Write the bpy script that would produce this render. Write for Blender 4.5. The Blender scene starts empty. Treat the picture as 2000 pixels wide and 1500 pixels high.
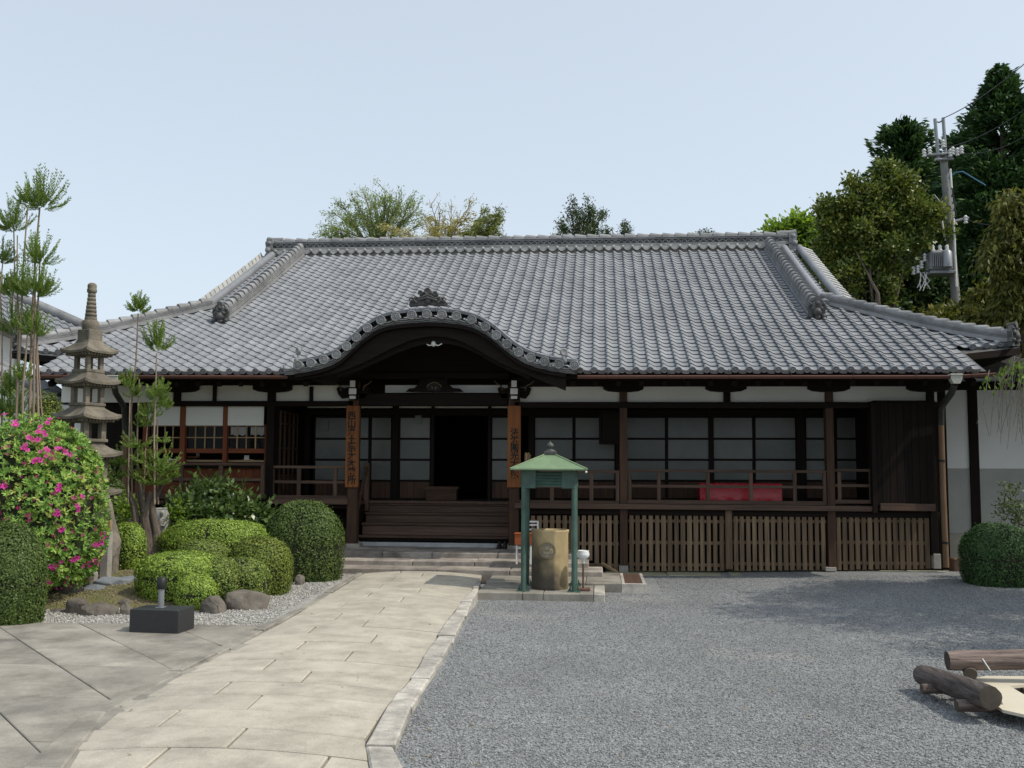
import bpy, math, random
import numpy as np
from mathutils import Vector, Matrix
random.seed(7); RNG = np.random.default_rng(11)
sc = bpy.context.scene
R = math.radians
# ------------------------------------------------------------------ camera
FPX = 1950.0
EYE = Vector((0, 0, 1.9)); PITCH = math.atan(165/1950); YAW = R(5.0); ROLL = R(.34)
_f = Vector((-math.sin(YAW)*math.cos(PITCH), math.cos(YAW)*math.cos(PITCH), math.sin(PITCH)))
_r = Vector((math.cos(YAW), math.sin(YAW), 0)); _u = _r.cross(_f)
_r, _u = math.cos(ROLL)*_r+math.sin(ROLL)*_u, -math.sin(ROLL)*_r+math.cos(ROLL)*_u
cam = bpy.data.objects.new('camera', bpy.data.cameras.new('camera')); sc.collection.objects.link(cam)
cam.data.sensor_width = 36; cam.data.lens = 36*FPX/2000; cam.data.clip_end = 2000
cam.matrix_world = Matrix(((_r.x, _u.x, -_f.x, EYE.x), (_r.y, _u.y, -_f.y, EYE.y), (_r.z, _u.z, -_f.z, EYE.z), (0, 0, 0, 1)))
sc.camera = cam
# ------------------------------------------------------------------ sky, sun, exposure
SUN_EL, SUN_AZ = R(52), R(103)          # azimuth from +Y towards +X
w = bpy.data.worlds.new('World'); sc.world = w; w.use_nodes = True
nt = w.node_tree; bg = nt.nodes['Background']
sky = nt.nodes.new('ShaderNodeTexSky'); sky.sky_type = 'NISHITA'; sky.sun_disc = False
sky.sun_elevation = SUN_EL; sky.sun_rotation = SUN_AZ; sky.air_density = 1.0; sky.dust_density = 2.5; sky.ozone_density = 1.0
hs = nt.nodes.new('ShaderNodeHueSaturation'); hs.inputs['Saturation'].default_value = .50; hs.inputs['Value'].default_value = 1.56
nt.links.new(sky.outputs[0], hs.inputs['Color']); tn = nt.nodes.new('ShaderNodeVectorMath'); tn.operation = 'MULTIPLY'; tn.inputs[1].default_value = (.985, 1.0, .972)
nt.links.new(hs.outputs[0], tn.inputs[0]); hz_ = nt.nodes.new('ShaderNodeMix'); hz_.data_type = 'RGBA'; hz_.inputs['Factor'].default_value = .6; hz_.inputs[7].default_value = (4.25, 4.95, 5.75, 1)
nt.links.new(tn.outputs[0], hz_.inputs[6]); nt.links.new(hz_.outputs[2], bg.inputs[0]); bg.inputs[1].default_value = .15
sl = bpy.data.lights.new('sun', 'SUN'); sl.energy = 3.05; sl.angle = R(.6); sl.color = (1, .92, .80)
so = bpy.data.objects.new('sun', sl); sc.collection.objects.link(so)
sd = Vector((math.sin(SUN_AZ)*math.cos(SUN_EL), math.cos(SUN_AZ)*math.cos(SUN_EL), math.sin(SUN_EL)))
so.rotation_euler = sd.to_track_quat('Z', 'Y').to_euler(); so.location = (20, -5, 30)
sc.view_settings.view_transform = 'Standard'; sc.view_settings.look = 'None'
sc.view_settings.exposure = 0.0; sc.view_settings.gamma = 1.0; sc.view_settings.use_curve_mapping = False
# ------------------------------------------------------------------ helpers
def ray(px, py): return _f+_r*((px-1000)/FPX)-_u*((py-750)/FPX)
def P(px, py, Y):                       # the point at depth Y that the photograph shows at a pixel
    d = ray(px, py); return EYE+d*(Y/d.y)
def XA(px, Y, py=915): return P(px, py, Y).x
def ZA(py, Y, px=1170): return P(px, py, Y).z
def G(px, py, a=0.0, b=0.0):            # the point on the ground plane z = a + b*y
    d = ray(px, py); t = (a-EYE.z)/(d.z-b*d.y); return EYE+d*t
BASE = {}
def _link(o): sc.collection.objects.link(o); return o
def _tag(o, label=None, cat=None, group=None, kind=None):
    if label: o['label'] = label
    if cat: o['category'] = cat
    if group: o['group'] = group
    if kind: o['kind'] = kind
    return o
def thing(name, label, cat, loc=(0, 0, 0), group=None):
    o = bpy.data.objects.new(name, None); o.empty_display_size = .2; _link(o); o.location = loc
    BASE[o.name] = Vector(loc); return _tag(o, label, cat, group)
class MB:
    def __init__(s): s.v = []; s.f = []; s.s = []; s.m = []
    def add(s, vs, fs, smooth=False, mi=0):
        o = len(s.v); s.v += [tuple(p) for p in vs]
        for q in fs: s.f.append(tuple(i+o for i in q)); s.s.append(smooth); s.m.append(mi)
        return s
    def box(s, x0, x1, y0, y1, z0, z1, mi=0):
        x0, x1 = min(x0, x1), max(x0, x1); y0, y1 = min(y0, y1), max(y0, y1); z0, z1 = min(z0, z1), max(z0, z1)
        v = [(x, y, z) for z in (z0, z1) for y in (y0, y1) for x in (x0, x1)]
        return s.add(v, [(0, 2, 3, 1), (4, 5, 7, 6), (0, 1, 5, 4), (2, 6, 7, 3), (0, 4, 6, 2), (1, 3, 7, 5)], False, mi)
    def cbox(s, x0, x1, y0, y1, z0, z1, c=.008, mi=0, M=None):
        lo = (min(x0, x1), min(y0, y1), min(z0, z1)); hi = (max(x0, x1), max(y0, y1), max(z0, z1))
        c = min([c]+[(hi[i]-lo[i])*.4 for i in range(3)])
        V = []; ix = {}
        for k in range(8):
            sg = (k & 1, k >> 1 & 1, k >> 2 & 1)
            for a in range(3):
                p = [(hi[i] if sg[i] else lo[i]) for i in range(3)]
                for i in range(3):
                    if i != a: p[i] += -c if sg[i] else c
                ix[(sg, a)] = len(V); V.append(p)
        F = []
        for a in range(3):
            b, d = (a+1) % 3, (a+2) % 3
            for q in (0, 1):
                def sg(u, v):
                    t = [0, 0, 0]; t[a] = q; t[b] = u; t[d] = v; return tuple(t)
                L = [ix[(sg(0, 0), a)], ix[(sg(1, 0), a)], ix[(sg(1, 1), a)], ix[(sg(0, 1), a)]]
                F.append(L if q else L[::-1])
            for u in (0, 1):
                for v in (0, 1):
                    def se(q):
                        t = [0, 0, 0]; t[a] = q; t[b] = u; t[d] = v; return tuple(t)
                    L = [ix[(se(0), b)], ix[(se(1), b)], ix[(se(1), d)], ix[(se(0), d)]]
                    F.append(L if (u == v) == False else L[::-1])
        for k in range(8):
            sg_ = (k & 1, k >> 1 & 1, k >> 2 & 1); L = [ix[(sg_, 0)], ix[(sg_, 1)], ix[(sg_, 2)]]
            F.append(L if sum(sg_) % 2 else L[::-1])
        if M is not None: V = [M @ Vector(p) for p in V]
        return s.add(V, F, False, mi)
    def tube(s, pts, r, n=8, caps=True, mi=0, smooth=True):
        pts = [Vector(p) for p in pts]; m = len(pts)
        rs = r if isinstance(r, (list, tuple)) else [r]*m
        V = []; ref = None
        for i, p in enumerate(pts):
            t = (pts[min(i+1, m-1)]-pts[max(i-1, 0)]).normalized()
            if ref is None: ref = Vector((0, 0, 1)) if abs(t.z) < .9 else Vector((1, 0, 0))
            a = (ref-t*ref.dot(t)).normalized(); b = t.cross(a); ref = a
            for k in range(n):
                q = 2*math.pi*k/n; V.append(p+(a*math.cos(q)+b*math.sin(q))*rs[i])
        F = [(i*n+k, i*n+(k+1) % n, (i+1)*n+(k+1) % n, (i+1)*n+k) for i in range(m-1) for k in range(n)]
        s.add(V, F, smooth, mi)
        if caps:
            s.add(V[:n], [tuple(range(n))[::-1]], False, mi); s.add(V[-n:], [tuple(range(n))], False, mi)
        return s
    def lathe(s, cx, cy, prof, n=16, mi=0, smooth=True, M=None, caps=True):
        V = []
        for r, z in prof:
            for k in range(n):
                q = 2*math.pi*k/n; V.append(Vector((cx+r*math.cos(q), cy+r*math.sin(q), z)))
        if M is not None: V = [M @ p for p in V]
        F = [(i*n+k, i*n+(k+1) % n, (i+1)*n+(k+1) % n, (i+1)*n+k) for i in range(len(prof)-1) for k in range(n)]
        s.add(V, F, smooth, mi)
        if caps:
            s.add(V[:n], [tuple(range(n))[::-1]], False, mi); s.add(V[-n:], [tuple(range(n))], False, mi)
        return s
    def prism(s, poly, fn, a, b, mi=0, smooth=False):    # poly of (u,v); fn(u,v,d) -> xyz ; d from a to b
        n = len(poly); V = [fn(u, v, a) for u, v in poly]+[fn(u, v, b) for u, v in poly]
        F = [tuple(range(n))[::-1], tuple(range(n, 2*n))]
        s.add(V, F, False, mi); s.add(V, [(i, (i+1) % n, n+(i+1) % n, n+i) for i in range(n)], smooth, mi)
        return s
    def grid(s, rows, mi=0, smooth=True):
        m, n = len(rows), len(rows[0]); V = [p for r_ in rows for p in r_]
        return s.add(V, [(i*n+k, i*n+k+1, (i+1)*n+k+1, (i+1)*n+k) for i in range(m-1) for k in range(n-1)], smooth, mi)
    def blob(s, c, rx, ry, rz, n=10, m=7, jit=.0, mi=0, seed=0, M=None):
        rg = random.Random(seed); V = []
        ph = [rg.uniform(0, 6.3) for _ in range(6)]
        for i in range(m+1):
            t = math.pi*i/m
            for k in range(n):
                q = 2*math.pi*k/n
                d = Vector((math.sin(t)*math.cos(q), math.sin(t)*math.sin(q), math.cos(t)))
                j = 1+jit*(math.sin(3*d.x+ph[0])+math.sin(4*d.y+ph[1])+math.sin(5*d.z+ph[2])+.6*math.sin(9*d.x+ph[3]+4*d.z)+.5*math.sin(11*d.y+ph[4]))
                p = Vector((d.x*rx*j, d.y*ry*j, d.z*rz*j))
                V.append((M @ p if M is not None else p)+Vector(c))
        return s.add(V, [(i*n+k, (i+1)*n+k, (i+1)*n+(k+1) % n, i*n+(k+1) % n) for i in range(m) for k in range(n)], True, mi)
    def mesh(s, name, mats, off=Vector((0, 0, 0))):
        me = bpy.data.meshes.new(name)
        me.from_pydata([(p[0]-off[0], p[1]-off[1], p[2]-off[2]) for p in s.v], [], s.f)
        for m_ in (mats if isinstance(mats, (list, tuple)) else [mats]): me.materials.append(m_)
        me.polygons.foreach_set('use_smooth', s.s); me.polygons.foreach_set('material_index', s.m)
        me.update(); return me
def part(name, mb, mats, parent, label=None, kind=None):   # geometry given in world space (or the thing's own space when it stands at 0)
    b = BASE[parent.name]; o = bpy.data.objects.new(name, mb.mesh(name, mats, b)); _link(o); o.parent = parent
    BASE[o.name] = b; return _tag(o, label, None, None, kind)
def inst(name, me, parent, M=None, label=None):            # one more object that shares a mesh
    o = bpy.data.objects.new(name, me); _link(o); b = Vector((0, 0, 0))
    if parent is not None:
        o.parent = parent; b = BASE[parent.name]
    M = M if M is not None else Matrix.Identity(4)
    o.matrix_local = Matrix.Translation(-b) @ M; BASE[o.name] = b
    return _tag(o, label)
def top(name, mb, mats, label, cat, loc, group=None):
    loc = Vector(loc); o = bpy.data.objects.new(name, mb.mesh(name, mats, loc)); _link(o); o.location = loc
    BASE[o.name] = loc; return _tag(o, label, cat, group)
def struct(name, mb, mats):
    o = bpy.data.objects.new(name, mb.mesh(name, mats)); _link(o); BASE[o.name] = Vector((0, 0, 0)); o['kind'] = 'structure'; return o
def copy_tree(o, loc, rotz=0, label=None, parent=None):
    c = o.copy(); _link(c)
    if parent is None:
        c.location = loc; c.rotation_euler = (0, 0, rotz); c['label'] = label; BASE[c.name] = Vector(loc)
    else: c.parent = parent; c.matrix_parent_inverse = o.matrix_parent_inverse
    for ch in list(o.children): copy_tree(ch, None, 0, None, c)
    return c
# ------------------------------------------------------------------ materials
def mat(name, c1, c2=None, scale=6, stretch=(1, 1, 1), rough=.65, spec=.35, bump=.15, bscale=None, rnd=.12, metal=0, c3=None, detail=6, dist=.002, coat=0, speck=0, stain=0, sscale=.8):
    m = bpy.data.materials.new(name); m.use_nodes = True; n = m.node_tree; L = n.links; N = n.nodes
    bs = N['Principled BSDF']; bs.inputs['Roughness'].default_value = rough; bs.inputs['Specular IOR Level'].default_value = spec
    bs.inputs['Metallic'].default_value = metal; bs.inputs['Coat Weight'].default_value = coat
    tc = N.new('ShaderNodeTexCoord'); oi = N.new('ShaderNodeObjectInfo'); ge = N.new('ShaderNodeNewGeometry')
    ad = N.new('ShaderNodeMath'); ad.operation = 'ADD'; L.new(oi.outputs['Random'], ad.inputs[0]); L.new(ge.outputs['Random Per Island'], ad.inputs[1])
    fr = N.new('ShaderNodeMath'); fr.operation = 'FRACT'; L.new(ad.outputs[0], fr.inputs[0])
    ml = N.new('ShaderNodeMath'); ml.operation = 'MULTIPLY'; ml.inputs[1].default_value = 37.0; L.new(fr.outputs[0], ml.inputs[0])
    va = N.new('ShaderNodeVectorMath'); va.operation = 'ADD'; L.new(tc.outputs['Object'], va.inputs[0]); L.new(ml.outputs[0], va.inputs[1])
    mp = N.new('ShaderNodeMapping'); mp.inputs['Scale'].default_value = stretch; L.new(va.outputs[0], mp.inputs[0])
    no = N.new('ShaderNodeTexNoise'); no.inputs['Scale'].default_value = scale; no.inputs['Detail'].default_value = detail; no.inputs['Roughness'].default_value = .62
    L.new(mp.outputs[0], no.inputs['Vector'])
    rp = N.new('ShaderNodeValToRGB'); e = rp.color_ramp.elements
    c2 = c2 or tuple(x*.7 for x in c1)
    e[0].position = .3; e[0].color = (*c2, 1); e[1].position = .7; e[1].color = (*c1, 1)
    if c3: k = e.new(.84); k.color = (*c3, 1)
    L.new(no.outputs['Fac'], rp.inputs[0])
    mr = N.new('ShaderNodeMapRange'); mr.inputs['To Min'].default_value = 1-rnd; mr.inputs['To Max'].default_value = 1+rnd; L.new(fr.outputs[0], mr.inputs[0])
    mx = N.new('ShaderNodeVectorMath'); mx.operation = 'SCALE'; L.new(rp.outputs[0], mx.inputs[0]); L.new(mr.outputs[0], mx.inputs['Scale'])
    out = mx.outputs[0]
    def layer(fac, lo, hi, f0, f1):
        nonlocal out
        r_ = N.new('ShaderNodeMapRange'); r_.inputs['From Min'].default_value = f0; r_.inputs['From Max'].default_value = f1; r_.inputs['To Min'].default_value = lo; r_.inputs['To Max'].default_value = hi; L.new(fac, r_.inputs[0])
        s_ = N.new('ShaderNodeVectorMath'); s_.operation = 'SCALE'; L.new(out, s_.inputs[0]); L.new(r_.outputs[0], s_.inputs['Scale']); out = s_.outputs[0]
    if speck:
        q = N.new('ShaderNodeTexNoise'); q.inputs['Scale'].default_value = 130; q.inputs['Detail'].default_value = 3; q.inputs['Roughness'].default_value = .8; L.new(va.outputs[0], q.inputs['Vector']); layer(q.outputs['Fac'], 1-speck, 1+speck, .3, .7)
    if stain:
        q = N.new('ShaderNodeTexNoise'); q.inputs['Scale'].default_value = sscale; q.inputs['Detail'].default_value = 8; q.inputs['Roughness'].default_value = .7; L.new(ge.outputs['Position'], q.inputs['Vector']); layer(q.outputs['Fac'], 1-stain, 1+stain*.3, .36, .58)
    L.new(out, bs.inputs['Base Color'])
    if bump:
        n2 = N.new('ShaderNodeTexNoise'); n2.inputs['Scale'].default_value = bscale or scale*4; n2.inputs['Detail'].default_value = 5; L.new(mp.outputs[0], n2.inputs['Vector'])
        b = N.new('ShaderNodeBump'); b.inputs['Strength'].default_value = bump; b.inputs['Distance'].default_value = dist*5
        L.new(n2.outputs['Fac'], b.inputs['Height']); L.new(b.outputs[0], bs.inputs['Normal'])
    return m
def flat(name, c, rough=.6, spec=.3): return mat(name, c, tuple(x*.88 for x in c), 5, rough=rough, spec=spec, bump=.05, rnd=.03)
def leafmat(name, cols, rough=.5, trans=.2, spec=.3):
    m = bpy.data.materials.new(name); m.use_nodes = True; n = m.node_tree; N = n.nodes; L = n.links
    bs = N['Principled BSDF']; bs.inputs['Roughness'].default_value = rough; bs.inputs['Specular IOR Level'].default_value = spec
    at = N.new('ShaderNodeAttribute'); at.attribute_name = 'var'
    rp = N.new('ShaderNodeValToRGB'); e = rp.color_ramp.elements
    for i in range(len(cols)-2): e.new(.5)
    for i, c in enumerate(cols): e[i].position = i/(len(cols)-1); e[i].color = (*c, 1)
    L.new(at.outputs['Fac'], rp.inputs[0]); L.new(rp.outputs[0], bs.inputs['Base Color'])
    tr = N.new('ShaderNodeBsdfTranslucent'); mxs = N.new('ShaderNodeMixShader'); mxs.inputs[0].default_value = trans
    br = N.new('ShaderNodeVectorMath'); br.operation = 'MULTIPLY'; br.inputs[1].default_value = (1.25, 1.3, .8); L.new(rp.outputs[0], br.inputs[0]); L.new(br.outputs[0], tr.inputs[0])
    L.new(bs.outputs[0], mxs.inputs[1]); L.new(tr.outputs[0], mxs.inputs[2]); L.new(mxs.outputs[0], N['Material Output'].inputs['Surface'])
    return m
def voromat(name, cols, scale, rough=.85, bump=.6, big=None, dist=.01):
    m = bpy.data.materials.new(name); m.use_nodes = True; n = m.node_tree; N = n.nodes; L = n.links
    bs = N['Principled BSDF']; bs.inputs['Roughness'].default_value = rough; bs.inputs['Specular IOR Level'].default_value = .25
    tc = N.new('ShaderNodeTexCoord'); vo = N.new('ShaderNodeTexVoronoi'); vo.inputs['Scale'].default_value = scale; L.new(tc.outputs['Object'], vo.inputs['Vector'])
    sp = N.new('ShaderNodeSeparateColor'); L.new(vo.outputs['Color'], sp.inputs[0])
    rp = N.new('ShaderNodeValToRGB'); e = rp.color_ramp.elements
    for i in range(len(cols)-2): e.new(.5)
    for i, c in enumerate(cols): e[i].position = i/(len(cols)-1); e[i].color = (*c, 1)
    L.new(sp.outputs[0], rp.inputs[0])
    no = N.new('ShaderNodeTexNoise'); no.inputs['Scale'].default_value = .9; no.inputs['Detail'].default_value = 7; no.inputs['Roughness'].default_value = .65; L.new(tc.outputs['Object'], no.inputs['Vector'])
    mr = N.new('ShaderNodeMapRange'); mr.inputs['From Min'].default_value = .3; mr.inputs['From Max'].default_value = .7; mr.inputs['To Min'].default_value = .8; mr.inputs['To Max'].default_value = 1.18; L.new(no.outputs['Fac'], mr.inputs[0])
    mx = N.new('ShaderNodeVectorMath'); mx.operation = 'SCALE'; L.new(rp.outputs[0], mx.inputs[0]); L.new(mr.outputs[0], mx.inputs['Scale'])
    if big:
        n3 = N.new('ShaderNodeTexNoise'); n3.inputs['Scale'].default_value = .55; n3.inputs['Detail'].default_value = 5; L.new(tc.outputs['Object'], n3.inputs['Vector'])
        r3 = N.new('ShaderNodeValToRGB'); r3.color_ramp.elements[0].position = .6; r3.color_ramp.elements[0].color = (0, 0, 0, 1); r3.color_ramp.elements[1].position = .72; r3.color_ramp.elements[1].color = (.5, .5, .5, 1); L.new(n3.outputs['Fac'], r3.inputs[0])
        mi = N.new('ShaderNodeMix'); mi.data_type = 'RGBA'; L.new(r3.outputs[0], mi.inputs['Factor']); L.new(mx.outputs[0], mi.inputs[6]); mi.inputs[7].default_value = (*big, 1); L.new(mi.outputs[2], bs.inputs['Base Color'])
    else: L.new(mx.outputs[0], bs.inputs['Base Color'])
    b = N.new('ShaderNodeBump'); b.inputs['Strength'].default_value = bump; b.inputs['Distance'].default_value = dist; b.invert = True
    L.new(vo.outputs['Distance'], b.inputs['Height']); L.new(b.outputs[0], bs.inputs['Normal'])
    return m
Z_, X_, Y_ = (9, 9, .5), (.5, 9, 9), (9, .5, 9)
def wood(name, c, c2=None, rough=.7, rnd=.2, bump=.3, c3=None, spec=.25):
    return [mat(name+s, c, c2, 3, st, rough, spec, bump, 10, rnd, c3=c3, dist=.001) for s, st in (('_upright', Z_), ('_long', X_), ('_deep', Y_))]
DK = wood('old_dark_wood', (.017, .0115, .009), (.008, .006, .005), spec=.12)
BR = wood('brown_wood', (.16, .062, .024), (.07, .028, .013))
RD = wood('red_brown_wood', (.20, .06, .025), (.12, .035, .016))
GW = wood('weathered_wood', (.245, .17, .106), (.095, .066, .043), rough=.85, rnd=.28)
SW = wood('step_wood', (.125, .076, .053), (.055, .035, .025), rough=.6)
SB = wood('sign_board_wood', (.34, .125, .035), (.15, .05, .016), rough=.6)
PW = wood('pale_wood', (.42, .30, .17), (.30, .2, .11))
LOGW = mat('stripped_log', (.30, .235, .205), (.07, .052, .046), 2.2, (1, 16, 16), .85, .2, .9, 8, .1, dist=.004, c3=(.40, .33, .29))
LOGD = mat('weathered_log', (.15, .125, .115), (.045, .038, .035), 2.2, (14, 1, 14), .9, .2, .9, 8, .1, dist=.004, c3=(.21, .18, .165))
TILE = mat('silver_roof_tile', (.245, .256, .272), (.20, .21, .225), 4, rough=.55, spec=.32, bump=.05, rnd=.10, stain=.17, sscale=1.1)
TILEL = mat('pale_fringe_tile', (.44, .44, .425), (.33, .33, .32), 6, rough=.6, spec=.3, bump=.1, rnd=.15)
TILED = mat('weathered_roof_tile', (.27, .272, .275), (.19, .192, .195), 2.5, rough=.6, spec=.3, bump=.1, rnd=.14, stain=.35, sscale=1.6)
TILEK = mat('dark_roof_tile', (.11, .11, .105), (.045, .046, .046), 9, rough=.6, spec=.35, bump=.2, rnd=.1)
MORT = mat('tile_bed_mortar', (.44, .40, .36), (.33, .30, .27), 8)
APLAS = mat('aged_plaster', (.80, .79, .745), (.70, .69, .65), 1.5, rough=.9, bump=.05, rnd=.02)
PILLAR = wood('pillar_wood', (.090, .047, .027), (.034, .020, .014))
PLAS = mat('white_plaster', (.86, .855, .84), (.79, .785, .77), 1.2, rough=.9, bump=.04, rnd=.01)
GREYW = mat('grey_plaster', (.42, .42, .39), (.34, .34, .32), 1.5, rough=.9, bump=.06, rnd=.01)
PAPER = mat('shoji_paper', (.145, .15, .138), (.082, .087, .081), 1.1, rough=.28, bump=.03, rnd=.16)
PIPEU = mat('dark_copper_pipe', (.05, .052, .042), (.03, .031, .027), 6, rough=.5, rnd=.02)
PIPEL = mat('brown_pipe', (.19, .115, .058), (.12, .07, .04), 4, (1, 1, .5), .55, .35, .05, 20, .03)
COP = mat('painted_gutter', (.165, .07, .052), (.11, .05, .038), 3, (.4, 4, 4), .5, .4, .05, 20, .05)
HOP = mat('verdigris_hopper', (.50, .50, .44), (.36, .36, .31), 12)
STONE = mat('granite', (.40, .375, .335), (.25, .235, .21), 5, rough=.85, bump=.3, bscale=60, rnd=.12, dist=.002, speck=.3)
STEPM = mat('step_granite', (.42, .38, .335), (.20, .17, .145), 3.5, rough=.85, bump=.35, bscale=40, rnd=.12, dist=.002, speck=.25, stain=.4, sscale=1.5)
SLAB = mat('paving_granite', (.455, .42, .35), (.36, .33, .27), 2.6, rough=.85, bump=.25, bscale=90, rnd=.06, dist=.0015, detail=9, speck=.3, stain=.20, sscale=3.2)
SLABG = mat('grey_paving', (.335, .312, .265), (.185, .173, .15), 1.5, rough=.85, bump=.25, bscale=60, rnd=.06, dist=.0015, detail=9, speck=.32, stain=.34, sscale=1.7)
KERB = mat('kerb_granite', (.53, .50, .44), (.30, .28, .25), 7, rough=.85, bump=.4, bscale=40, rnd=.12, dist=.003, speck=.3, stain=.35, sscale=2.0)
PAG = mat('lichen_stone', (.225, .20, .155), (.10, .088, .072), 5, rough=.9, bump=.4, bscale=40, rnd=.08, dist=.004, c3=(.30, .275, .21), stain=.3, sscale=2.5)
ROCK = mat('garden_rock', (.20, .175, .145), (.065, .058, .05), 4, rough=.85, bump=.6, bscale=14, rnd=.25, dist=.008)
ROCKB = mat('blue_grey_rock', (.22, .24, .26), (.12, .13, .145), 4, rough=.8, bump=.5, bscale=14, rnd=.1, dist=.006)
JOINT = mat('joint_dirt', (.16, .15, .13), (.09, .085, .075), 20, rough=.95)
EARTH = mat('garden_earth', (.20, .16, .095), (.105, .115, .035), 2.2, rough=.95, bump=.8, bscale=30, dist=.014, c3=(.27, .215, .13))
MOSS = mat('moss', (.12, .145, .03), (.2, .17, .07), 5, rough=.95, bump=.6, bscale=60, dist=.006)
LAND = mat('wooded_ground', (.12, .12, .06), (.08, .08, .05), .3, rough=.95, bump=0)
GRAV = voromat('grey_gravel', [(.09, .095, .10), (.17, .18, .185), (.235, .245, .25), (.33, .335, .33)], 95, big=(.36, .34, .30))
WGRAV = voromat('white_gravel', [(.19, .18, .165), (.30, .29, .27), (.45, .44, .41)], 60)
PEB = mat('gravel_stone', (.285, .29, .288), (.22, .225, .225), 20, rough=.8, bump=0, rnd=.5)
WPEB = mat('white_gravel_stone', (.40, .39, .36), (.27, .26, .24), 20, rough=.8, bump=0, rnd=.4)
GRN = mat('green_paint', (.175, .255, .14), (.145, .215, .118), 5, rough=.5, spec=.35, bump=.03, rnd=.02, stain=.2, sscale=3.0)
GRNSH = mat('shaded_green_paint', (.070, .128, .102), (.052, .10, .08), 3, (2, 2, .6), .45, .4, .03, 20, .04, stain=.3, sscale=4.0)  # the green paint made darker, painting in shade below the shelter roof
POTM = mat('stained_bronze_pot', (.52, .40, .21), (.17, .14, .085), 1.9, (1, 1, .6), .6, .35, .15, 20, 0, c3=(.48, .25, .08))
def _stain(m, zlo, zhi, col):               # soot running up from the foot in irregular tongues
    n = m.node_tree; N = n.nodes; L = n.links; bs = N['Principled BSDF']; src = bs.inputs['Base Color'].links[0].from_socket
    tc = N.new('ShaderNodeTexCoord'); sp = N.new('ShaderNodeSeparateXYZ'); L.new(tc.outputs['Object'], sp.inputs[0])
    no = N.new('ShaderNodeTexNoise'); no.inputs['Scale'].default_value = 4.5; no.inputs['Detail'].default_value = 5; L.new(tc.outputs['Object'], no.inputs['Vector'])
    a = N.new('ShaderNodeMapRange'); a.inputs['From Min'].default_value = zhi; a.inputs['From Max'].default_value = zlo; L.new(sp.outputs[2], a.inputs[0])
    ax = N.new('ShaderNodeMapRange'); ax.inputs['From Min'].default_value = .22; ax.inputs['From Max'].default_value = -.25; ax.inputs['To Min'].default_value = -.35; ax.inputs['To Max'].default_value = .35; L.new(sp.outputs[0], ax.inputs[0])
    s1 = N.new('ShaderNodeMath'); s1.operation = 'ADD'; L.new(a.outputs[0], s1.inputs[0]); L.new(ax.outputs[0], s1.inputs[1])
    s2 = N.new('ShaderNodeMath'); s2.operation = 'ADD'; L.new(s1.outputs[0], s2.inputs[0]); L.new(no.outputs['Fac'], s2.inputs[1])
    rp = N.new('ShaderNodeValToRGB'); s3 = N.new('ShaderNodeMath'); s3.operation = 'MULTIPLY'; s3.inputs[1].default_value = .6; L.new(s2.outputs[0], s3.inputs[0]); rp.color_ramp.elements[0].position = .40; rp.color_ramp.elements[1].position = .80; L.new(s3.outputs[0], rp.inputs[0])
    mi = N.new('ShaderNodeMix'); mi.data_type = 'RGBA'; L.new(rp.outputs[0], mi.inputs['Factor']); L.new(src, mi.inputs[6]); mi.inputs[7].default_value = (*col, 1); L.new(mi.outputs[2], bs.inputs['Base Color'])
_stain(POTM, -.05, .85, (.060, .050, .036))
SOOT = mat('ash', (.35, .34, .32), (.2, .2, .19), 20)
WHITE = flat('white_glaze', (.75, .75, .74), .25, .5)
WPAINT = flat('white_paint', (.72, .72, .70), .5)
RUST = mat('rust', (.155, .085, .058), (.09, .055, .04), 12, rough=.8)
BLK = mat('black_granite_box', (.030, .031, .034), (.022, .023, .025), 30, rough=.45, spec=.4, bump=.03, rnd=.02)
STEEL = mat('galvanised_steel', (.27, .28, .29), (.19, .2, .21), 10, (4, 4, .4), .4, .5, .03, 20, .05, metal=.4)
CONC = mat('pole_concrete', (.24, .24, .23), (.165, .165, .16), 4, rough=.85, bump=.1)
PORC = flat('porcelain', (.72, .72, .72), .3)
BLACK = flat('black_rubber', (.02, .02, .02), .5)
INK = flat('black_ink', (.012, .010, .009), .6)
REDV = mat('red_vinyl', (.47, .010, .025), (.45, .010, .024), 4, rough=.24, spec=.5, bump=.35, bscale=4, rnd=.02, dist=.012)
GLASS = mat('dark_window_glass', (.012, .014, .014), (.01, .011, .011), 1, rough=.06, spec=.6, bump=0, rnd=0)
BLIND = mat('bamboo_blind', (.78, .78, .75), (.70, .70, .67), 3, (.3, .3, 90), .8, .2, .25, 6, .03)
PLY = mat('birch_plywood', (.60, .545, .43), (.54, .49, .38), 3, (.6, 8, 8), .6, .3, .03, 20, .02)
BARK = mat('bark', (.19, .155, .125), (.075, .06, .05), 5, (1, 1, .3), .9, .2, .7, 10, .15, dist=.012)
BARKP = mat('pale_cedar_bark', (.34, .27, .205), (.17, .125, .095), 6, (1, 1, .15), .9, .2, .5, 10, .2, dist=.004)
TWIG = mat('grey_twig', (.26, .22, .17), (.16, .135, .11), 8, rough=.9, bump=0)
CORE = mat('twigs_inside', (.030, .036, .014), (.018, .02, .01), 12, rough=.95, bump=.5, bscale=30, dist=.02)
SHOE = flat('dark_shoe', (.03, .022, .018), .4)
ORAN = wood('orange_lacquered_wood', (.42, .12, .04), (.28, .075, .03), rough=.45)
L_BRIGHT = leafmat('bright_clipped_leaf', [(0.073, 0.124, 0.018), (0.160, 0.246, 0.037), (0.275, 0.392, 0.058), (0.392, 0.493, 0.101)])
L_OLIVE = leafmat('olive_clipped_leaf', [(0.062, 0.097, 0.020), (0.117, 0.172, 0.034), (0.193, 0.261, 0.048), (0.303, 0.358, 0.097)])
L_MID = leafmat('box_leaf', [(.030, .050, .013), (.066, .105, .024), (.105, .158, .038), (.155, .22, .06)])
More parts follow.
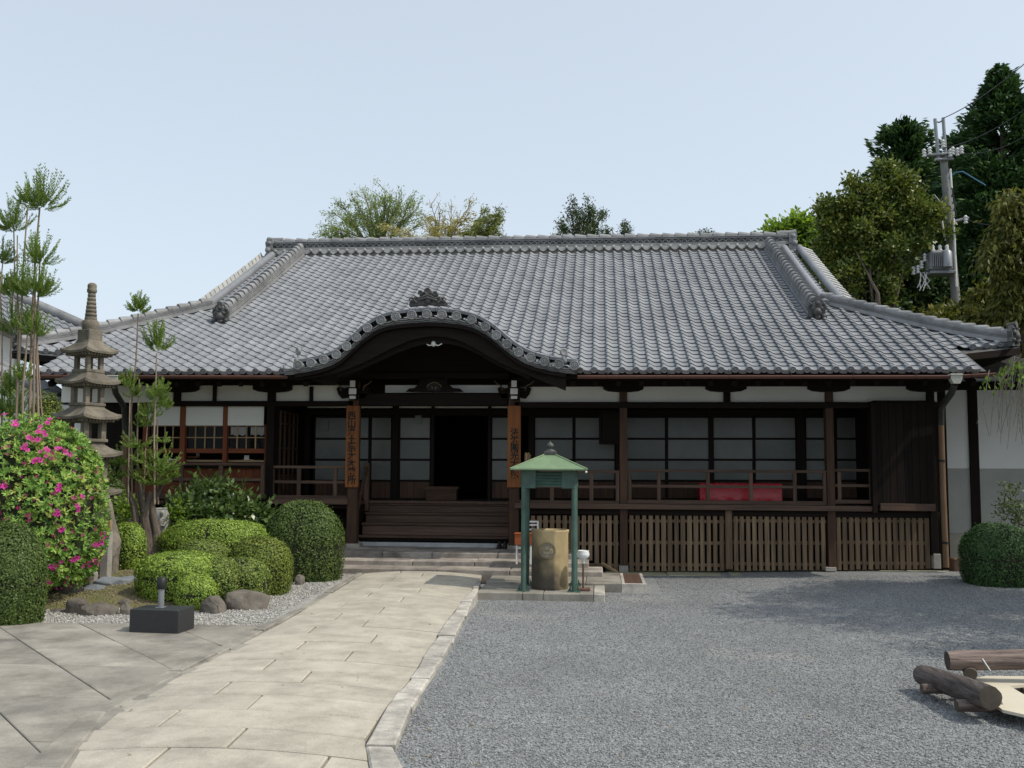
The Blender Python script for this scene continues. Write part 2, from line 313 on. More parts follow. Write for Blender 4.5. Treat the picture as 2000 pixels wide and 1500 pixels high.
L_DARK = leafmat('dark_clipped_leaf', [(0.019, 0.046, 0.016), (0.040, 0.090, 0.028), (0.065, 0.132, 0.040), (0.093, 0.171, 0.054)])
L_AZ = leafmat('azalea_leaf', [(0.058, 0.130, 0.026), (0.122, 0.245, 0.043), (0.216, 0.374, 0.065), (0.360, 0.475, 0.101), (0.374, 0.288, 0.086)])
L_CAM = leafmat('glossy_leaf', [(.03, .058, .014), (.062, .11, .026), (.095, .15, .036), (.16, .22, .065)], .36, .2, .5)
L_CED = leafmat('cedar_needle', [(.058, .105, .018), (.12, .195, .034), (.185, .27, .055), (.25, .33, .085)], .6)
L_CEDD = leafmat('dark_conifer_leaf', [(0.015, 0.039, 0.015), (0.033, 0.075, 0.026), (0.054, 0.112, 0.036), (0.083, 0.150, 0.045)], .6)
L_OAK = leafmat('evergreen_oak_leaf', [(0.037, 0.068, 0.015), (0.090, 0.128, 0.027), (0.180, 0.217, 0.043), (0.315, 0.315, 0.075)], .42, .25, .4)
L_FOR = leafmat('dark_forest_leaf', [(0.016, 0.036, 0.013), (0.033, 0.070, 0.020), (0.059, 0.110, 0.030), (0.100, 0.149, 0.042)], .5, .2)
L_YEL = leafmat('yellow_bamboo_leaf', [(.20, .19, .06), (.32, .29, .10), (.42, .36, .13), (.38, .38, .14)], .6, .35)
L_SPR = leafmat('spring_leaf', [(.10, .15, .04), (.17, .24, .06), (.24, .32, .09), (.30, .36, .12)], .6, .4)
L_LIME = leafmat('fresh_leaf', [(.09, .17, .02), (.17, .27, .035), (.25, .37, .05), (.33, .43, .09)], .5, .4)
L_OLV = leafmat('drooping_olive_leaf', [(.045, .055, .012), (.09, .10, .02), (.15, .155, .03), (.21, .20, .05)], .5, .3)
PINK = leafmat('pink_petal', [(.55, .03, .28), (.70, .05, .40), (.80, .09, .48)], .5, .35)
PINKD = leafmat('pink_bud', [(.35, .02, .14), (.5, .04, .22)], .5, .2)
# ================================================================== ground, gravel court, path
def sstep(a, b, x): t = min(1, max(0, (x-a)/(b-a))); return t*t*(3-2*t)
def gz(x, y):
    b = min(.11, max(0, .0075*y))+sstep(.5, 6, x)*sstep(12, 17.4, y)*.10
    t = (1-sstep(-.2, 1.3, x-rO(y)))*(1-sstep(11.6, 13.4, y)); return b+(pz(y)-.045-b)*t
mb = MB(); mb.box(-400, 400, -60, 900, -.6, -.12); struct('ground', mb, LAND)
PA, PB = .04, .0145                       # path plane z = PA + PB*y
def pz(y): return PA+PB*y
def GP(px, py): return G(px, py, PA, PB)
def clip(poly, a, b):                     # keep the left side of a->b
    out = []
    for i in range(len(poly)):
        p, q = poly[i], poly[(i+1) % len(poly)]
        sp = (b[0]-a[0])*(p[1]-a[1])-(b[1]-a[1])*(p[0]-a[0]); sq = (b[0]-a[0])*(q[1]-a[1])-(b[1]-a[1])*(q[0]-a[0])
        if sp >= 0: out.append(p)
        if (sp > 0 and sq < 0) or (sp < 0 and sq > 0):
            t = sp/(sp-sq); out.append((p[0]+(q[0]-p[0])*t, p[1]+(q[1]-p[1])*t))
    return out
def inset(poly, d):
    n = len(poly); cx = sum(p[0] for p in poly)/n; cy = sum(p[1] for p in poly)/n; out = []
    for i in range(n):
        p0, p1, p2 = poly[i-1], poly[i], poly[(i+1) % n]
        def nrm(a, b):
            dx, dy = b[0]-a[0], b[1]-a[1]; l = math.hypot(dx, dy) or 1e-6; return (-dy/l, dx/l)
        n1, n2 = nrm(p0, p1), nrm(p1, p2); k = 1+n1[0]*n2[0]+n1[1]*n2[1]; k = max(k, .3)
        out.append((p1[0]+(n1[0]+n2[0])*d/k, p1[1]+(n1[1]+n2[1])*d/k))
    return out
def ccw(p):
    a = sum(p[i][0]*p[(i+1) % len(p)][1]-p[(i+1) % len(p)][0]*p[i][1] for i in range(len(p))); return p if a > 0 else p[::-1]
def slab(mb, poly, zf, th=.06, gap=.004, ch=.006, jit=0):
    p = ccw([q for i, q in enumerate(poly) if math.dist(q, poly[i-1]) > .004])
    if len(p) < 3: return False
    n = len(p); a = inset(p, gap); b = inset(p, gap+ch); V = []
    V += [(x, y, zf(x, y)-th+jit) for x, y in a]+[(x, y, zf(x, y)-ch*.8+jit) for x, y in a]+[(x, y, zf(x, y)+jit) for x, y in b]
    F = [(i, (i+1) % n, n+(i+1) % n, n+i) for i in range(n)]+[(n+i, n+(i+1) % n, 2*n+(i+1) % n, 2*n+i) for i in range(n)]+[tuple(range(2*n, 3*n))]
    mb.add(V, F); return True
def slab_curved(mb, poly, zf, th=.06, gap=.008, ch=.009, jit=0):
    p = ccw([q for i, q in enumerate(poly) if math.dist(q, poly[i-1]) > .004])
    if len(p) < 3: return False
    a = inset(p, gap); b = inset(p, gap+ch)
    def dens(r):
        o = []
        for i in range(len(r)):
            (x0, y0), (x1, y1) = r[i], r[(i+1) % len(r)]
            o += [(x0+(x1-x0)*k/6, y0+(y1-y0)*k/6) for k in range(6)]
        return o
    A, B = dens(a), dens(b); n = len(A)
    V = [(x, y, zf(x, y)-th) for x, y in A]+[(x, y, zf(x, y)-ch*.8+jit) for x, y in A]+[(x, y, zf(x, y)+jit) for x, y in B]
    mb.add(V, [(i, (i+1) % n, n+(i+1) % n, n+i) for i in range(n)]+[(n+i, n+(i+1) % n, 2*n+(i+1) % n, 2*n+i) for i in range(n)])
    x0, x1 = min(q[0] for q in b), max(q[0] for q in b)
    for k in range(6):
        u, v = x0+(x1-x0)*k/6, x0+(x1-x0)*(k+1)/6
        c = clip(b, (u, 50), (u, -50)); c = clip(c, (v, -50), (v, 50)) if c else c
        if len(c) > 2: mb.add([(x, y, zf(x, y)+jit) for x, y in c], [tuple(range(len(c)))])
    return True
import bmesh
def weld(o):
    bm = bmesh.new(); bm.from_mesh(o.data); bmesh.ops.remove_doubles(bm, verts=bm.verts[:], dist=.0006); bm.to_mesh(o.data); bm.free()
RO = [(945, 1127), (940, 1135), (925, 1172), (890, 1242), (830, 1340), (765, 1442)]
RI = [(938, 1127), (930, 1140), (872, 1210), (845, 1255), (800, 1325), (760, 1370), (715, 1437)]
LI = [(697, 1125), (590, 1190), (495, 1242), (320, 1327), (180, 1405), (130, 1485)]
def edge(pts):
    q = [GP(*p) for p in pts]; return sorted([(p.y, p.x) for p in q])
eRO, eRI, eLI = edge(RO), edge(RI), edge(LI)
def ex(e, y):
    if y <= e[0][0]:
        (y0, x0), (y1, x1) = e[0], e[1]
    elif y >= e[-1][0]: (y0, x0), (y1, x1) = e[-2], e[-1]
    else:
        for i in range(len(e)-1):
            if e[i][0] <= y <= e[i+1][0]: (y0, x0), (y1, x1) = e[i], e[i+1]; break
    return x0+(x1-x0)*(y-y0)/(y1-y0)
YK = eRO[0][0]                            # the kink of the right kerb
def rI(y): return ex(eRI, y) if y > YK else ex(eRI, YK)+(YK-y)*.30
def rO(y): return ex(eRO, y) if y > YK else ex(eRO, YK)+(YK-y)*.34
def lI(y): return ex(eLI, y)
ys = list(np.linspace(1, 17.7, 90)); xs = list(np.linspace(-16, 16, 200))
mb = MB(); mb.grid([[(x, y, gz(x, y) if x > rO(y)-.3 else min(gz(x, y), .0)-.05) for x in xs] for y in ys]); struct('gravel_court', mb, GRAV)
YS = 15.62                                # front of the stone steps
def crown(x, y):
    t = (x-lI(y))/max(.1, rI(y)-lI(y)); return pz(y)+.05*(1-(2*t-1)**2)-.02
mb = MB()
yy = list(np.linspace(3.2, YS+.3, 30))
mb.grid([[(lI(y)-.28+(rO(y)+.02-lI(y)+.28)*k/8, y, pz(y)-.045 if 0 < k < 8 else -.1) for k in range(9)] for y in yy])
path = struct('stone_path', mb, JOINT)
y = 4.0; row = 0; rg = random.Random(3)
while y < YS-.05:
    h = min(rg.uniform(.40, .46) if y > 5 else .44, YS-y)
    if YS-y-h < .15: h = YS-y
    x0 = min(lI(y), lI(y+h))-.05; x1 = max(rI(y), rI(y+h))+.05
    cuts = [x0]; x = x0+rg.uniform(.5, .8)+(row % 2)*.55
    while x < x1-.35: cuts.append(x); x += rg.uniform(1.0, 1.3)
    cuts.append(x1)
    for i in range(len(cuts)-1):
        sk = .0
        poly = [(cuts[i], y), (cuts[i+1], y), (cuts[i+1]-(0 if i == len(cuts)-2 else .03), y+h), (cuts[i]-(.03 if i else 0), y+h)]
        poly = clip(poly, (rI(y), y), (rI(y+h), y+h)); poly = clip(poly, (lI(y+h), y+h), (lI(y), y)) if poly else poly
        m = MB()
        if len(poly) > 2 and slab_curved(m, poly, crown, jit=rg.uniform(-.0035, .0035)): weld(part('paving_slab', m, SLAB, path))
    y += h; row += 1
def kerb(fa, fb, y0, y1, lo, hi, name, rise, parent, m_, seed):
    rg = random.Random(seed); y = y0
    while y < y1-.02:
        h = min(rg.uniform(lo, hi), y1-y)
        if y1-y-h < .2: h = y1-y
        poly = [(fa(y), y), (fb(y), y), (fb(y+h), y+h), (fa(y+h), y+h)]; j = rg.uniform(-.012, .012)
        poly = [(px+rg.uniform(-.012, .012), py) for px, py in poly]
        m = MB()
        if slab(m, poly, lambda x, yv: pz(yv)+rise, th=.22, gap=.005, ch=.014, jit=j): part(name, m, m_, parent)
        y += h
kerb(rI, rO, 3.6, 14.8, .32, .95, 'kerb_stone', .0, path, KERB, 5)
aY0, aY1 = 4.5, 10.95; aX0, aX1 = lI(aY0)-.02, lI(aY1)-.05
def aline(y): return aX0+(aX1-aX0)*(y-aY0)/(aY1-aY0)
kerb(lambda y: lI(y)-.13-.13*sstep(8.2, 5.2, y), lI, 3.4, 10.9, .7, 1.5, 'kerb_stone', .002, path, SLABG, 6)
kerb(lambda y: lI(y)-.12, lI, 10.9, YS, .8, 1.6, 'kerb_stone', -.02, path, SLABG, 8)
# the slanting paving on the left
mb = MB()
AB = [(-12, 3.0), (aline(3.0)-.003, 3.0), (aline(11.0)-.003, 11.0), (-12, 11.0)]
mb.add([(x, y, pz(y)-.06) for x, y in AB], [tuple(range(len(AB)))]); apron = struct('side_paving', mb, JOINT)
d = Vector((-math.sin(R(43)), math.cos(R(43)))); nn = 0
for i in range(-16, 16):
    for j in range(0, 9):
        ya, yb = 3.0+j*1.12, 3.0+(j+1)*1.12; ox = -4.2+i*1.02
        f = lambda yv: ox+(yv-8)*d.x/d.y
        poly = [(f(ya), ya), (f(ya)+1.02, ya), (f(yb)+1.02, yb), (f(yb), yb)]
        poly = clip(poly, (-12, 3), (0, 3))
        if poly: poly = clip(poly, (aX0-.005, aY0), (aX1-.005, aY1))
        if poly: poly = clip(poly, (0, 10.95), (-12, 10.45))
        if poly: poly = clip(poly, (-9.5, 12), (-9.5, 0))
        m = MB()
        if len(poly) > 2 and slab(m, poly, lambda x, yv: pz(yv)-.014, gap=.0045, jit=random.uniform(-.003, .003)): part('paving_slab', m, SLABG, apron)
# pebbles that lie loose on the gravel sheet
def pebbles(name, pts, smin, smax, m_, seed):
    rg = np.random.default_rng(seed); n = len(pts)
    base = np.array([(1, 0, 0), (-1, 0, 0), (0, 1, 0), (0, -1, 0), (0, 0, 1), (0, 0, -1)], float)
    F = np.array([(0, 2, 4), (2, 1, 4), (1, 3, 4), (3, 0, 4), (2, 0, 5), (1, 2, 5), (3, 1, 5), (0, 3, 5)])
    s = rg.uniform(smin, smax, (n, 1, 1)); a = rg.uniform(0, 6.3, n)
    v = base[None]*np.stack([rg.uniform(.8, 1.5, n), rg.uniform(.6, 1.0, n), rg.uniform(.45, .8, n)], 1)[:, None]*s
    v = v+rg.normal(0, .12, v.shape)*s
    ti = rg.normal(0, .35, n); c, t = np.cos(ti)[:, None], np.sin(ti)[:, None]
    v[..., 1], v[..., 2] = v[..., 1]*c-v[..., 2]*t, v[..., 1]*t+v[..., 2]*c
    c, t = np.cos(a)[:, None], np.sin(a)[:, None]; x = v[..., 0]*c-v[..., 1]*t; v[..., 1] = v[..., 0]*t+v[..., 1]*c; v[..., 0] = x
    v = v+np.asarray(pts)[:, None, :]
    f = (F[None]+6*np.arange(n)[:, None, None]).reshape(-1, 3)
    me = bpy.data.meshes.new(name); me.vertices.add(6*n); me.vertices.foreach_set('co', v.reshape(-1))
    me.loops.add(f.size); me.loops.foreach_set('vertex_index', f.reshape(-1)); me.polygons.add(len(f)); me.polygons.foreach_set('loop_start', np.arange(len(f))*3)
    me.materials.append(m_); me.update(calc_edges=True)
    o = bpy.data.objects.new(name, me); _link(o); o['kind'] = 'stuff'; BASE[o.name] = Vector((0, 0, 0)); return o
rg = np.random.default_rng(4); pts = []
while len(pts) < 125000:
    v = 3.9*(16.9/3.9)**rg.random()if rg.random() < .75 else rg.uniform(4, 17.2)
    x = rg.uniform(-2.2, v*.43+1.2)
    if v < YS and x < rO(v)+.03: continue
    if v > 14.7 and x < .9: continue
    if v > 17.0 and x > 0: continue
    pts.append((x, v, gz(x, v)+.003))
pebbles('gravel', pts, .0052, .0105, PEB, 5)
# ================================================================== stone steps up to the porch
YA = 17.6                                 # the plane of the veranda front, its posts and the porch posts
st = thing('stone_steps', 'three wide worn granite steps rising from the path to the porch', 'steps', (-2.9, 16.6, .2))
SY = [15.62, 16.15, 16.72]; zt = [ZA(1110, SY[0], 750), ZA(1094.5, SY[1], 750), ZA(1077, SY[2], 750)]; zb = [.12, zt[0]-.03, zt[1]-.03]
xr = [XA(1178, 15.62, 1125), XA(1150, 16.2, 1100), XA(1118, 16.8, 1080)]; xl = -5.7
cutsx = [[-4.15, -2.6, -1.5], [-3.2, -2.0], [-3.55, -2.75, -1.75]]
for k in range(3):
    cx = [xl]+[c+random.uniform(-.2, .2) for c in cutsx[k]]+[xr[k]]
    yb_ = (SY[k+1]+.25) if k < 2 else 17.35
    for i in range(len(cx)-1):
        m = MB(); j = random.uniform(-.006, .006)
        m.cbox(cx[i]+.004, cx[i+1]-.004, SY[k]+random.uniform(-.012, .012), yb_, zb[k], zt[k]+j, .014); part('step_stone', m, STEPM, st)
for i, (a, b) in enumerate(((-5.7, -4.3), (-4.3, -3.1), (-3.1, -1.9), (-1.9, -.35))):
    m = MB(); m.cbox(a+.004, b-.004, 17.36, 19.2, .1, zt[2]-.004+random.uniform(-.003, .003), .01); part('platform_slab', m, STEPM, st)
zp = zt[2]
m = MB(); m.cbox(XA(697, 17.95), XA(1003, 17.95), 17.9, 18.1, zp-.05, ZA(1056, 17.9, 850), .012); part('sill_stone', m, mat('pale_grey_granite', (.46, .47, .47), (.33, .34, .345), 5, rough=.8, bump=.2, rnd=.02), st)
# low slabs right of the steps, with the iron grate
sf = P(1260, 1140.6, 14.8); zs = sf.z
ls = thing('side_slab', 'low stone slab beside the steps with a rusty grate at its right end', 'slab', (.1, 15.5, .12))
xg0, xg1 = P(1213, 1135, 15.2).x, P(1262, 1140, 14.85).x
XC = [G(935, 1150, zs).x, -.9, -.2, xg0]
for i in range(3):
    m = MB(); m.cbox(XC[i]+.003, XC[i+1]-.003, 14.8, 16.3, .02, zs+random.uniform(-.003, .003), .008); part('slab_stone', m, SLABG, ls)
m = MB(); m.cbox(xg0, xg1, 14.8, 14.87, .02, zs, .006); m.cbox(xg1-.05, xg1, 14.87, 16.3, .02, zs-.001, .006); m.cbox(xg0+.002, xg0+.05, 14.87, 16.3, .02, zs-.001, .006); part('grate_kerb', m, KERB, ls)
m = MB(); m.box(xg0+.05, xg1-.05, 14.87, 16.3, .02, zs-.05); gp = part('grate', m, RUST, ls)
for k in range(17):
    m = MB(); x = xg0+.06+(xg1-xg0-.12)*k/16; m.box(x-.005, x+.005, 14.88, 16.29, zs-.05, zs-.008); part('grate_bar', m, RUST, gp)
# edging stones under the lattice
fe = thing('foundation_kerb', 'long low mossy stone kerb under the slatted skirt of the veranda', 'kerb', (3.2, 17.4, .1))
for i in range(6):
    a, b = .1+i*1.05, .1+(i+1)*1.05
    if i == 5: b = 6.15
    za = gz(a, 17.4)
    m = MB(); m.cbox(a+.004, b-.004, 17.2+random.uniform(-.01, .01), 18.3, -.05, ZA(1118-5*(a-.1)/5.7, 17.5, 1200)-.005, .014); part('kerb_stone', m, mat('mossy_kerb', (.40, .38, .27), (.25, .25, .15), 6, rough=.9, bump=.3) if i == 0 else bpy.data.materials['mossy_kerb'], fe)
# ================================================================== the temple hall
hall = thing('temple_hall', 'long low temple hall with silver tiled hip and gable roof and dark timber front', 'temple', (-1.85, YA, .1))
YB = 18.9
zfl = ZA(985, YA); 
def hx(px, Y=YA, py=915): return XA(px, Y, py)
def hz(py, Y=YA): return P(1170, py, Y).z
def bx(name, px0, px1, py0, py1, Y0, Y1, m_, parent=None, c=.006, label=None, Yr=None):
    Yr = Yr or Y0; pm = (px0+px1)/2
    zt_, zb_ = P(pm, py0, Yr).z, P(pm, py1, Yr).z; ym = (py0+py1)/2
    m = MB(); m.cbox(XA(px0, Yr, ym), XA(px1, Yr, ym), Y0, Y1, zb_, zt_, c); return part(name, m, m_, parent or hall, label)
# curve of the gable
YK_ = 15.95
dz_ = [(194, 542), (273, 530), (352, 510), (427, 482), (491, 428), (550, 370), (618, 310), (700, 263), (790, 243), (888, 235), (980, 228), (1072, 232), (1160, 240), (1254, 260), (1337, 302), (1404, 358), (1468, 416), (1540, 465), (1614, 498), (1698, 520), (1785, 537), (1880, 545)]
DC = [P(520+a*.32, 540+b2*.32, YK_) for a, b2 in dz_]
cpx = np.array([p.x for p in DC]); cpz = np.array([p.z for p in DC])
xe0, xe1 = cpx[0]-.30, cpx[-1]+.12
gx = np.concatenate([[xe0], cpx, [xe1]]); gzv = np.concatenate([[cpz[0]-.045], cpz, [cpz[-1]+.0]])
gxf = np.linspace(xe0, xe1, 90); gzf = np.interp(gxf, gx, gzv)
k_ = np.ones(5)/5; gzs = gzf.copy(); gzs[2:-2] = np.convolve(gzf, k_, 'valid')
def kz_(x): return float(np.interp(x, gxf, gzs))
lowpx = [(578, 742), (640, 733), (699, 713), (745, 689), (790, 667), (820, 658), (848, 655), (880, 658), (920, 674), (965, 703), (1040, 736), (1105, 762)]
LW = [P(px, py, YK_+.1) for px, py in lowpx]; lx = np.array([p.x for p in LW]); lz = np.array([p.z for p in LW])
def cutaway(x, y, z): return lx[0]+.25 < x < lx[-1]-.2 and y < YA+.1 and z < kz_(x)-.06
# ---- roof surface
YE, ZE, YR, ZR = 16.4, 3.52, 24.6, 7.33
def rz(y):
    if y > YR: y = 2*YR-y
    t = (y-YE)/(YR-YE); return ZE+(ZR-ZE)*t-.085*4*t*(1-t)*(1 if t > 0 else 0)
XL0, XR0, XLC, XRC, YM = -9.66, 6.14, -10.75, 7.05, 17.3
XVL, XVR, YV = -8.45, 4.75, 19.9
def lim(y):
    yy = y if y <= YR else 2*YR-y
    if yy < YM: return (XL0, XR0)
    k = min(1, (yy-YM)/(YV-YM)); return (XLC+(XVL-XLC)*k, XRC+(XVR-XRC)*k)
def lift(x, y):                            # the corners sweep up a little
    if y < YM: return 0
    return .10*(max(0, (abs(x+1.85)-7.2)/1.7))**2*max(0, 1-(y-YM)/2.5)
ycuts = [YE, YM-.001, YM+.001]+list(np.linspace(YM+.25, 2*YR-YM, 50))
ytop = [YE, YE+.2, YE+.4, YE+.6]+[YM-.002, YM+.002]+list(np.linspace(YM+.2, 2*YR-YM, 56)); NX = 90
mb = MB()
def strip(dz):
    rows = []
    for y in ytop:
        a, b = lim(y); rows.append([(a+(b-a)*k/NX, y, rz(y)+lift(a+(b-a)*k/NX, y if y < YR else 2*YR-y)+dz) for k in range(NX+1)])
    return rows
t_, b_ = strip(-.035), strip(-.15)
mb.grid(t_, 0); mb.grid([r[::-1] for r in b_], 1)
for e in (0, NX): mb.grid([[b_[i][e] for i in range(len(ytop))], [t_[i][e] for i in range(len(ytop))]], 1)
mb.grid([b_[0], t_[0]], 1); mb.grid([b_[-1], t_[-1]], 1)
keep = [i for i, q in enumerate(mb.f) if not cutaway(sum(mb.v[k][0] for k in q)/len(q), min(mb.v[k][1] for k in q), sum(mb.v[k][2] for k in q)/len(q)-.05)]
mb.f = [mb.f[i] for i in keep]; mb.s = [mb.s[i] for i in keep]; mb.m = [mb.m[i] for i in keep]
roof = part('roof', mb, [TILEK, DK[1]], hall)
# hipped ends, gables
for sgn, xc, xv in ((1, XRC, XVR), (-1, XLC, XVL)):
    m = MB(); rows = []
    for k in range(9):
        t = k/8; y0 = YM+(YV-YM)*t; y1 = 2*YR-y0; x = xc+(xv-xc)*t
        rows.append([(x+(.0), y0+(y1-y0)*j/24, rz(y0)-.02+.10*(abs(2*j/24-1)**6)*(1-t)) for j in range(25)])
    m.grid(rows); m.grid([[(x, y, z-.10) for x, y, z in r_] for r_ in rows], 1); m.grid([rows[0], [(x, y, z-.10) for x, y, z in rows[0]]], 1); part('hip_end_roof', m, [TILE, DK[1]], roof)
    m = MB(); xg = xv-sgn*.35
    prof = [(y, rz(y)-.16) for y in np.linspace(YV-.4, 2*YR-YV+.4, 20)]
    m.prism([(y, z) for y, z in prof], lambda u, v, d_: (d_, u, v), xg-.05, xg+.05); part('gable_wall', m, PLAS, hall)
# ---- tiles
TW = .2275
ts = [0, .05, .11, .18, .27, .38, .5, .62, .75, .88, 1.0]
tp = [.030, .041, .045, .041, .027, .010, -.001, -.006, -.006, -.002, .004]
RP = .2265; TLEN = RP+.05; HL = .026
def tile_mesh(eave=False):
    m = MB(); n = len(ts); V = []
    for (yy, h) in ((0, HL), (.012, HL+.003), (TLEN, .0)):
        V += [(t*TW, yy, p_+h-(.006 if yy == 0 else 0)) for t, p_ in zip(ts, tp)]
    F = [(r*n+k, r*n+k+1, (r+1)*n+k+1, (r+1)*n+k) for r in (0, 1) for k in range(n-1)]
    m.add(V, F, True)
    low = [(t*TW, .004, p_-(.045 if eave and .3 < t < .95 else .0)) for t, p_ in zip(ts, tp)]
    m.add([V[k] for k in range(n)]+low, [(k+1, k, n+k, n+k+1) for k in range(n-1)], False, 1)  # dark weathered lips and seam sides; shadow lines between rows put into the colour
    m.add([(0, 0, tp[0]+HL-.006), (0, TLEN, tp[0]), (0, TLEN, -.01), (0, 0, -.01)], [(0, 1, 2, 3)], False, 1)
    if eave:
        Mx = Matrix.Translation((.026, .03, .028)) @ Matrix.Rotation(R(90), 4, 'X')
        m.lathe(0, 0, [(.052, -.02), (.056, .058), (.045, .061), (.043, .052), (.020, .052), (.014, .060), (.0, .060)], 14, 0, True, Mx, False)
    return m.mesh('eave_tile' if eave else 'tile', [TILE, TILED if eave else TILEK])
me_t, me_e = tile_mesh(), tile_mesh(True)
# rows at equal steps down the slope
ysamp = np.linspace(YE-.05, YR-.2, 4000); arc = np.concatenate([[0], np.cumsum(np.hypot(np.diff(ysamp), np.diff([rz(v) for v in ysamp])))])
ncol = int(round((XR0-XL0)/TW)); nrow = int(arc[-1]/RP)
vt = np.array([v.co for v in me_t.vertices]); ft = [tuple(p.vertices) for p in me_t.polygons]; fs_t = [p.use_smooth for p in me_t.polygons]; fm_t = [p.material_index for p in me_t.polygons]; BM = []
big = MB(); cnt = 0; BV = []; BF = []; BS = []
cand = []
for r in range(nrow):
    y0 = float(np.interp(r*RP, arc, ysamp)); y1 = float(np.interp(r*RP+TLEN, arc, ysamp)); a, b = lim(y0+.08)
    for c in range(-8, ncol+8):
        x = XL0+c*TW
        if x < a-.06 or x+TW > b+.06: continue
        if r == 0 and not (0 <= c < ncol): continue
        if cutaway(x+.11, y0, rz(y0)): continue
        cand.append((r, c, x, y0, y1))
for r, c, x, y0, y1 in cand:
    z0, z1 = rz(y0)+lift(x+.1, y0), rz(y1)+lift(x+.1, y1)
    ax = Vector((1, (0), (lift(x+TW, y0)-lift(x, y0))/TW)).normalized(); ay = Vector((0, y1-y0, z1-z0)).normalized(); az = ax.cross(ay).normalized()
    j = random.uniform(-.004, .004); jz = random.uniform(-.0025, .0025)
    M = Matrix(((ax.x, ay.x, az.x, x), (ax.y, ay.y, az.y, y0+j), (ax.z, ay.z, az.z, z0+jz), (0, 0, 0, 1)))
    eave = r == 0 or (y0 < YM+.24 and (x < XL0-.1 or x > XR0-.1))
    if eave: inst('eave_tile', me_e, roof, M); cnt += 1
    elif cnt < 300: inst('tile', me_t, roof, M); cnt += 1
    else:
        A = np.array(M); o = len(BV)*len(vt)
        BV.append(vt @ A[:3, :3].T+A[:3, 3]); BF += [tuple(i+o for i in q) for q in ft]; BS += fs_t; BM += fm_t
BVa = np.concatenate(BV)
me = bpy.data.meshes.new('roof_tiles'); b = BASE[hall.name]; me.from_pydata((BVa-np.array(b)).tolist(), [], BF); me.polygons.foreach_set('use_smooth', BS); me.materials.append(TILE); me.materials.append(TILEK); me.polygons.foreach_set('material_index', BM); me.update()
o = bpy.data.objects.new('roof_tiles', me); _link(o); o.parent = roof; o['kind'] = 'stuff'; BASE[o.name] = b
# ---- main ridge
XRA, XRB = -8.32, 4.66; ZB = ZR-.05
m = MB(); m.box(XRA, XRB, YR-.17, YR+.17, ZB-.15, ZB+.06); ridge = part('main_ridge', m, MORT, hall)
m = MB()
for i, (dz, hh, wd) in enumerate(((.10, .035, .20), (.14, .03, .185), (.27, .03, .185), (.305, .03, .195))):
    m.cbox(XRA+.02*i, XRB-.02*i, YR-wd, YR+wd, ZB+dz, ZB+dz+hh, .008)
m.box(XRA+.05, XRB-.05, YR-.10, YR+.10, ZB+.06, ZB+.34)
part('ridge_course', m, TILED, ridge)
m = MB(); n = int((XRB-XRA)/.155)
for k in range(n):                          # openwork course
    x = XRA+.1+k*(XRB-XRA-.2)/n
    pts = [(x+.068*math.cos(a), YR-.165, ZB+.18+.075*math.sin(a)) for a in np.linspace(.1, math.pi-.1, 7)]
    m.tube(pts, .014, 4, False)
part('openwork_course', m, TILED, ridge, kind='stuff')
m = MB(); n = 9; V = []
for i, (yy, dz) in enumerate(((0, 0), (0, -.045), (.12, -.03))):
    for k in range(n): t = k/(n-1); V.append((t*TW, yy, -.055*math.sin(math.pi*t)+dz*(.5+.5*math.sin(math.pi*t))))
m.add(V, [(r*n+k, r*n+k+1, (r+1)*n+k+1, (r+1)*n+k) for r in (0, 1) for k in range(n-1)], False)
m.add([(0, 0, 0), (TW, 0, 0), (TW, .12, .03), (0, .12, .03)]+V[:n], [(0, 1, 2, 3), (1, 0)+tuple(range(4, 4+n))], False)
m.lathe(0, 0, [(.035, .0), (.035, .03), (.0, .03)], 8, 0, True, Matrix.Translation((0, 0, -.005)) @ Matrix.Rotation(R(90), 4, 'X'), False)
me_rt = m.mesh('fringe_tile', TILEL)
n = int((XRB-XRA-.3)/TW)
for k in range(n): inst('fringe_tile', me_rt, ridge, Matrix.Translation((XRA+.15+k*(XRB-XRA-.3)/n, YR-.27, ZB+.085)))
def cap_mesh(L, r=.085):
    m = MB(); m.tube([(0, 0, .012), (L*.2, 0, .010), (L, 0, -.012)], [r*1.12, r*1.08, r*.88], 10, True); return m.mesh('cap_tile', TILED)
me_cap = cap_mesh(.31)
n = int((XRB-XRA)/.305)
for k in range(n): inst('cap_tile', me_cap, ridge, Matrix.Translation((XRA+k*(XRB-XRA)/n, YR, ZB+.365)))
for sgn, x in ((-1, XRA), (1, XRB)):        # end ornaments
    m = MB(); prof = [(0, -.28), (.13, -.22), (.16, -.10), (.10, -.02), (.13, .10), (.15, .22), (.08, .30), (-.04, .30), (-.06, -.2)]
    m.prism(prof, lambda u, v, d_: (x+sgn*u, d_, ZB+.10+v), YR-.2, YR+.2)
    m.blob((x+sgn*.10, YR-.17, ZB-.10), .085, .08, .08); m.blob((x+sgn*.08, YR-.17, ZB+.13), .08, .08, .08); m.blob((x+sgn*.05, YR-.18, ZB+.3), .07, .07, .06)
    m.tube([(x-sgn*.25, YR, ZB+.40), (x+sgn*.02, YR, ZB+.405), (x+sgn*.16, YR, ZB+.45)], [.085, .08, .06], 9)
    part('ridge_end_tile', m, TILED, ridge)
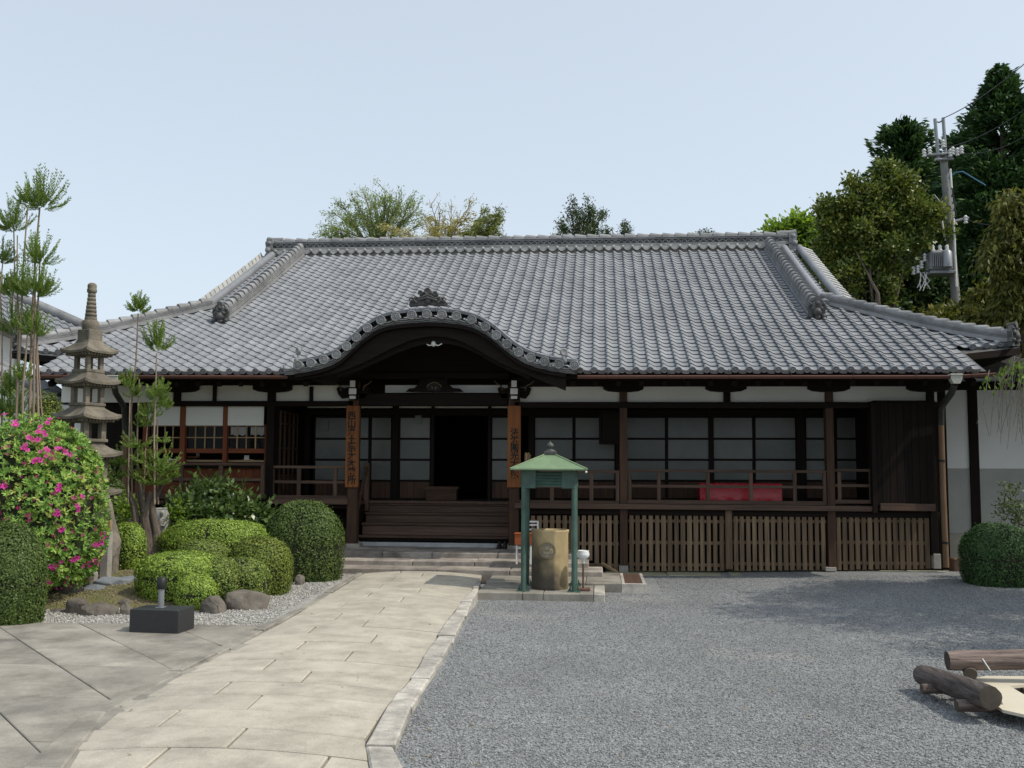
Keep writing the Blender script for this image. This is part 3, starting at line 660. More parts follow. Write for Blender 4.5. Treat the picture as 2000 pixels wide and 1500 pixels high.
# ---- descending and hip ridges
def axis_M(p, q, up=Vector((0, 0, 1))):
    a = (q-p).normalized(); b = up.cross(a).normalized(); c = a.cross(b); return Matrix(((a.x, b.x, c.x, p.x), (a.y, b.y, c.y, p.y), (a.z, b.z, c.z, p.z), (0, 0, 0, 1)))
def oni(name, parent, p, fwd, s=1.0):       # demon faced end tile, facing fwd
    M = axis_M(p, p+fwd); m = MB()
    sh = [(-.16, -.08), (.16, -.08), (.19, .02), (.15, .10), (.17, .22), (.10, .33), (0, .37), (-.10, .33), (-.17, .22), (-.15, .10), (-.19, .02)]
    m.prism([(u*s, v*s) for u, v in sh], lambda u, v, d_: M @ Vector((d_, u, v)), -.06, .02)
    for (u, v, rr) in ((0, .12, .085), (-.07, .19, .045), (.07, .19, .045), (0, .02, .06), (-.12, .04, .045), (.12, .04, .045), (0, .29, .05), (-.12, .27, .035), (.12, .27, .035)):
        m.blob(M @ Vector((.035*s, u*s, v*s)), rr*s, rr*s, rr*s, 8, 6)
    m.tube([M @ Vector((-.1, 0, .34*s)), M @ Vector((.06*s, 0, .36*s))], .06*s, 9)
    return part(name, m, TILEK, parent)
def sloped_ridge(name, pts, wid, hgt, parent=hall):
    pts = [Vector(p) for p in pts]; m = MB()
    up = Vector((0, 0, 1)); n = len(pts); secs = []
    for i, p in enumerate(pts):
        t = (pts[min(i+1, n-1)]-pts[max(i-1, 0)]).normalized(); s_ = t.cross(up).normalized(); secs.append((p, s_, s_.cross(t).normalized()))
    def layer(mm, w0, w1, z0, z1):
        for sg in (-1, 1): mm.grid([[p+s_*sg*w0+u*z0, p+s_*sg*w1+u*z1] for p, s_, u in secs], 0, False)
        mm.grid([[p-s_*w1+u*z1, p+s_*w1+u*z1] for p, s_, u in secs], 0, False)
        p, s_, u = secs[-1]; mm.add([p-s_*w0+u*z0, p+s_*w0+u*z0, p+s_*w1+u*z1, p-s_*w1+u*z1], [(0, 1, 2, 3)])
    layer(m, wid*1.2, wid*1.1, -.03, hgt*.22); part_ = part(name, m, TILED, parent)
    for k in range(5):
        mm = MB(); z = hgt*(.22+.16*k); layer(mm, wid*(1.0-.05*k), wid*(.99-.05*k), z, z+hgt*.10)
        mm2 = mm; layer(mm2, wid*(.70-.05*k), wid*(.70-.05*k), z+hgt*.09, z+hgt*.17); part('ridge_course', mm2, TILED, part_)
    L = sum((pts[i+1]-pts[i]).length for i in range(n-1)); k = max(2, int(L/.25)); d = [0]
    for i in range(n-1): d.append(d[-1]+(pts[i+1]-pts[i]).length)
    me_c = cap_mesh(L/k+.01, wid*.8)
    def at(s):
        i = max(0, min(n-2, int(np.searchsorted(d, s, side='right')-1))); f = (s-d[i])/(d[i+1]-d[i])
        return pts[i].lerp(pts[i+1], f)+secs[i][2]*(hgt*.98)
    for q in range(k):
        a, b2 = at(L*(k-q)/k), at(L*(k-q-1)/k); inst('cap_tile', me_c, part_, axis_M(a, b2))
    return part_
for X, nm in ((-7.53, 'L'), (4.12, 'R')):
    pts = [(X, y, rz(y)+.02) for y in np.linspace(YR-.15, 19.25, 14)]
    kr = sloped_ridge('descending_ridge', pts, .108, .245)
    p = Vector((X, 19.2, rz(19.2)+.03)); oni('demon_end_tile', kr, p, Vector((0, -1, -.12)).normalized(), 1.0)
for sgn, xc, xv in ((1, XRC, XVR), (-1, XLC, XVL)):
    pts = []
    for t in np.linspace(1.14, .03, 16):
        x = xc+(xv-xc)*t; y = YM+(YV-YM)*t; pts.append((x, y, rz(y)+lift(x, y)+.045+.04*max(0, .3-t)))
    hr = sloped_ridge('hip_ridge', pts, .09, .13)
    p = Vector(pts[-1])+Vector((0, 0, -.02)); oni('demon_end_tile', hr, p, Vector((sgn*.72, -.69, .02)).normalized(), .85)
    # verge rolls and verge tiles outside the descending ridge
    for k, xo in enumerate((.36, .72)):
        x = (4.12+xo) if sgn > 0 else (-7.53-xo); m = MB()
        pts = [(x, y, rz(y)+.07) for y in np.linspace(YR-.25, 20.0+.25*k, 14)]
        m.tube(pts, .085, 10); part('verge_roll', m, TILE, roof)
    x = (4.12+.80) if sgn > 0 else (-7.53-.80)
    m = MB(); m.cbox(-.01, .24, 0, .275, -.02, .018, .006, 0, Matrix.Rotation(R(-7), 4, 'X') @ Matrix.Translation((0, 0, .03))); m.cbox(.215, .24, 0, .26, -.13, .0, .006)
    me_v = m.mesh('verge_tile', TILEL)  # paler than the roof tiles: sun glow on the verge painted in
    for k in range(19):
        y = 20.05+k*.235
        if y > YR-.2: break
        ay = Vector((0, 1, (rz(y+.2)-rz(y))/.2)).normalized(); ax = Vector((sgn*.94, 0, -.34)); az = ax.cross(ay)
        M = Matrix(((ax.x, ay.x, az.x, x), (ax.y, ay.y, az.y, y), (ax.z, ay.z, az.z, rz(y)+.04), (0, 0, 0, 1))); inst('verge_tile', me_v, roof, M)
# ---- eaves: board, rafters, gutter
for xa_, xb_ in ((XL0+.03, lx[0]+.3), (lx[-1]-.25, XR0-.03)): m = MB(); m.cbox(xa_, xb_, YE+.05, YE+.13, ZE-.13, ZE-.02, .005); part('eave_board', m, DK[1], hall)
m = MB(); m.cbox(-.04, .04, 0, 2.9, -.10, 0, .006); me_ra = m.mesh('rafter', DK[2])
ay = Vector((0, 1, .40)).normalized(); az = Vector((1, 0, 0)).cross(ay)
for k in range(42):
    x = XL0+.15+k*(XR0-XL0-.3)/41
    if lx[0]+.3 < x < lx[-1]-.25: continue
    inst('rafter', me_ra, hall, Matrix(((1, 0, 0, x), (0, ay.y, az.y, YE+.12), (0, ay.z, az.z, ZE-.16), (0, 0, 0, 1))))
YG = YE-.12
def half_pipe(mm, p, q, r):
    M = axis_M(p, q); L = (q-p).length; n = 10
    prof = [(r*math.cos(a), r*math.sin(a)) for a in np.linspace(math.pi, 2*math.pi, n)]+[(r*.88*math.cos(a), r*.88*math.sin(a)) for a in np.linspace(2*math.pi, math.pi, n)]
    mm.prism(prof, lambda u, v, d_: M @ Vector((d_, u, v)), 0, L, 0, True)
for a, b2 in (((66, 736), (560, 737.5)), ((1128, 737), (1850, 737)), ((1850, 737), (1943, 732))):
    p, q = P(a[0], a[1]-3.5, YG), P(b2[0], b2[1]-3.5, YG); m = MB(); half_pipe(m, p, q, .055); g = part('gutter', m, COP, hall)
    k = max(1, int((q-p).length/.9))
    for i in range(k):
        c = p.lerp(q, (i+.5)/k); mm = MB()
        mm.tube([c+Vector((0, .02, .1)), c+Vector((0, -.057, .012)), c+Vector((0, -.03, -.05)), c+Vector((0, .03, -.055)), c+Vector((0, .25, -.02))], .007, 5); part('gutter_bracket', mm, BLACK, g)
for nm, hop, pts in (('R', (1866, 741), [(1864, 752), (1858, 768), (1838, 796), (1838, 830), (1842, 960), (1848, 1108)]), ('L', (223, 743), [(223, 755), (226, 768), (243, 795), (245, 850), (243, 980)])):
    c = P(*hop, YG); m = MB()
    m.prism([(-.085, .075), (.085, .075), (.085, 0), (.05, -.07), (-.05, -.07), (-.085, 0)], lambda u, v, d_: (c.x+u, d_, c.z+v), c.y-.07, c.y+.07)
    m.cbox(c.x-.095, c.x+.095, c.y-.08, c.y+.08, c.z+.06, c.z+.085, .005); hp = part('rain_hopper', m, HOP, hall)
    yy_ = [YG, YG+.1, YA-.22, YA-.18, YA-.18, YA-.18]; m = MB(); m.tube([P(px, py, yy_[i]) for i, (px, py) in enumerate(pts[:4])], .053, 10); part('pipe_elbow', m, PIPEU, hall); m = MB()
    m.tube([P(px, py, yy_[i+3]) for i, (px, py) in enumerate(pts[3:])], .05, 10); dp = part('downpipe', m, PIPEL, hall)
    for py in (900, 1060):
        if py < pts[-1][1]:
            c2 = P(np.interp(py, [p_[1] for p_ in pts], [p_[0] for p_ in pts]), py, YA-.18); mm = MB(); mm.tube([c2-Vector((0, 0, .02)), c2+Vector((0, 0, .02))], .056, 10); part('pipe_clip', mm, BLACK, dp)
# ---- veranda front (plane YA)
def post(px, py0, py1, wpx=24, m_=DK[0], Y=YA, label=None, name='post'):
    return bx(name, px-wpx/2, px+wpx/2, py0, py1, Y, Y+.2, m_, label=label)
for px, pb in ((1218, 1106), (1623, 1108)): post(px, 742, pb, 15, PILLAR[0])
post(1822, 742, 1085, 14); post(527, 742, 985, 15)
for px, pb in ((1218, 1104),): bx('post_base', px-9, px+9, 1105, 1120, YA-.02, YA+.22, STONE)
bx('post_base', 1824, 1838, 1082, 1111, YA-.03, YA+.22, STONE); bx('post_base', 1613, 1634, 1108, 1116, YA-.03, YA+.22, STONE)
for px in (1420,): post(px, 748, 786, 13, DK[0], YA+.01)
for px in (345, 418): post(px, 748, 786, 13 if px == 345 else 6, DK[0], YA+.01)
post(607, 755, 786, 6, DK[0], YA+.01)
post(1424, 990, 1112, 13, GW[0], YA+.01)
bx('eave_beam', 120, 700, 736, 752, YA-.04, YA+.16, DK[1]); bx('eave_beam', 1000, 1845, 736, 754, YA-.04, YA+.16, DK[1])
bx('lintel_beam', 330, 690, 783, 793, YA-.02, YA+.12, DK[1]); bx('lintel_beam', 1005, 1845, 785, 797, YA-.02, YA+.12, DK[1])
for a, b2 in ((330, 528), (530, 700), (700, 1000), (1005, 1218), (1219, 1420), (1421, 1622), (1623, 1830)):
    if a == 700: continue
    bx('plaster_panel', a, b2, 748, 788, YA+.08, YA+.12, APLAS)
bx('plaster_panel', 120, 330, 752, 786, YA+.08, YA+.12, APLAS)
for px in (345, 528, 1218, 1420, 1622, 1818):
    x = hx(px); z1 = hz(749); m = MB()
    m.prism([(-.35, 0), (.35, 0), (.35, -.10), (.27, -.135), (.12, -.15), (-.12, -.15), (-.27, -.135), (-.35, -.10)], lambda u, v, d_: (x+u, d_, z1+v), YA-.05, YA+.2); part('boat_bracket', m, DK[1], hall)
# floor, floor edge, beam below
def seg(a, b2, py0, py1, Y0, Y1, nm, m_): return bx(nm, a, b2, py0, py1, Y0, Y1, m_)
seg(1005, 1712, 985.5, 996, YA-.08, YA+.05, 'floor_edge', SW[1]); seg(523, 678, 974, 985, YA-.08, YA+.05, 'floor_edge', SW[1])
seg(1005, 1835, 997, 1008, YA+.03, YA+.16, 'floor_beam', DK[1]); seg(320, 678, 980, 992, YA+.03, YA+.16, 'floor_beam', DK[1])
m = MB(); zf_ = zfl; m.box(hx(1005), hx(1830), YA+.05, YB+.1, zf_-.06, zf_); m.box(-8.9, hx(690), YA+.05, YB+.1, zf_-.06, zf_); m.box(hx(690)+.003, hx(1005)-.003, YA+1.02, YB+.1, zf_-.06, zf_-.001)
part('veranda_floor', m, SW[2], hall)
# railings
def railing(a, b2, ytop, ymid, ybot, posts, Y=YA+.02):
    rl = bx('railing', a, b2, ytop-2.5, ytop+3, Y, Y+.055, SW[1]); 
    bx('rail', a, b2, ymid-2.5, ymid+3.5, Y+.01, Y+.05, SW[1], rl); bx('rail', a, b2, ybot-3.5, ybot+4.5, Y-.01, Y+.07, SW[1], rl)
    for px in posts: bx('rail_post', px-3.6, px+3.6, ytop+3, ybot+5, Y+.004, Y+.06, SW[0], rl)
railing(1010, 1210, 920.5, 950, 981, (1078, 1155, 1206)); railing(1226, 1615, 920, 950, 981, (1230, 1287, 1383, 1467, 1553, 1611)); railing(1631, 1706, 918.5, 948, 979.5, (1640, 1702))
railing(522, 680, 912, 941, 971, (531, 583, 654))
railing(320, 516, 906, 936, 968, (353, 430, 512), YA-.16)
# slatted skirt panels
def skirt(a, b2, ys, n, xcut=None):
    f = bx('lattice_panel', a, b2, ys[0]+9, ys[0]+15, YA+.075, YA+.10, GW[1], Yr=YA+.06)
    for yv in (ys[0]+54, ys[1]-13): bx('lattice_rail', a, b2, yv-3, yv+3.5, YA+.075, YA+.10, GW[1], f, Yr=YA+.06)
    pitch = (b2-a)/n
    for k in range(n):
        px = a+pitch*(k+.5); yb_ = ys[1]+(ys[2]-ys[1])*k/max(1, n-1)
        if xcut: yb_ = min(yb_, xcut(px))
        bx('slat', px-pitch*.34+random.uniform(-.4, .4), px+pitch*.34+random.uniform(-.4, .4), ys[0]+random.uniform(-.5, .5), yb_+random.uniform(-.6, .6), YA+.05, YA+.075, GW[0], f, .003, Yr=YA+.06)
skirt(1022, 1209, (1007, 1116, 1115), 15, lambda px: 1068+max(0, px-1095)*.47)
skirt(1227, 1416, (1006, 1116, 1115), 15); skirt(1431, 1614, (1006, 1115, 1113), 15); skirt(1632, 1817, (1006, 1113, 1111), 15)
m = MB(); m.box(hx(1022), XA(1826, 18.5, 1000), YA+.9, YA+.95, -.1, zfl-.07); m.box(-8.9, hx(690), YA+.5, YA+.55, 0, zfl-.07); part('underfloor_screen', m, DK[1], hall)
# yellow timber lying along the foot of the skirt
mb = MB(); p, q = P(1176, 1101, YA-.1), P(1204, 1118, YA-.45); M = axis_M(p, q); mb.cbox(0, (q-p).length, -.03, .03, -.02, .025, .004, 0, M)
top('timber_offcut', mb, PW[0], 'short pale timber offcut lying aslant at the end of the stone steps', 'timber', p)
# shutter box on the right
bxx = bx('shutter_box', 1706, 1826, 782, 786, YA-.12, YA+.1, DK[1])
for k in range(8):
    a = 1708+k*14.6; bx('board', a, a+14.2, 786, 987, YA-.10+random.uniform(-.004, .004), YA-.07, DK[0], bxx, .003)
bx('box_sill', 1720, 1828, 984, 998, YA-.13, YA+.1, SW[1], bxx); bx('box_stile', 1703, 1712, 784, 1002, YA-.13, YA+.08, DK[0], bxx)
m = MB(); m.box(hx(1710), hx(1712), YA, YB, zfl, hz(786)); part('end_wall', m, DK[0], hall)
# ---- shoji wall (plane YB)
def B(name, px0, px1, py0, py1, Y0, Y1, m_, parent=None): return bx(name, px0, px1, py0, py1, Y0, Y1, m_, parent, .004, None, YB)
ROWS = [(816, 855), (858, 896), (899, 937)]
def shoji(a, b2, left=3, right=3, wood_=PILLAR):
    f = B('shoji_screen', a, a+left, 812, 977, YB, YB+.035, DK[0]); B('stile', b2-right, b2, 812, 977, YB, YB+.035, DK[0], f)
    for yv in (812, 855, 896, 937, 973): B('screen_rail', a+left, b2-right, yv, yv+(4 if yv != 812 else 3.5), YB+.002, YB+.033, DK[1], f)
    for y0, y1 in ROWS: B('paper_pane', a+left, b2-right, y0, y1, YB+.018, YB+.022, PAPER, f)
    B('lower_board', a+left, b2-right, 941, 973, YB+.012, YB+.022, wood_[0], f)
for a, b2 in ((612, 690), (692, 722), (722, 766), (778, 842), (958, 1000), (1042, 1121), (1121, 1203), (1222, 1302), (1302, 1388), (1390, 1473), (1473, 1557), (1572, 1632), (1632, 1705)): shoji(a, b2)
for px, w_ in ((772, 12), (1038, 12), (1212, 20), (1389, 10), (1564, 16), (845, 6), (956, 6)): B('inner_post', px-w_/2, px+w_/2, 780, 980, YB-.04, YB+.1, DK[0])
B('inner_lintel', 600, 1710, 800, 812, YB-.03, YB+.1, DK[1]); B('inner_plaster', 600, 1710, 770, 797, YB+.02, YB+.06, APLAS); B('threshold', 600, 1710, 977, 984, YB-.02, YB+.1, DK[1])
B('inner_wall', 600, 1710, 640, 768, YB+.03, YB+.08, DK[1])
# dark room behind
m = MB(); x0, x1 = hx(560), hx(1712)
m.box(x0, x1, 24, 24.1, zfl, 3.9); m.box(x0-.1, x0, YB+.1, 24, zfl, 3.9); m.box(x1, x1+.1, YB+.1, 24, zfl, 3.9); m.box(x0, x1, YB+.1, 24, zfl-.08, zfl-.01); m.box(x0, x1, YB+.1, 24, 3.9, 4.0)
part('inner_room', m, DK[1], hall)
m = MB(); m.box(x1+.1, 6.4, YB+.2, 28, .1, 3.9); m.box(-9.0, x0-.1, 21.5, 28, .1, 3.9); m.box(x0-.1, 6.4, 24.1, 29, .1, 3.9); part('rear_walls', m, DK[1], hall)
# ---- side partition with sliding doors left of the entrance veranda
xs_ = hx(538); m = MB()
part_w = None
ZT, ZBt = hz(800), zfl
m = MB(); m.box(xs_-.06, xs_-.02, YA+.2, YB, zfl, hz(752)); sp = part('side_partition', m, DK[0], hall)
for k in range(4):
    y0 = YA+.22+k*.265
    m = MB(); m.cbox(xs_-.02, xs_+.015, y0, y0+.03, zfl+.02, ZT, .004); m.cbox(xs_-.02, xs_+.015, y0+.225, y0+.255, zfl+.02, ZT, .004)
    for zz in (zfl+.02, zfl+.45, zfl+.95, zfl+1.4, ZT-.04): m.cbox(xs_-.018, xs_+.012, y0+.03, y0+.225, zz, zz+.03, .004)
    sdr = part('sliding_door', m, PILLAR[0], sp); m = MB(); m.box(xs_-.008, xs_-.003, y0+.03, y0+.225, zfl+.45, ZT-.04); part('pane', m, GLASS, sdr); m = MB(); m.box(xs_-.008, xs_-.003, y0+.031, y0+.224, zfl+.05, zfl+.449); part('lower_board', m, PILLAR[0], sdr)
# ---- window bay on the left
YW = YA+.12
def W(name, px0, px1, py0, py1, Y0, Y1, m_, parent=None, c=.004): return bx(name, px0, px1, py0, py1, Y0, Y1, m_, parent, c, None, YW)
m = MB(); xa, xb = hx(262, YW), hx(518, YW); za_, zb_ = hz(985, YW), hz(788, YW)
m.box(xa, xb, YW+1.8, YW+1.85, za_, zb_); m.box(xa, xb, YW+.06, YW+1.8, za_-.05, za_); m.box(xa, xb, YW+.06, YW+1.8, zb_, zb_+.05); m.box(xa-.05, xa, YW+.06, YW+1.85, za_, zb_); m.box(xb, xb+.05, YW+.06, YW+1.85, za_, zb_); part('window_room', m, DK[1], hall)
for px, w_ in ((284, 9), (357, 10), (440, 8)): W('window_post', px-w_/2, px+w_/2, 788, 912, YW-.02, YW+.08, RD[0])
W('window_post', 516, 524, 830, 985, YW-.02, YW+.06, RD[0])
for a, b2 in ((289, 352), (362, 436), (444, 516)):
    wn = W('window', a, b2, 876, 885, YW+.02, YW+.06, RD[1]); W('window_frame', a, b2, 829, 832.5, YW+.02, YW+.06, PW[1], wn); W('window_frame', a, b2, 903, 911, YW-.01, YW+.07, DK[1], wn)
    for k in (1, 2, 3): px = a+(b2-a)*k/4; W('glazing_bar', px-1.1, px+1.1, 832.5, 876, YW+.022, YW+.05, PW[0], wn, .002)
    W('glazing_bar', a, b2, 853.5, 855.5, YW+.018, YW+.047, PW[1], wn, .002)
    W('pane', a, b2, 832.5, 876, YW+.052, YW+.056, mat('window_glass', (.02, .022, .022), (.02, .022, .022), 1, rough=.05, spec=.5, bump=0, rnd=0) if 'window_glass' not in bpy.data.materials else bpy.data.materials['window_glass'], wn, .001)
    W('blind', a+.3, b2-.3, 789, 831, YW-.005, YW+.008, BLIND)
gm = bpy.data.materials['window_glass']; gm.node_tree.nodes['Principled BSDF'].inputs['Transmission Weight'].default_value = .0
gm.node_tree.nodes['Principled BSDF'].inputs['Alpha'].default_value = .14
W('counter_shelf', 289, 516, 898, 902, YW+.08, YW+.4, PW[1])
W('counter_front', 262, 518, 910, 914, YW-.03, YW+.05, DK[1])
for k in range(11):
    a = 262+k*23.2; W('wall_board', a, a+22.9, 914, 966, YW+.02+random.uniform(-.002, .002), YW+.04, RD[0], None, .003)
W('wall_rail', 262, 518, 938, 941, YW+.005, YW+.03, DK[1]); W('wall_sill', 262, 522, 964, 975, YW-.06, YW+.08, SW[1])
for px in (330, 425): W('floor_post', px-7, px+7, 976, 1040, YW, YW+.12, DK[0])
def curtain(a, b2, y0, y1, Y):
    p, q = P(a, y0, Y), P(b2, y1, Y); n = 40; m = MB()
    m.grid([[(p.x+(q.x-p.x)*k/n, Y+.012*math.sin(k*1.3), z+(.012*math.sin(k*.35) if z < p.z else 0)) for k in range(n+1)] for z in (p.z, (p.z+q.z)/2, q.z)]); return m
for i, (a, b2) in enumerate(((451, 480), (490, 517))): part('short_curtain', curtain(a, b2, 834, 850, YW+.09), WPAINT, hall)
mb = MB(); p = P(300, 896, YW+.2); q = P(349, 908, YW+.2); mb.cbox(p.x, q.x, YW+.15, YW+.4, q.z, p.z, .005); top('white_box', mb, WPAINT, 'long white box on the window sill behind the cedar stems', 'box', ((p.x+q.x)/2, YW+.3, q.z))
mb = MB(); p = P(477, 889, YW+.2); q = P(486, 897.5, YW+.2); mb.cbox(p.x, q.x, YW+.2, YW+.215, q.z, p.z, .002); mb.cbox(p.x-.01, q.x+.09, YW+.15, YW+.24, q.z-.018, q.z, .003, 1)
top('card_stand', mb, [WPAINT, PW[1]], 'small white card standing on a wooden tray inside the right hand window', 'card', ((p.x+q.x)/2, YW+.2, q.z-.018))
mb = MB(); p = P(370, 892, YW+.25); mb.cbox(p.x-.02, p.x+.17, YW+.2, YW+.33, ZA(899, YW+.2), ZA(895, YW+.2), .004, 0); mb.cbox(p.x+.15, p.x+.16, YW+.2, YW+.33, ZA(898, YW+.2), ZA(888, YW+.2), .003, 1)
top('book_tray', mb, [BR[1], WPAINT], 'dark wooden tray with a white leaflet inside the middle window', 'tray', (p.x, YW+.25, ZA(899, YW+.2)))
# ================================================================== porch with curved gable
# wooden steps
WS = [(1047, 17.86), (1022, 18.1), (1001.5, 18.36), (982.5, 18.62)]
for k, (py, Y) in enumerate(WS):
    z = P(850, py, Y).z; x0, x1 = XA(698+k*7, Y, py), XA(1003, Y, py)
    zl = P(850, WS[k-1][0], WS[k-1][1]).z if k else z-.12
    m = MB(); m.cbox(x0, x1, Y, Y+.34, z-.045, z, .01); t = part('wooden_step', m, SW[1], hall)
    m = MB(); m.box(x0+.02, x1, Y+.04, Y+.06, zl, z-.046); part('riser', m, SW[1] if k else DK[1], t)
m = MB(); m.cbox(XA(690, 17.9), XA(697, 17.9), 17.9, 18.7, zp, zfl-.05, .01); part('step_stringer', m, DK[2], hall)
bx('newel_post', 710, 720, 904, 998, 18.58, 18.66, SW[0])
p, q = P(716, 912, 18.6), P(697, 1004, 17.75); m = MB(); M = axis_M(p, q); m.cbox(0, (q-p).length, -.025, .025, -.03, .03, .005, 0, M); part('stair_handrail', m, SW[1], hall)
YC = YA-.02
for px in (688.5, 1004):
    c = bx('porch_post', px-10, px+10, 745, 1064 if px < 800 else 1068, YC, YC+.2, PILLAR[0], c=.018)
    bx('post_shoe', px-13.5, px+13.5, 1062 if px < 800 else 1066, 1070 if px < 800 else 1074, YC-.03, YC+.23, STEPM, c=.01)
    # white tipped carved nosings and scroll arms
    x = XA(px, YC, 760); 
    for y0, y1, ww in ((742, 757, 6), (757.5, 771, 8), (772, 780, 7)):
        n_ = bx('bracket_nosing', px-ww, px+ww, y0, y1, YC-.22, YC+.0, DK[2], c=.02)
        bx('white_tip', px-ww+.8, px+ww-.8, y0+1, y1-1, YC-.228, YC-.221, WPAINT, n_, .002)
    for sg in (-1, 1):
        m = MB(); z = P(px, 765, YC).z
        m.prism([(sg*u, v) for u, v in ((.08, -.10), (.20, -.12), (.27, -.04), (.30, .06), (.24, .10), (.17, .06), (.08, .08))][::sg], lambda u, v, d_: (x+u, d_, z+v), YC+.02, YC+.14); part('bracket_arm', m, DK[1], hall)
        m = MB(); m.tube([(x+sg*.20, YC-.03, z+.02), (x+sg*.22, YC-.03, z+.10), (x+sg*.30, YC-.03, z+.14), (x+sg*.36, YC-.03, z+.20)], [.010, .012, .010, .006], 6); part('scroll_arm', m, GW[1], hall)
def sign(px0, px1, py0, py1, text, tx, ty0, ty1, label):
    Y = YC-.045; b_ = bx('sign_board', px0, px1, py0, py1, Y, Y+.03, SB[0], label=label)
    n = len(text); 
    for i, ch in enumerate(text):
        cu = bpy.data.curves.new('t', 'FONT'); cu.body = ch; cu.align_x = 'CENTER'; cu.align_y = 'CENTER'; cu.extrude = .0015
        zc = P(tx, ty0+(ty1-ty0)*(i+.5)/n, Y).z; hgt = (P(tx, ty0, Y).z-P(tx, ty1, Y).z)/n; cu.size = hgt*1.12; cu.offset = .004
        to = bpy.data.objects.new('t', cu); sc.collection.objects.link(to); bpy.context.view_layer.update()
        me = bpy.data.meshes.new_from_object(to.evaluated_get(bpy.context.evaluated_depsgraph_get())); bpy.data.objects.remove(to); bpy.data.curves.remove(cu)
        me.materials.clear(); me.materials.append(INK)
        o = inst('lettering', me, b_, Matrix.Translation((XA(tx, Y, ty0+(ty1-ty0)*(i+.5)/n), Y-.002, zc)) @ Matrix.Rotation(R(90), 4, 'X') @ Matrix.Rotation(R(random.uniform(-3, 3)), 4, 'Z')); o['kind'] = 'thing'
sign(675, 701, 792, 952, '西山浄土宗大本務所', 687, 805, 946, 'tall orange wooden board with nine inked characters on the left porch post')
sign(991, 1017, 792, 952, '法然圓光大師堂', 1005, 838, 944, 'tall orange wooden board with seven inked characters on the right porch post')
# rainbow beam, frog-leg strut, tympanum
bx('rainbow_beam', 700, 993, 767, 793, YC+.02, YC+.17, DK[1], c=.02)
bx('porch_plaster', 752, 992, 752, 768, YC+.30, YC+.34, APLAS)
kz = [(793, 764.8), (799, 759), (810, 758), (819.5, 748), (821, 739), (829, 742), (848, 739), (866, 742), (875, 739), (873, 748), (885, 758), (898, 759), (905, 764.8)]
m = MB(); m.prism([(P(px, py, YC).x, P(px, py, YC).z) for px, py in kz][::-1], lambda u, v, d_: (u, d_, v), YC-.02, YC+.08); fl = part('frog_leg_strut', m, DK[1], hall)
m = MB(); arc_ = [(834, 757), (835, 753), (840, 749), (848, 746), (856, 749), (861, 753), (862, 757)]
m.tube([P(px, py, YC-.03) for px, py in arc_], .012, 6); m.tube([P(px, py, YC-.03) for px, py in ((844, 761), (845, 757), (842, 755))], .010, 5); m.tube([P(px, py, YC-.03) for px, py in ((851, 761), (850, 757), (853, 755))], .010, 5); part('carved_rim', m, GW[1], fl)
m = MB(); m.prism([(P(px, py, YC).x, P(px, py, YC).z) for px, py in ((836, 757), (840, 751), (848, 747.5), (856, 751), (860, 757), (860, 763), (836, 763))][::-1], lambda u, v, d_: (u, d_, v), YC-.026, YC-.019); part('recess_shade', m, INK, fl)  # thin black plate paints the shade of a carved hollow onto the strut
bx('collar_beam', 700, 993, 728, 738.5, YC+.03, YC+.15, DK[1])
def yback(x, dz=0.0):                       # where the curved roof runs into the main slope
    for y in np.linspace(16.3, 21, 300):
        if rz(y) > kz_(x)+dz: return y
    return 17
pr = part('porch_roof', (lambda m: m.grid([[(x, y, kz_(x)-.035) for x in gxf] for y in (YK_+.02,)]+[[(x, YK_+.02+(max(16.5, yback(x))+.25-YK_)*t, kz_(x)-.035) for x in gxf] for t in (.5, 1)]) or m)(MB()), TILE, hall)
def slope(x): return math.atan2(kz_(x+.03)-kz_(x-.03), .06)
for p in DC:
    x = p.x; z = kz_(x); a = slope(x); yb_ = max(16.6, yback(x))+.15
    m = MB(); m.tube([(x, YK_+.02, z), (x, YK_+.30, z), (x, YK_+.301, z), (x, yb_, z)], [.068, .068, .062, .062], 12)
    t = part('tile_roll', m, TILE, pr)
    m = MB(); Mx = Matrix.Translation((x, YK_+.03, z)) @ Matrix.Rotation(R(90), 4, 'X')
    m.lathe(0, 0, [(.074, -.02), (.078, .05), (.066, .055), (.062, .044), (.040, .044), (.036, .052), (.028, .052), (.024, .044), (.016, .044), (.012, .056), (0, .056)], 18, 0, True, Mx, False); part('disc_end_tile', m, TILED, t)
for i in range(len(DC)):
    x0 = DC[i-1].x if i else xe0+.05; x1 = DC[i].x
    z0, z1 = kz_(x0), kz_(x1)
    m = MB(); n = 7
    for lay, (yy, dz) in enumerate(((YK_+.02, -.055), (YK_+.05, -.085), (YK_+.08, -.112))):
        up = [(x0+(x1-x0)*k/n, yy, z0+(z1-z0)*k/n+dz+.022-.012*math.sin(math.pi*k/n)) for k in range(n+1)]
        lo = [(q_[0], yy, q_[2]-.024) for q_ in up]; bk = [(q_[0], yy+.25, q_[2]+.02) for q_ in up]
        m.grid([lo, up, bk], 0, False)
    part('pan_tile', m, TILED, pr)
nb = 20
for i in range(nb):                          # raised band over the discs
    xa, xb = xe0+.22+(xe1-xe0-.30)*i/nb, xe0+.22+(xe1-xe0-.30)*(i+1)/nb-.006
    xs4 = np.linspace(xa, xb, 4); m = MB(); rows = []
    for (yy, dz) in ((YK_+.13, .068), (YK_+.115, .115), (YK_+.17, .132), (YK_+.45, .135), (YK_+.45, .05)):
        rows.append([(x-math.sin(slope(x))*dz, yy, kz_(x)+math.cos(slope(x))*dz) for x in xs4])
    m.grid(rows, 0, False)
    for e in (0, 3): m.add([r_[e] for r_ in rows], [(0, 1, 2, 3, 4)])
    part('edge_tile', m, TILE, pr)
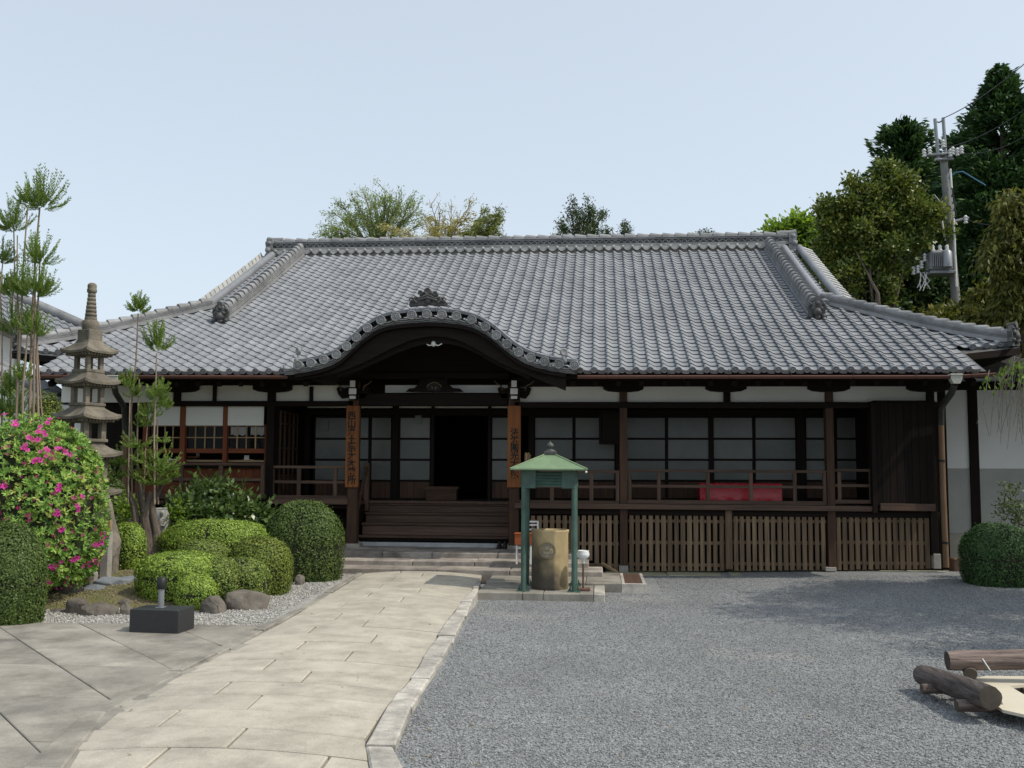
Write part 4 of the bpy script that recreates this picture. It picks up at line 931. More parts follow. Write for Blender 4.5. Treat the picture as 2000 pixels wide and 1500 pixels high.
# bargeboard: layers of wood under the tiles
def board(nm, ya, yb_, xs5, topo, lowf, m_, parent=hall):
    m = MB(); U = [(x, kz_(x)+topo) for x in xs5]; Lq = [(x, min(lowf(x), kz_(x)+topo-.02)) for x in xs5]
    m.grid([[(x, ya, z) for x, z in Lq], [(x, ya, z) for x, z in U], [(x, yb_, z) for x, z in U], [(x, yb_, z) for x, z in Lq], [(x, ya, z) for x, z in Lq]], 0, False)
    for e in (0, -1): m.add([(Lq[e][0], ya, Lq[e][1]), (U[e][0], ya, U[e][1]), (U[e][0], yb_, U[e][1]), (Lq[e][0], yb_, Lq[e][1])], [(0, 1, 2, 3)])
    return part(nm, m, m_, parent)
xs5 = np.linspace(lx[0], lx[-1], 70)
lz2 = np.interp(xs5, lx, lz); lz2[3:-3] = np.convolve(lz2, np.ones(7)/7, 'valid')
lowf = lambda x: float(np.interp(x, xs5, lz2))
board('eave_layer', YK_+.05, YK_+.5, xs5, -.125, lambda x: kz_(x)-.19, DK[1])
bg_ = board('bargeboard', YK_+.14, YK_+.24, xs5, -.195, lowf, DK[1])
board('inner_bargeboard', YK_+.26, YK_+.34, xs5[10:-9], -.2, lambda x: lowf(x)-.05-.05*math.exp(-((x+2.95)/.9)**2), DK[1])
m = MB(); xs6 = np.linspace(lx[0]+.1, lx[-1]-.1, 50)
m.grid([[(x, y, max(kz_(x)-.2, 3.0)) for x in xs6] for y in (YK_+.3, YC+.35)]); part('porch_ceiling', m, DK[2], hall)
m = MB(); m.grid([[(x, YC+.1, P(850, 730, YC).z) for x in xs6], [(x, YC+.1, max(kz_(x)-.2, 3.3)) for x in xs6]]); part('tympanum', m, DK[1], hall)
# pendant under the peak
m = MB(); c = P(845, 668, YK_+.3)
for dx, dz, r in ((0, .06, .10), (-.14, .09, .07), (.14, .09, .07), (-.25, .10, .05), (.25, .10, .05)): m.blob(c+Vector((dx, 0, dz)), r, .04, r*.8, 10, 6)
pe = part('gable_pendant', m, PILLAR[1], hall)
m = MB(); m.blob(c+Vector((.02, -.02, -.03)), .045, .04, .05, 8, 6); m.tube([c+Vector((-.10, -.02, -.03)), c+Vector((-.06, -.02, -.06)), c+Vector((.02, -.02, -.05))], .012, 5); m.tube([c+Vector((.16, -.02, -.03)), c+Vector((.10, -.02, -.06)), c+Vector((.04, -.02, -.05))], .012, 5); part('white_tip', m, WPAINT, pe)
# crest ornament
m = MB(); Yo = YK_+.16; px_ = lambda x, y: P(780+x*.08, 560+y*.08, Yo)
outl = [(250, 480), (250, 400), (290, 330), (350, 270), (420, 240), (480, 270), (520, 210), (600, 150), (700, 120), (800, 150), (890, 200), (930, 260), (1000, 240), (1070, 280), (1120, 350), (1180, 420), (1180, 470), (950, 450), (700, 435), (450, 455)]
m.prism([(px_(*q).x, px_(*q).z) for q in outl][::-1], lambda u, v, d_: (u, d_, v), Yo-.03, Yo+.10)
for (a, b2, r) in ((700, 120, .058), (525, 160, .042), (885, 180, .042)):
    c = px_(a, b2); Mx = Matrix.Translation(c+Vector((0, -.03, 0))) @ Matrix.Rotation(R(90), 4, 'X'); m.lathe(0, 0, [(r, -.1), (r, .03), (r*.8, .035), (r*.7, .025), (0, .025)], 12, 0, True, Mx, False)
for (a, b2, sg) in ((330, 345, -1), (1085, 345, 1)):
    c = px_(a, b2)+Vector((0, -.05, 0)); m.tube([c+Vector((.05*math.cos(t)*(1-t/9)*sg, 0, .05*math.sin(t)*(1-t/9))) for t in np.linspace(0, 6.2, 12)], .014, 6); m.blob(c, .018, .02, .018, 6, 5)
m.tube([px_(500, 330)+Vector((0, -.05, 0)), px_(700, 275)+Vector((0, -.06, 0)), px_(930, 350)+Vector((0, -.05, 0))], .020, 6)
m.tube([px_(510, 280)+Vector((0, -.05, 0)), px_(700, 215)+Vector((0, -.06, 0)), px_(910, 300)+Vector((0, -.05, 0))], .016, 6)
m.blob(px_(700, 360)+Vector((0, -.04, 0)), .06, .03, .05, 8, 6); m.tube([px_(410, 255)+Vector((0, -.045, 0)), px_(360, 330)+Vector((0, -.05, 0)), px_(430, 400)+Vector((0, -.045, 0))], .02, 6); m.tube([px_(990, 255)+Vector((0, -.045, 0)), px_(1030, 330)+Vector((0, -.05, 0)), px_(950, 400)+Vector((0, -.045, 0))], .02, 6)
part('crest_ornament', m, TILEK, pr)
for (a, b2, sg) in ((582, 700, -1), (1101, 702, 1)):     # upright end ornaments
    c = P(a, b2, YK_+.15); m = MB()
    Mx = Matrix.Translation(c+Vector((0, 0, .12))) @ Matrix.Rotation(R(90), 4, 'X') @ Matrix.Rotation(R(50*sg if sg < 0 else 20), 4, 'Y'); m.lathe(0, 0, [(.06, -.03), (.065, .02), (.05, .025), (.04, .018), (0, .018)], 12, 0, True, Mx, True)
    m.tube([c+Vector((0, 0, .08)), c+Vector((-.01*sg, 0, .02)), c+Vector((.02*sg, 0, -.06))], [.02, .03, .04], 8); m.blob(c+Vector((.02*sg, 0, -.03)), .05, .05, .05, 8, 6); part('end_ornament', m, TILED, pr)
m = MB(); c = P(556, 722, YK_+.1); m.tube([c+Vector((-.02, 0, .08)), c+Vector((0, 0, .02)), c+Vector((.08, 0, -.01)), c+Vector((.2, 0, .03))], [.012, .03, .035, .03], 7); part('corner_tile', m, TILED, pr)
# ---- things on the veranda
mb = MB(); zf = zfl; p0, p1 = P(1366, 960, YA+.55), P(1525, 960, YA+.55); ztp = P(1440, 944, YA+.55).z; n = 60
def rv(i, z, y): 
    t = i/n; return (p0.x+(p1.x-p0.x)*t+.004*math.sin(z*30+i*.9), y+.003*math.sin(i*.45+z*9)*(1 if z < ztp-.02 else .2)-.02*(z < ztp-.05), z+.004*math.sin(i*1.1))
zz = [zf+.01, zf+.08, zf+.16, ztp-.04, ztp]
mb.grid([[rv(i, z, YA+.45) for i in range(n+1)] for z in zz]+[[rv(i, ztp, YA+.45+k*.12) for i in range(n+1)] for k in (1, 2, 3, 4)])
for e in (0, n): mb.grid([[rv(e, z, YA+.45+k*.12) for k in range(5)] for z in zz], 0, False)
bn = thing('covered_bench', 'low bench on the veranda wrapped in crinkled glossy red vinyl', 'bench', ((p0.x+p1.x)/2, YA+.7, zf))
part('vinyl_cover', mb, REDV, bn); m = MB()
m.cbox(p0.x+.02, p1.x-.02, YA+.48, YA+.92, ztp-.06, ztp-.015); part('seat', m, DK[1], bn)
for x in (p0.x+.1, p1.x-.1):
    for y in (YA+.52, YA+.86): m = MB(); m.cbox(x-.03, x+.03, y-.03, y+.03, zf, ztp-.06); part('leg', m, DK[0], bn)
ob = thing('offering_box', 'dark slatted wooden offering box at the open temple doorway', 'offering box', (P(861, 975, 18.75).x, 18.75, zf))
a, b2 = P(832, 950, 18.72), P(892, 978, 18.72)
m = MB(); m.cbox(a.x, b2.x, 18.68, 18.86, zf, a.z-.03, .01); m.cbox(a.x-.02, b2.x+.02, 18.66, 18.68, a.z-.06, a.z, .006); m.cbox(a.x-.02, b2.x+.02, 18.86, 18.88, a.z-.06, a.z, .006); part('box', m, PILLAR[1], ob)
for k in range(7): m = MB(); x = a.x+.02+(b2.x-a.x-.04)*k/6; m.cbox(x-.012, x+.012, 18.68, 18.86, a.z-.035, a.z-.008, .004); part('slat', m, PILLAR[2], ob)
mb = MB(); p, q = P(1172, 803, 18.2), P(1213, 866, 18.2); mb.cbox(p.x, q.x, 18.2, 18.26, q.z, p.z, .012)
hp = thing('hanging_plaque', 'large dark carved plaque hanging under the veranda ceiling', 'plaque', ((p.x+q.x)/2, 18.2, q.z)); part('board', mb, DK[0], hp)
m = MB(); 
for a4 in ((p.x-.02, p.x+.03, q.z-.02, p.z+.02), (q.x-.03, q.x+.02, q.z-.02, p.z+.02), (p.x+.03, q.x-.03, q.z-.02, q.z+.03), (p.x+.03, q.x-.03, p.z-.03, p.z+.02)): m.cbox(a4[0], a4[1], 18.17, 18.27, a4[2], a4[3], .01)
part('frame', m, DK[0], hp)
for dx in (.06, -.06): m = MB(); xx = (p.x+.06) if dx > 0 else (q.x-.06); m.tube([(xx, 18.22, p.z), (xx, 18.3, p.z+.4)], .006, 5); part('hanger', m, BLACK, hp)
for i, (a, b2, c, d_, lb) in enumerate(((811, 823, 805, 828, 'small paper notice pinned above the shoji left of the doorway'), (625, 641, 818, 841, 'faint paper notice on the shoji left of the left porch post'))):
    p, q = P(a, c, YB-.01), P(b2, d_, YB-.01); mb = MB(); mb.cbox(p.x, q.x, YB-.014, YB-.006, q.z, p.z, .001); 
    for k in range(2): mb.box(p.x+.03+.05*k, p.x+.042+.05*k, YB-.017, YB-.0145, q.z+.03, p.z-.03, 1)
    top('paper_notice', mb, [PAPER, mat('grey_ink', (.2, .2, .2), (.15, .15, .15), 60, rnd=0)] if not i else [PAPER, bpy.data.materials['grey_ink']], lb, 'notice', (p.x, YB-.01, q.z))
# shoes on the platform
for k, (px, py) in enumerate(((975, 1066), (986, 1067))):
    c = P(px, py+2, 17.72); mb = MB(); c.z = zp+.0
    mb.blob(c+Vector((0, 0, .035)), .045, .13, .045, 10, 7, .03, seed=k); mb.blob(c+Vector((0, .07, .07)), .04, .05, .045, 8, 6); mb.cbox(c.x-.048, c.x+.048, c.y-.13, c.y+.13, zp, zp+.018, .01)
    top('shoe', mb, SHOE, ['dark shoe left on the stone platform, the left of the pair', 'dark shoe left on the stone platform, the right of the pair'][k], 'shoe', c, 'pair of shoes on the platform')
# ================================================================== things in the court
# incense shelter on its slab
sg = G(1055, 1174, .102); zsl = .102+.105
fx0, fx1 = P(930, 1165, sg.y).x, P(1182, 1165, sg.y).x
ss = thing('shelter_slab', 'low grey stone plinth carrying the green incense shelter', 'plinth', ((fx0+fx1)/2, sg.y+.5, .1))
cu = [fx0, fx0+(fx1-fx0)*.36, fx0+(fx1-fx0)*.52, fx1-.16, fx1]
for i in range(4): m = MB(); m.cbox(cu[i]+.003, cu[i+1]-.003, sg.y, sg.y+1.05, .03, zsl+random.uniform(-.002, .002), .01); part('slab_stone', m, SLABG if i < 3 else KERB, ss)
Yf = sg.y+.24; Yb = Yf+.70
sh = thing('incense_shelter', 'green painted metal shelter on four posts over the incense pot', 'shelter', (P(1071, 1155, Yf).x, (Yf+Yb)/2, zsl))
fp = [P(1022, 1155, Yf).x, P(1121, 1155, Yf).x]; zr = P(1071, 914, Yf).z
for Y in (Yf, Yb):
    for x in fp:
        m = MB(); m.tube([(x, Y, zsl), (x, Y, zr)], .035, 16); po = part('post', m, GRNSH, sh)
        m = MB(); m.cbox(x-.09, x+.09, Y-.09, Y+.09, zsl, zsl+.008, .002); part('base_plate', m, GRNSH, po)
        for dx, dy in ((1, 0), (-1, 0), (0, 1), (0, -1)):
            m = MB(); m.prism([(.04, 0), (.085, 0), (.04, .10)], lambda u, v, d_: (x+dx*u+dy*d_, Y+dy*u+dx*d_, zsl+.008+v), -.004, .004); part('gusset', m, GRNSH, po)
e0, e1 = P(999, 915, Yf-.22), P(1148, 915, Yf-.22); ze = e0.z; zpk = P(1074, 889, (Yf+Yb)/2).z; xc = (fp[0]+fp[1])/2; yc = (Yf+Yb)/2; hw = (e1.x-e0.x)/2; hd = (Yb-Yf)/2+.22
t_ = .085; m = MB()
b4 = [(xc-hw, yc-hd), (xc+hw, yc-hd), (xc+hw, yc+hd), (xc-hw, yc+hd)]; t4 = [(xc-t_, yc-t_), (xc+t_, yc-t_), (xc+t_, yc+t_), (xc-t_, yc+t_)]
m.add([(x, y, ze-.02) for x, y in b4]+[(x, y, ze+.0) for x, y in b4]+[(x, y, zpk) for x, y in t4], [(3, 2, 1, 0)]+[(i, (i+1) % 4, 4+(i+1) % 4, 4+i) for i in range(4)]+[(4+i, 4+(i+1) % 4, 8+(i+1) % 4, 8+i) for i in range(4)]+[(8, 9, 10, 11)])
rf = part('roof', m, GRN, sh)
m = MB()
for i in range(4):
    a, b2 = b4[i], t4[i]; m.tube([(a[0], a[1], ze+.0), (b2[0], b2[1], zpk+.004)], .012, 6)
part('hip_roll', m, GRN, rf)
m = MB(); m.cbox(xc-.09, xc+.09, yc-.09, yc+.09, zpk, zpk+.055, .008); m.lathe(xc, yc, [(.075, zpk+.055), (.07, zpk+.075), (.03, zpk+.085), (.025, zpk+.10), (.05, zpk+.115), (.055, zpk+.14), (.04, zpk+.165), (.012, zpk+.185), (.006, zpk+.20), (0, zpk+.20)], 14); part('finial', m, TILEK, rf)
zl0 = P(1071, 951, Yf).z; zl1 = ze-.02
for Y in (Yf-.03, Yb+.03):
    for x0, x1 in ((fp[0]-.02, fp[0]+.17), (fp[1]-.17, fp[1]+.02)): m = MB(); m.cbox(x0, x1, Y-.012, Y+.012, zl0-.02, zl1, .004); part('corner_plate', m, GRNSH, sh)
    for k in range(5):
        z = zl0+.012+(zl1-zl0-.02)*k/5; m = MB(); s_ = -1 if Y < yc else 1
        m.prism([(0, .028), (.006, .028), (.030, .0), (.030, -.006), (.024, -.004)], lambda u, v, d_: (d_, Y+s_*(u-.015), z+v), fp[0]+.17, fp[1]-.17); part('louver', m, GRNSH, sh)
for x in (fp[0]-.035, fp[1]+.035):
    m = MB(); m.cbox(x-.008, x+.008, Yf, Yb, zl0, zl1, .003); part('side_panel', m, GRNSH, sh)
m = MB(); p = P(1145, 922, Yf-.22); m.blob(p, .016, .016, .016, 8, 6); part('lamp_bulb', m, WHITE, sh)
# incense pot
pc = P(1074, 1150, yc-.12); px_c = P(1074, 1090, yc).x
ip = thing('incense_pot', 'tall stained cylindrical incense pot with a round lotus crest', 'incense burner', (px_c, yc, zsl))
zt_p = P(1074, 1036, yc-.2).z; m = MB()
m.lathe(px_c, yc, [(.262, zsl), (.268, zsl+.03), (.262, zsl+.06), (.262, zt_p-.05), (.272, zt_p-.02), (.272, zt_p), (.24, zt_p), (.235, zt_p-.08)], 48, caps=False); part('body', m, POTM, ip)
m = MB(); m.lathe(px_c, yc, [(.236, zt_p-.07), (.0, zt_p-.05)], 24, caps=False); part('ash', m, SOOT, ip)
th0 = math.radians(-90-6); zc = P(1074, 1076, yc-.26).z
def onp(u, v, d_): th = th0+u/.262; return (px_c+(.262+d_)*math.cos(th), yc+(.262+d_)*math.sin(th), zc+v)
m = MB(); m.tube([onp(.115*math.cos(a), .115*math.sin(a), .002) for a in np.linspace(0, 2*math.pi, 33)], .012, 6, False)
cr = part('crest', m, POTM, ip); m = MB(); rows = [[onp(r*math.cos(a), r*math.sin(a), .003) for a in np.linspace(0, 2*math.pi, 25)] for r in (.005, .11)]
m.grid(rows); part('crest_ground', m, mat('crest_grey', (.25, .215, .16), (.17, .14, .10), 20, rnd=0), cr)
def relief(poly, h, nm):
    m = MB(); n = len(poly); c = (sum(p[0] for p in poly)/n, sum(p[1] for p in poly)/n)
    V = [onp(u, v, .003) for u, v in poly]+[onp(c[0]+(u-c[0])*.9, c[1]+(v-c[1])*.9, h) for u, v in poly]; m.add(V, [(i, (i+1) % n, n+(i+1) % n, n+i) for i in range(n)]+[tuple(range(n, 2*n))]); part(nm, m, bpy.data.materials['crest_light'], cr)
mat('crest_light', (.36, .31, .225), (.27, .23, .16), 20, rnd=0)
relief([(.036*math.cos(a), .038+.030*math.sin(a)) for a in np.linspace(0, 2*math.pi, 13)[:-1]], .012, 'crest_jewel')
relief([(-.075, .005), (-.055, -.028), (-.02, -.05), (.02, -.05), (.055, -.028), (.075, .005), (.04, -.012), (-.04, -.012)], .012, 'crest_dish')
relief([(-.03, -.085), (.03, -.085), (.014, -.056), (-.014, -.056)], .012, 'crest_foot')
for k in range(4): u = -.033+.022*k; relief([(u+.008*math.cos(a), -.005+.011*math.sin(a)) for a in np.linspace(0, 2*math.pi, 9)[:-1]], .013, 'crest_bead')
# white pot on a thin post
c = P(1139, 1153, Yf+.15); Yw = Yf+.15; cx = P(1139, 1090, Yw).x
wp = thing('ash_stand', 'white round ceramic bowl on a thin rusty post beside the shelter', 'ashtray stand', (cx, Yw, zsl))
m = MB(); m.cbox(cx-.12, cx+.10, Yw-.09, Yw+.09, zsl, zsl+.035, .008); part('base', m, RUST, wp)
zb_ = P(1139, 1101, Yw).z; zt_ = P(1139, 1075, Yw).z
m = MB(); m.tube([(cx, Yw, zsl+.035), (cx, Yw, zb_+.02)], .013, 8); part('post', m, RUST, wp)
m = MB(); H = zt_-zb_; m.lathe(cx, Yw, [(.014, zb_), (.03, zb_+.12*H), (.022, zb_+.25*H), (.05, zb_+.36*H), (.085, zb_+.55*H), (.09, zb_+.75*H), (.078, zb_+.93*H), (.082, zb_+H), (.07, zb_+H), (.07, zb_+.85*H), (0, zb_+.7*H)], 24); part('bowl', m, WHITE, wp)
# orange box and white rack behind the pot
p, q = P(1005, 1043, 15.9), P(1040, 1065, 15.9)
bxo = thing('orange_box', 'small orange lacquered wooden box on a white trestle beside the right porch post', 'box', ((p.x+q.x)/2, 16.0, q.z-.12))
m = MB(); m.cbox(p.x, q.x, 15.9, 16.12, q.z, p.z, .008); part('body', m, ORAN[1], bxo); m = MB(); m.cbox(p.x-.01, q.x+.01, 15.89, 16.13, p.z, p.z+.012, .003); part('lid', m, ORAN[1], bxo)
for x in (p.x+.03, q.x-.03): m = MB(); m.cbox(x-.012, x+.012, 15.93, 16.1, ZA(1105, 15.9), q.z, .003); part('trestle_leg', m, WPAINT, bxo)
m = MB(); m.cbox(p.x+.03, q.x-.03, 15.94, 15.97, q.z-.06, q.z-.03, .003); part('trestle_bar', m, WPAINT, bxo)
p, q = P(1030, 1018, 16.9), P(1051, 1036, 16.9)
rk = thing('white_rack', 'small white painted open rack standing behind the incense pot', 'rack', ((p.x+q.x)/2, 17.0, zp))
for x in (p.x, q.x-.02):
    for y in (16.9, 17.08): m = MB(); m.cbox(x, x+.02, y, y+.02, zp, p.z, .003); part('upright', m, WPAINT, rk)
for z in (p.z-.02, (p.z+q.z)/2, q.z, (q.z+zp)/2):
    m = MB(); m.cbox(p.x+.0205, q.x-.0205, 16.903, 16.92, z, z+.018, .003); m.cbox(p.x+.0205, q.x-.0205, 17.083, 17.1, z, z+.018, .003); m.cbox(p.x+.002, p.x+.018, 16.9205, 17.0795, z, z+.016, .003); m.cbox(q.x-.018, q.x-.002, 16.9205, 17.0795, z, z+.016, .003); part('shelf', m, WPAINT, rk)
# bundle of sticks behind the shelter roof
p = P(1029, 935, 17.2); bu = thing('stick_bundle', 'bundle of pale thin sticks standing upright behind the green roof', 'sticks', (p.x, 17.2, ZA(975, 17.2)))
m = MB(); zz0 = ZA(920, 17.2); m.lathe(p.x, 17.2, [(.05, zp), (.06, zz0)], 14); part('holder', m, DK[0], bu)
for k in range(16):
    a = k*2.4; r = .01+.03*(k/16); m = MB(); m.tube([(p.x+r*math.cos(a), 17.2+r*math.sin(a), zz0-.1), (p.x+1.5*r*math.cos(a)+.01, 17.2+1.5*r*math.sin(a), ZA(884+random.uniform(0, 5), 17.2))], .006, 5); part('stick', m, PW[0], bu)
# logs, blocks and board on the right
def log(name, p, q, r, label, taper=1.0, m_=LOGW, grp=None):
    t = thing(name, label, 'log', (p.x, p.y, p.z-r), grp); m = MB(); n = 12; k = 18; d_ = (q-p).normalized()
    b_ = d_.cross(Vector((0, 0, 1))).normalized(); c = b_.cross(d_); rows = []
    for i in range(n+1):
        rr = r*(1+(taper-1)*i/n)*(.93 if i in (0, n) else 1); row = []
        for j in range(k+1):
            a = 2*math.pi*j/k; rj = rr*(1+.03*math.sin(3*a+i*.4)+.018*math.sin(7*a+i)+.012*math.sin(11*a-i*.3)); row.append(p+(q-p)*(i/n)+(b_*math.cos(a)+c*math.sin(a))*rj)
        rows.append(row)
    m.grid(rows); part('bark_side', m, m_, t)
    for e, nm in ((0, 'cut_end'), (n, 'cut_end')):
        mm = MB(); cc = p+(q-p)*(e/n); mm.add([cc]+rows[e][:-1], [(0, 1+(j+1) % k, 1+j) for j in range(k)]); part(nm, mm, mat('log_end', (.085, .07, .054), (.04, .034, .028), 6, rough=.9, rnd=.1) if 'log_end' not in bpy.data.materials else bpy.data.materials['log_end'], t)
    return t
ga = .05
p1 = G(1960, 1392, ga+.10); p1.z = ga+.235; f1 = P(1935, 1363, p1.y); g1 = P(1802, 1318, p1.y+1.08)
log('log', Vector((g1.x, g1.y, g1.z)), Vector((f1.x, f1.y, f1.z)), .09, 'dark weathered log pointing toward the camera on two short billets', 1.02, LOGD)
p2 = P(1850, 1290, 8.75); q2 = P(2090, 1287, 8.75); log('log', p2, q2, .082, 'pale stripped log lying crosswise behind the plywood board')
for k, (a, b2, Y, r, lb) in enumerate(((1800, 1345, p1.y+.72, .04, 'short round billet under the far end of the dark log'), (1868, 1378, p1.y+.18, .045, 'short pale billet under the near end of the dark log'))):
    p = P(a, b2, Y); log('billet', p, p+Vector((.33, .03, 0)), r, lb)
p = P(1905, 1315, 8.72); log('billet', p+Vector((-.06, -.06, -.0)), p+Vector((.05, .3, 0)), .055, 'short stub under the pale crosswise log')
m = MB(); a, b2 = P(1918, 1287, 8.58), P(1934, 1311, 8.52); m.tube([a, b2], .010, 6); top('iron_bolt', m, STEEL, 'thin bright iron spike leaning against the pale log', 'spike', b2)
pl = [(1870, 1330), (1926, 1320), (2060, 1321), (2110, 1420), (1958, 1386), (1950, 1380), (1885, 1345)]
zpl = .17; Pp = [G(a, b2, zpl) for a, b2 in pl]; Hh = [G(a, b2, zpl) for a, b2 in ((1972, 1340), (2030, 1334), (2060, 1360), (2010, 1362))]
Pp = ccw([(p.x, p.y) for p in Pp]); hh = ccw([(p.x, p.y) for p in Hh])
import bmesh
bm = bmesh.new(); ov = [bm.verts.new((x, y, zpl)) for x, y in Pp]; hv = [bm.verts.new((x, y, zpl)) for x, y in hh]
ed = [bm.edges.new((ov[i], ov[(i+1) % len(ov)])) for i in range(len(ov))]+[bm.edges.new((hv[i], hv[(i+1) % len(hv)])) for i in range(len(hv))]
bmesh.ops.triangle_fill(bm, use_beauty=True, use_dissolve=False, edges=ed)
r_ = bmesh.ops.extrude_face_region(bm, geom=bm.faces[:]); bmesh.ops.translate(bm, vec=(0, 0, -.022), verts=[v for v in r_['geom'] if isinstance(v, bmesh.types.BMVert)])
me = bpy.data.meshes.new('plywood_board'); bm.to_mesh(me); bm.free(); me.materials.append(PLY)
loc = Vector((Pp[0][0], Pp[0][1], zpl)); me.transform(Matrix.Translation(-loc)); o = bpy.data.objects.new('plywood_board', me); _link(o); o.location = loc; _tag(o, 'pale plywood board with a cut out hole lying between the logs', 'board')
m = MB(); c = G(1985, 1345, zpl-.03); 
for dx, dy in ((.1, 0), (.7, -.1), (.35, .35)): m.cbox(c.x+dx-.05, c.x+dx+.05, c.y+dy-.05, c.y+dy+.05, .02, zpl-.023, .006)
top('board_prop', m, GW[0], 'rough timber blocks propping up the plywood board', 'prop', (c.x, c.y, .03))
# garden lamp
g = G(340, 1236, .185); fy = g.y
x0, x1 = P(252, 1210, fy).x, P(345, 1236, fy).x; ztop = P(300, 1192, fy).z; 
gl = thing('garden_lamp', 'black granite block with a short metal post lamp at the garden edge', 'garden lamp', ((x0+x1)/2, fy+.3, .15))
m = MB(); rot = Matrix.Translation(((x0+x1)/2, fy+.33, 0)) @ Matrix.Rotation(R(-4), 4, 'Z'); hx_ = (x1-x0)/2
m.cbox(-hx_, hx_+.03, -.30, .06, .13, ztop, .006, 0, rot); part('block', m, BLK, gl)
cx, cy = P(314, 1190, fy+.2).x, fy+.2
zt_ = P(314, 1150, cy).z; zk = P(314, 1128, cy).z
m = MB(); m.lathe(cx, cy, [(.032, ztop), (.032, zt_)], 18); m.cbox(cx-.045, cx+.045, cy-.045, cy+.045, ztop, ztop+.008, .002); part('post', m, STEEL, gl); m = MB(); m.lathe(cx, cy, [(.044, zt_), (.05, zt_+.01), (.05, zk), (.04, zk+.004)], 18); part('cap', m, BLACK, gl)
# ================================================================== garden ground
def gedge(y): return lI(y)-.30
def gd0(y): return pz(y)-.035
mb = MB(); yy = np.linspace(10.6, 17.2, 24)
mb.grid([[(-14+(lI(y)-.10+14)*k/20, y, gd0(y)) for k in range(21)] for y in yy]); struct('white_gravel_bed', mb, WGRAV)
def mound(x, y):
    fr = y-(11.72+.12*math.sin(x*2.1)); rt = (gedge(y)-.70-.55*sstep(13.8, 15.2, y)*0+.10*math.sin(y*2.5))-x
    e = min(fr, rt); return gd0(y)-.05+.17*sstep(-.1, .35, e)+.05*max(0, min(y-12, 4))*sstep(0, 1, e)+.02*math.sin(x*3+y*2)
mb = MB(); xs = np.linspace(-13, -2.9, 70); ys = np.linspace(11.2, 17.3, 50)
mb.grid([[(x, y, mound(x, y)) for x in xs] for y in ys]); struct('garden_mound', mb, EARTH)
rg = np.random.default_rng(9); pts = []
while len(pts) < 9000:
    y = rg.uniform(10.7, 15.6); x = rg.uniform(-9, gedge(y)+.1)
    if mound(x, y) < gd0(y): pts.append((x, y, gd0(y)+.003))
pebbles('white_gravel', pts, .010, .019, WPEB, 3)
pts = []
while len(pts) < 5000:
    y = rg.uniform(11.6, 15.6); x = rg.uniform(-9, gedge(y)-.4)
    if mound(x, y) > gd0(y)+.03: pts.append((x, y, mound(x, y)+.003))
pebbles('garden_litter', pts, .006, .018, mat('litter_stone', (.30, .25, .17), (.16, .13, .08), 20, rough=.9, bump=0, rnd=.5), 8)
def rock(px, py, wpx, hpx, Y, label, m_=ROCK, dep=1.0, seed=1, flat_=.1):
    c = P(px, py, Y); rx = wpx*Y/FPX/2; rz_ = hpx*Y/FPX/2
    bm = bmesh.new(); rr = random.Random(seed*7+1); ry_ = rx*.8*dep; cc = c-Vector((0, 0, rz_*.3))
    for k in range(34):
        d = Vector((rr.gauss(0, 1), rr.gauss(0, 1), rr.gauss(0, 1))).normalized(); e = rr.uniform(.86, 1.1)
        q = Vector((math.copysign(abs(d.x)**.75, d.x), math.copysign(abs(d.y)**.75, d.y), math.copysign(abs(d.z)**.6, d.z)))
        bm.verts.new((cc.x+q.x*rx*e, cc.y+q.y*ry_*e, cc.z+q.z*rz_*1.3*e))
    r0 = bmesh.ops.convex_hull(bm, input=bm.verts[:]); bmesh.ops.delete(bm, geom=list({g for g in r0['geom_interior']+r0['geom_unused'] if isinstance(g, bmesh.types.BMVert)}), context='VERTS')
    bmesh.ops.bevel(bm, geom=bm.edges[:]+bm.verts[:], offset=min(rx, rz_)*.10, segments=2, affect='EDGES', profile=.6)
    bm.normal_update(); V = [tuple(v.co) for v in bm.verts]; bm.verts.index_update(); F = [tuple(v.index for v in f.verts) for f in bm.faces]; bm.free()
    mb = MB(); mb.add(V, F, False)
    top('garden_rock', mb, m_, label, 'rock', (c.x, c.y, c.z-rz_), 'rocks edging the garden bed')
for i, a in enumerate(((115, 1198, 50, 20, 11.55, 'small flat reddish rock at the left end of the garden edging'), (150, 1190, 46, 48, 11.5, 'pale tipped rock beside the flat reddish rock'), (196, 1196, 84, 46, 11.48, 'wide brown rock in the middle of the garden edging'), (245, 1180, 30, 22, 11.95, 'small dark rock on top of the edging behind the lamp block'), (247, 1200, 30, 40, 11.45, 'dark rock half hidden by the lamp block'), (255, 1140, 0, 0, 0, ''), (417, 1190, 54, 54, 11.72, 'dark rounded rock right of the lamp block'), (482, 1180, 104, 54, 12.1, 'long low slab shaped rock under the clipped shrub mound'), (585, 1134, 22, 24, 14.3, 'little dark rock at the foot of the round box bush'), (182, 1152, 56, 22, 12.6, 'flat brown rock below the blue grey boulder'), (222, 1140, 78, 30, 12.9, 'blue grey boulder at the foot of the stone marker'), (258, 1135, 50, 24, 13.2, 'purplish rock beside the blue grey boulder'), (135, 1150, 60, 50, 12.4, 'dark rock under the flowering azalea'), (172, 1128, 22, 34, 12.7, 'small upright rock at the azalea foot'))):
    if a[2]: rock(*a, flat_=.02, m_=ROCKB if 'blue' in a[5] else ROCK, seed=i+3)
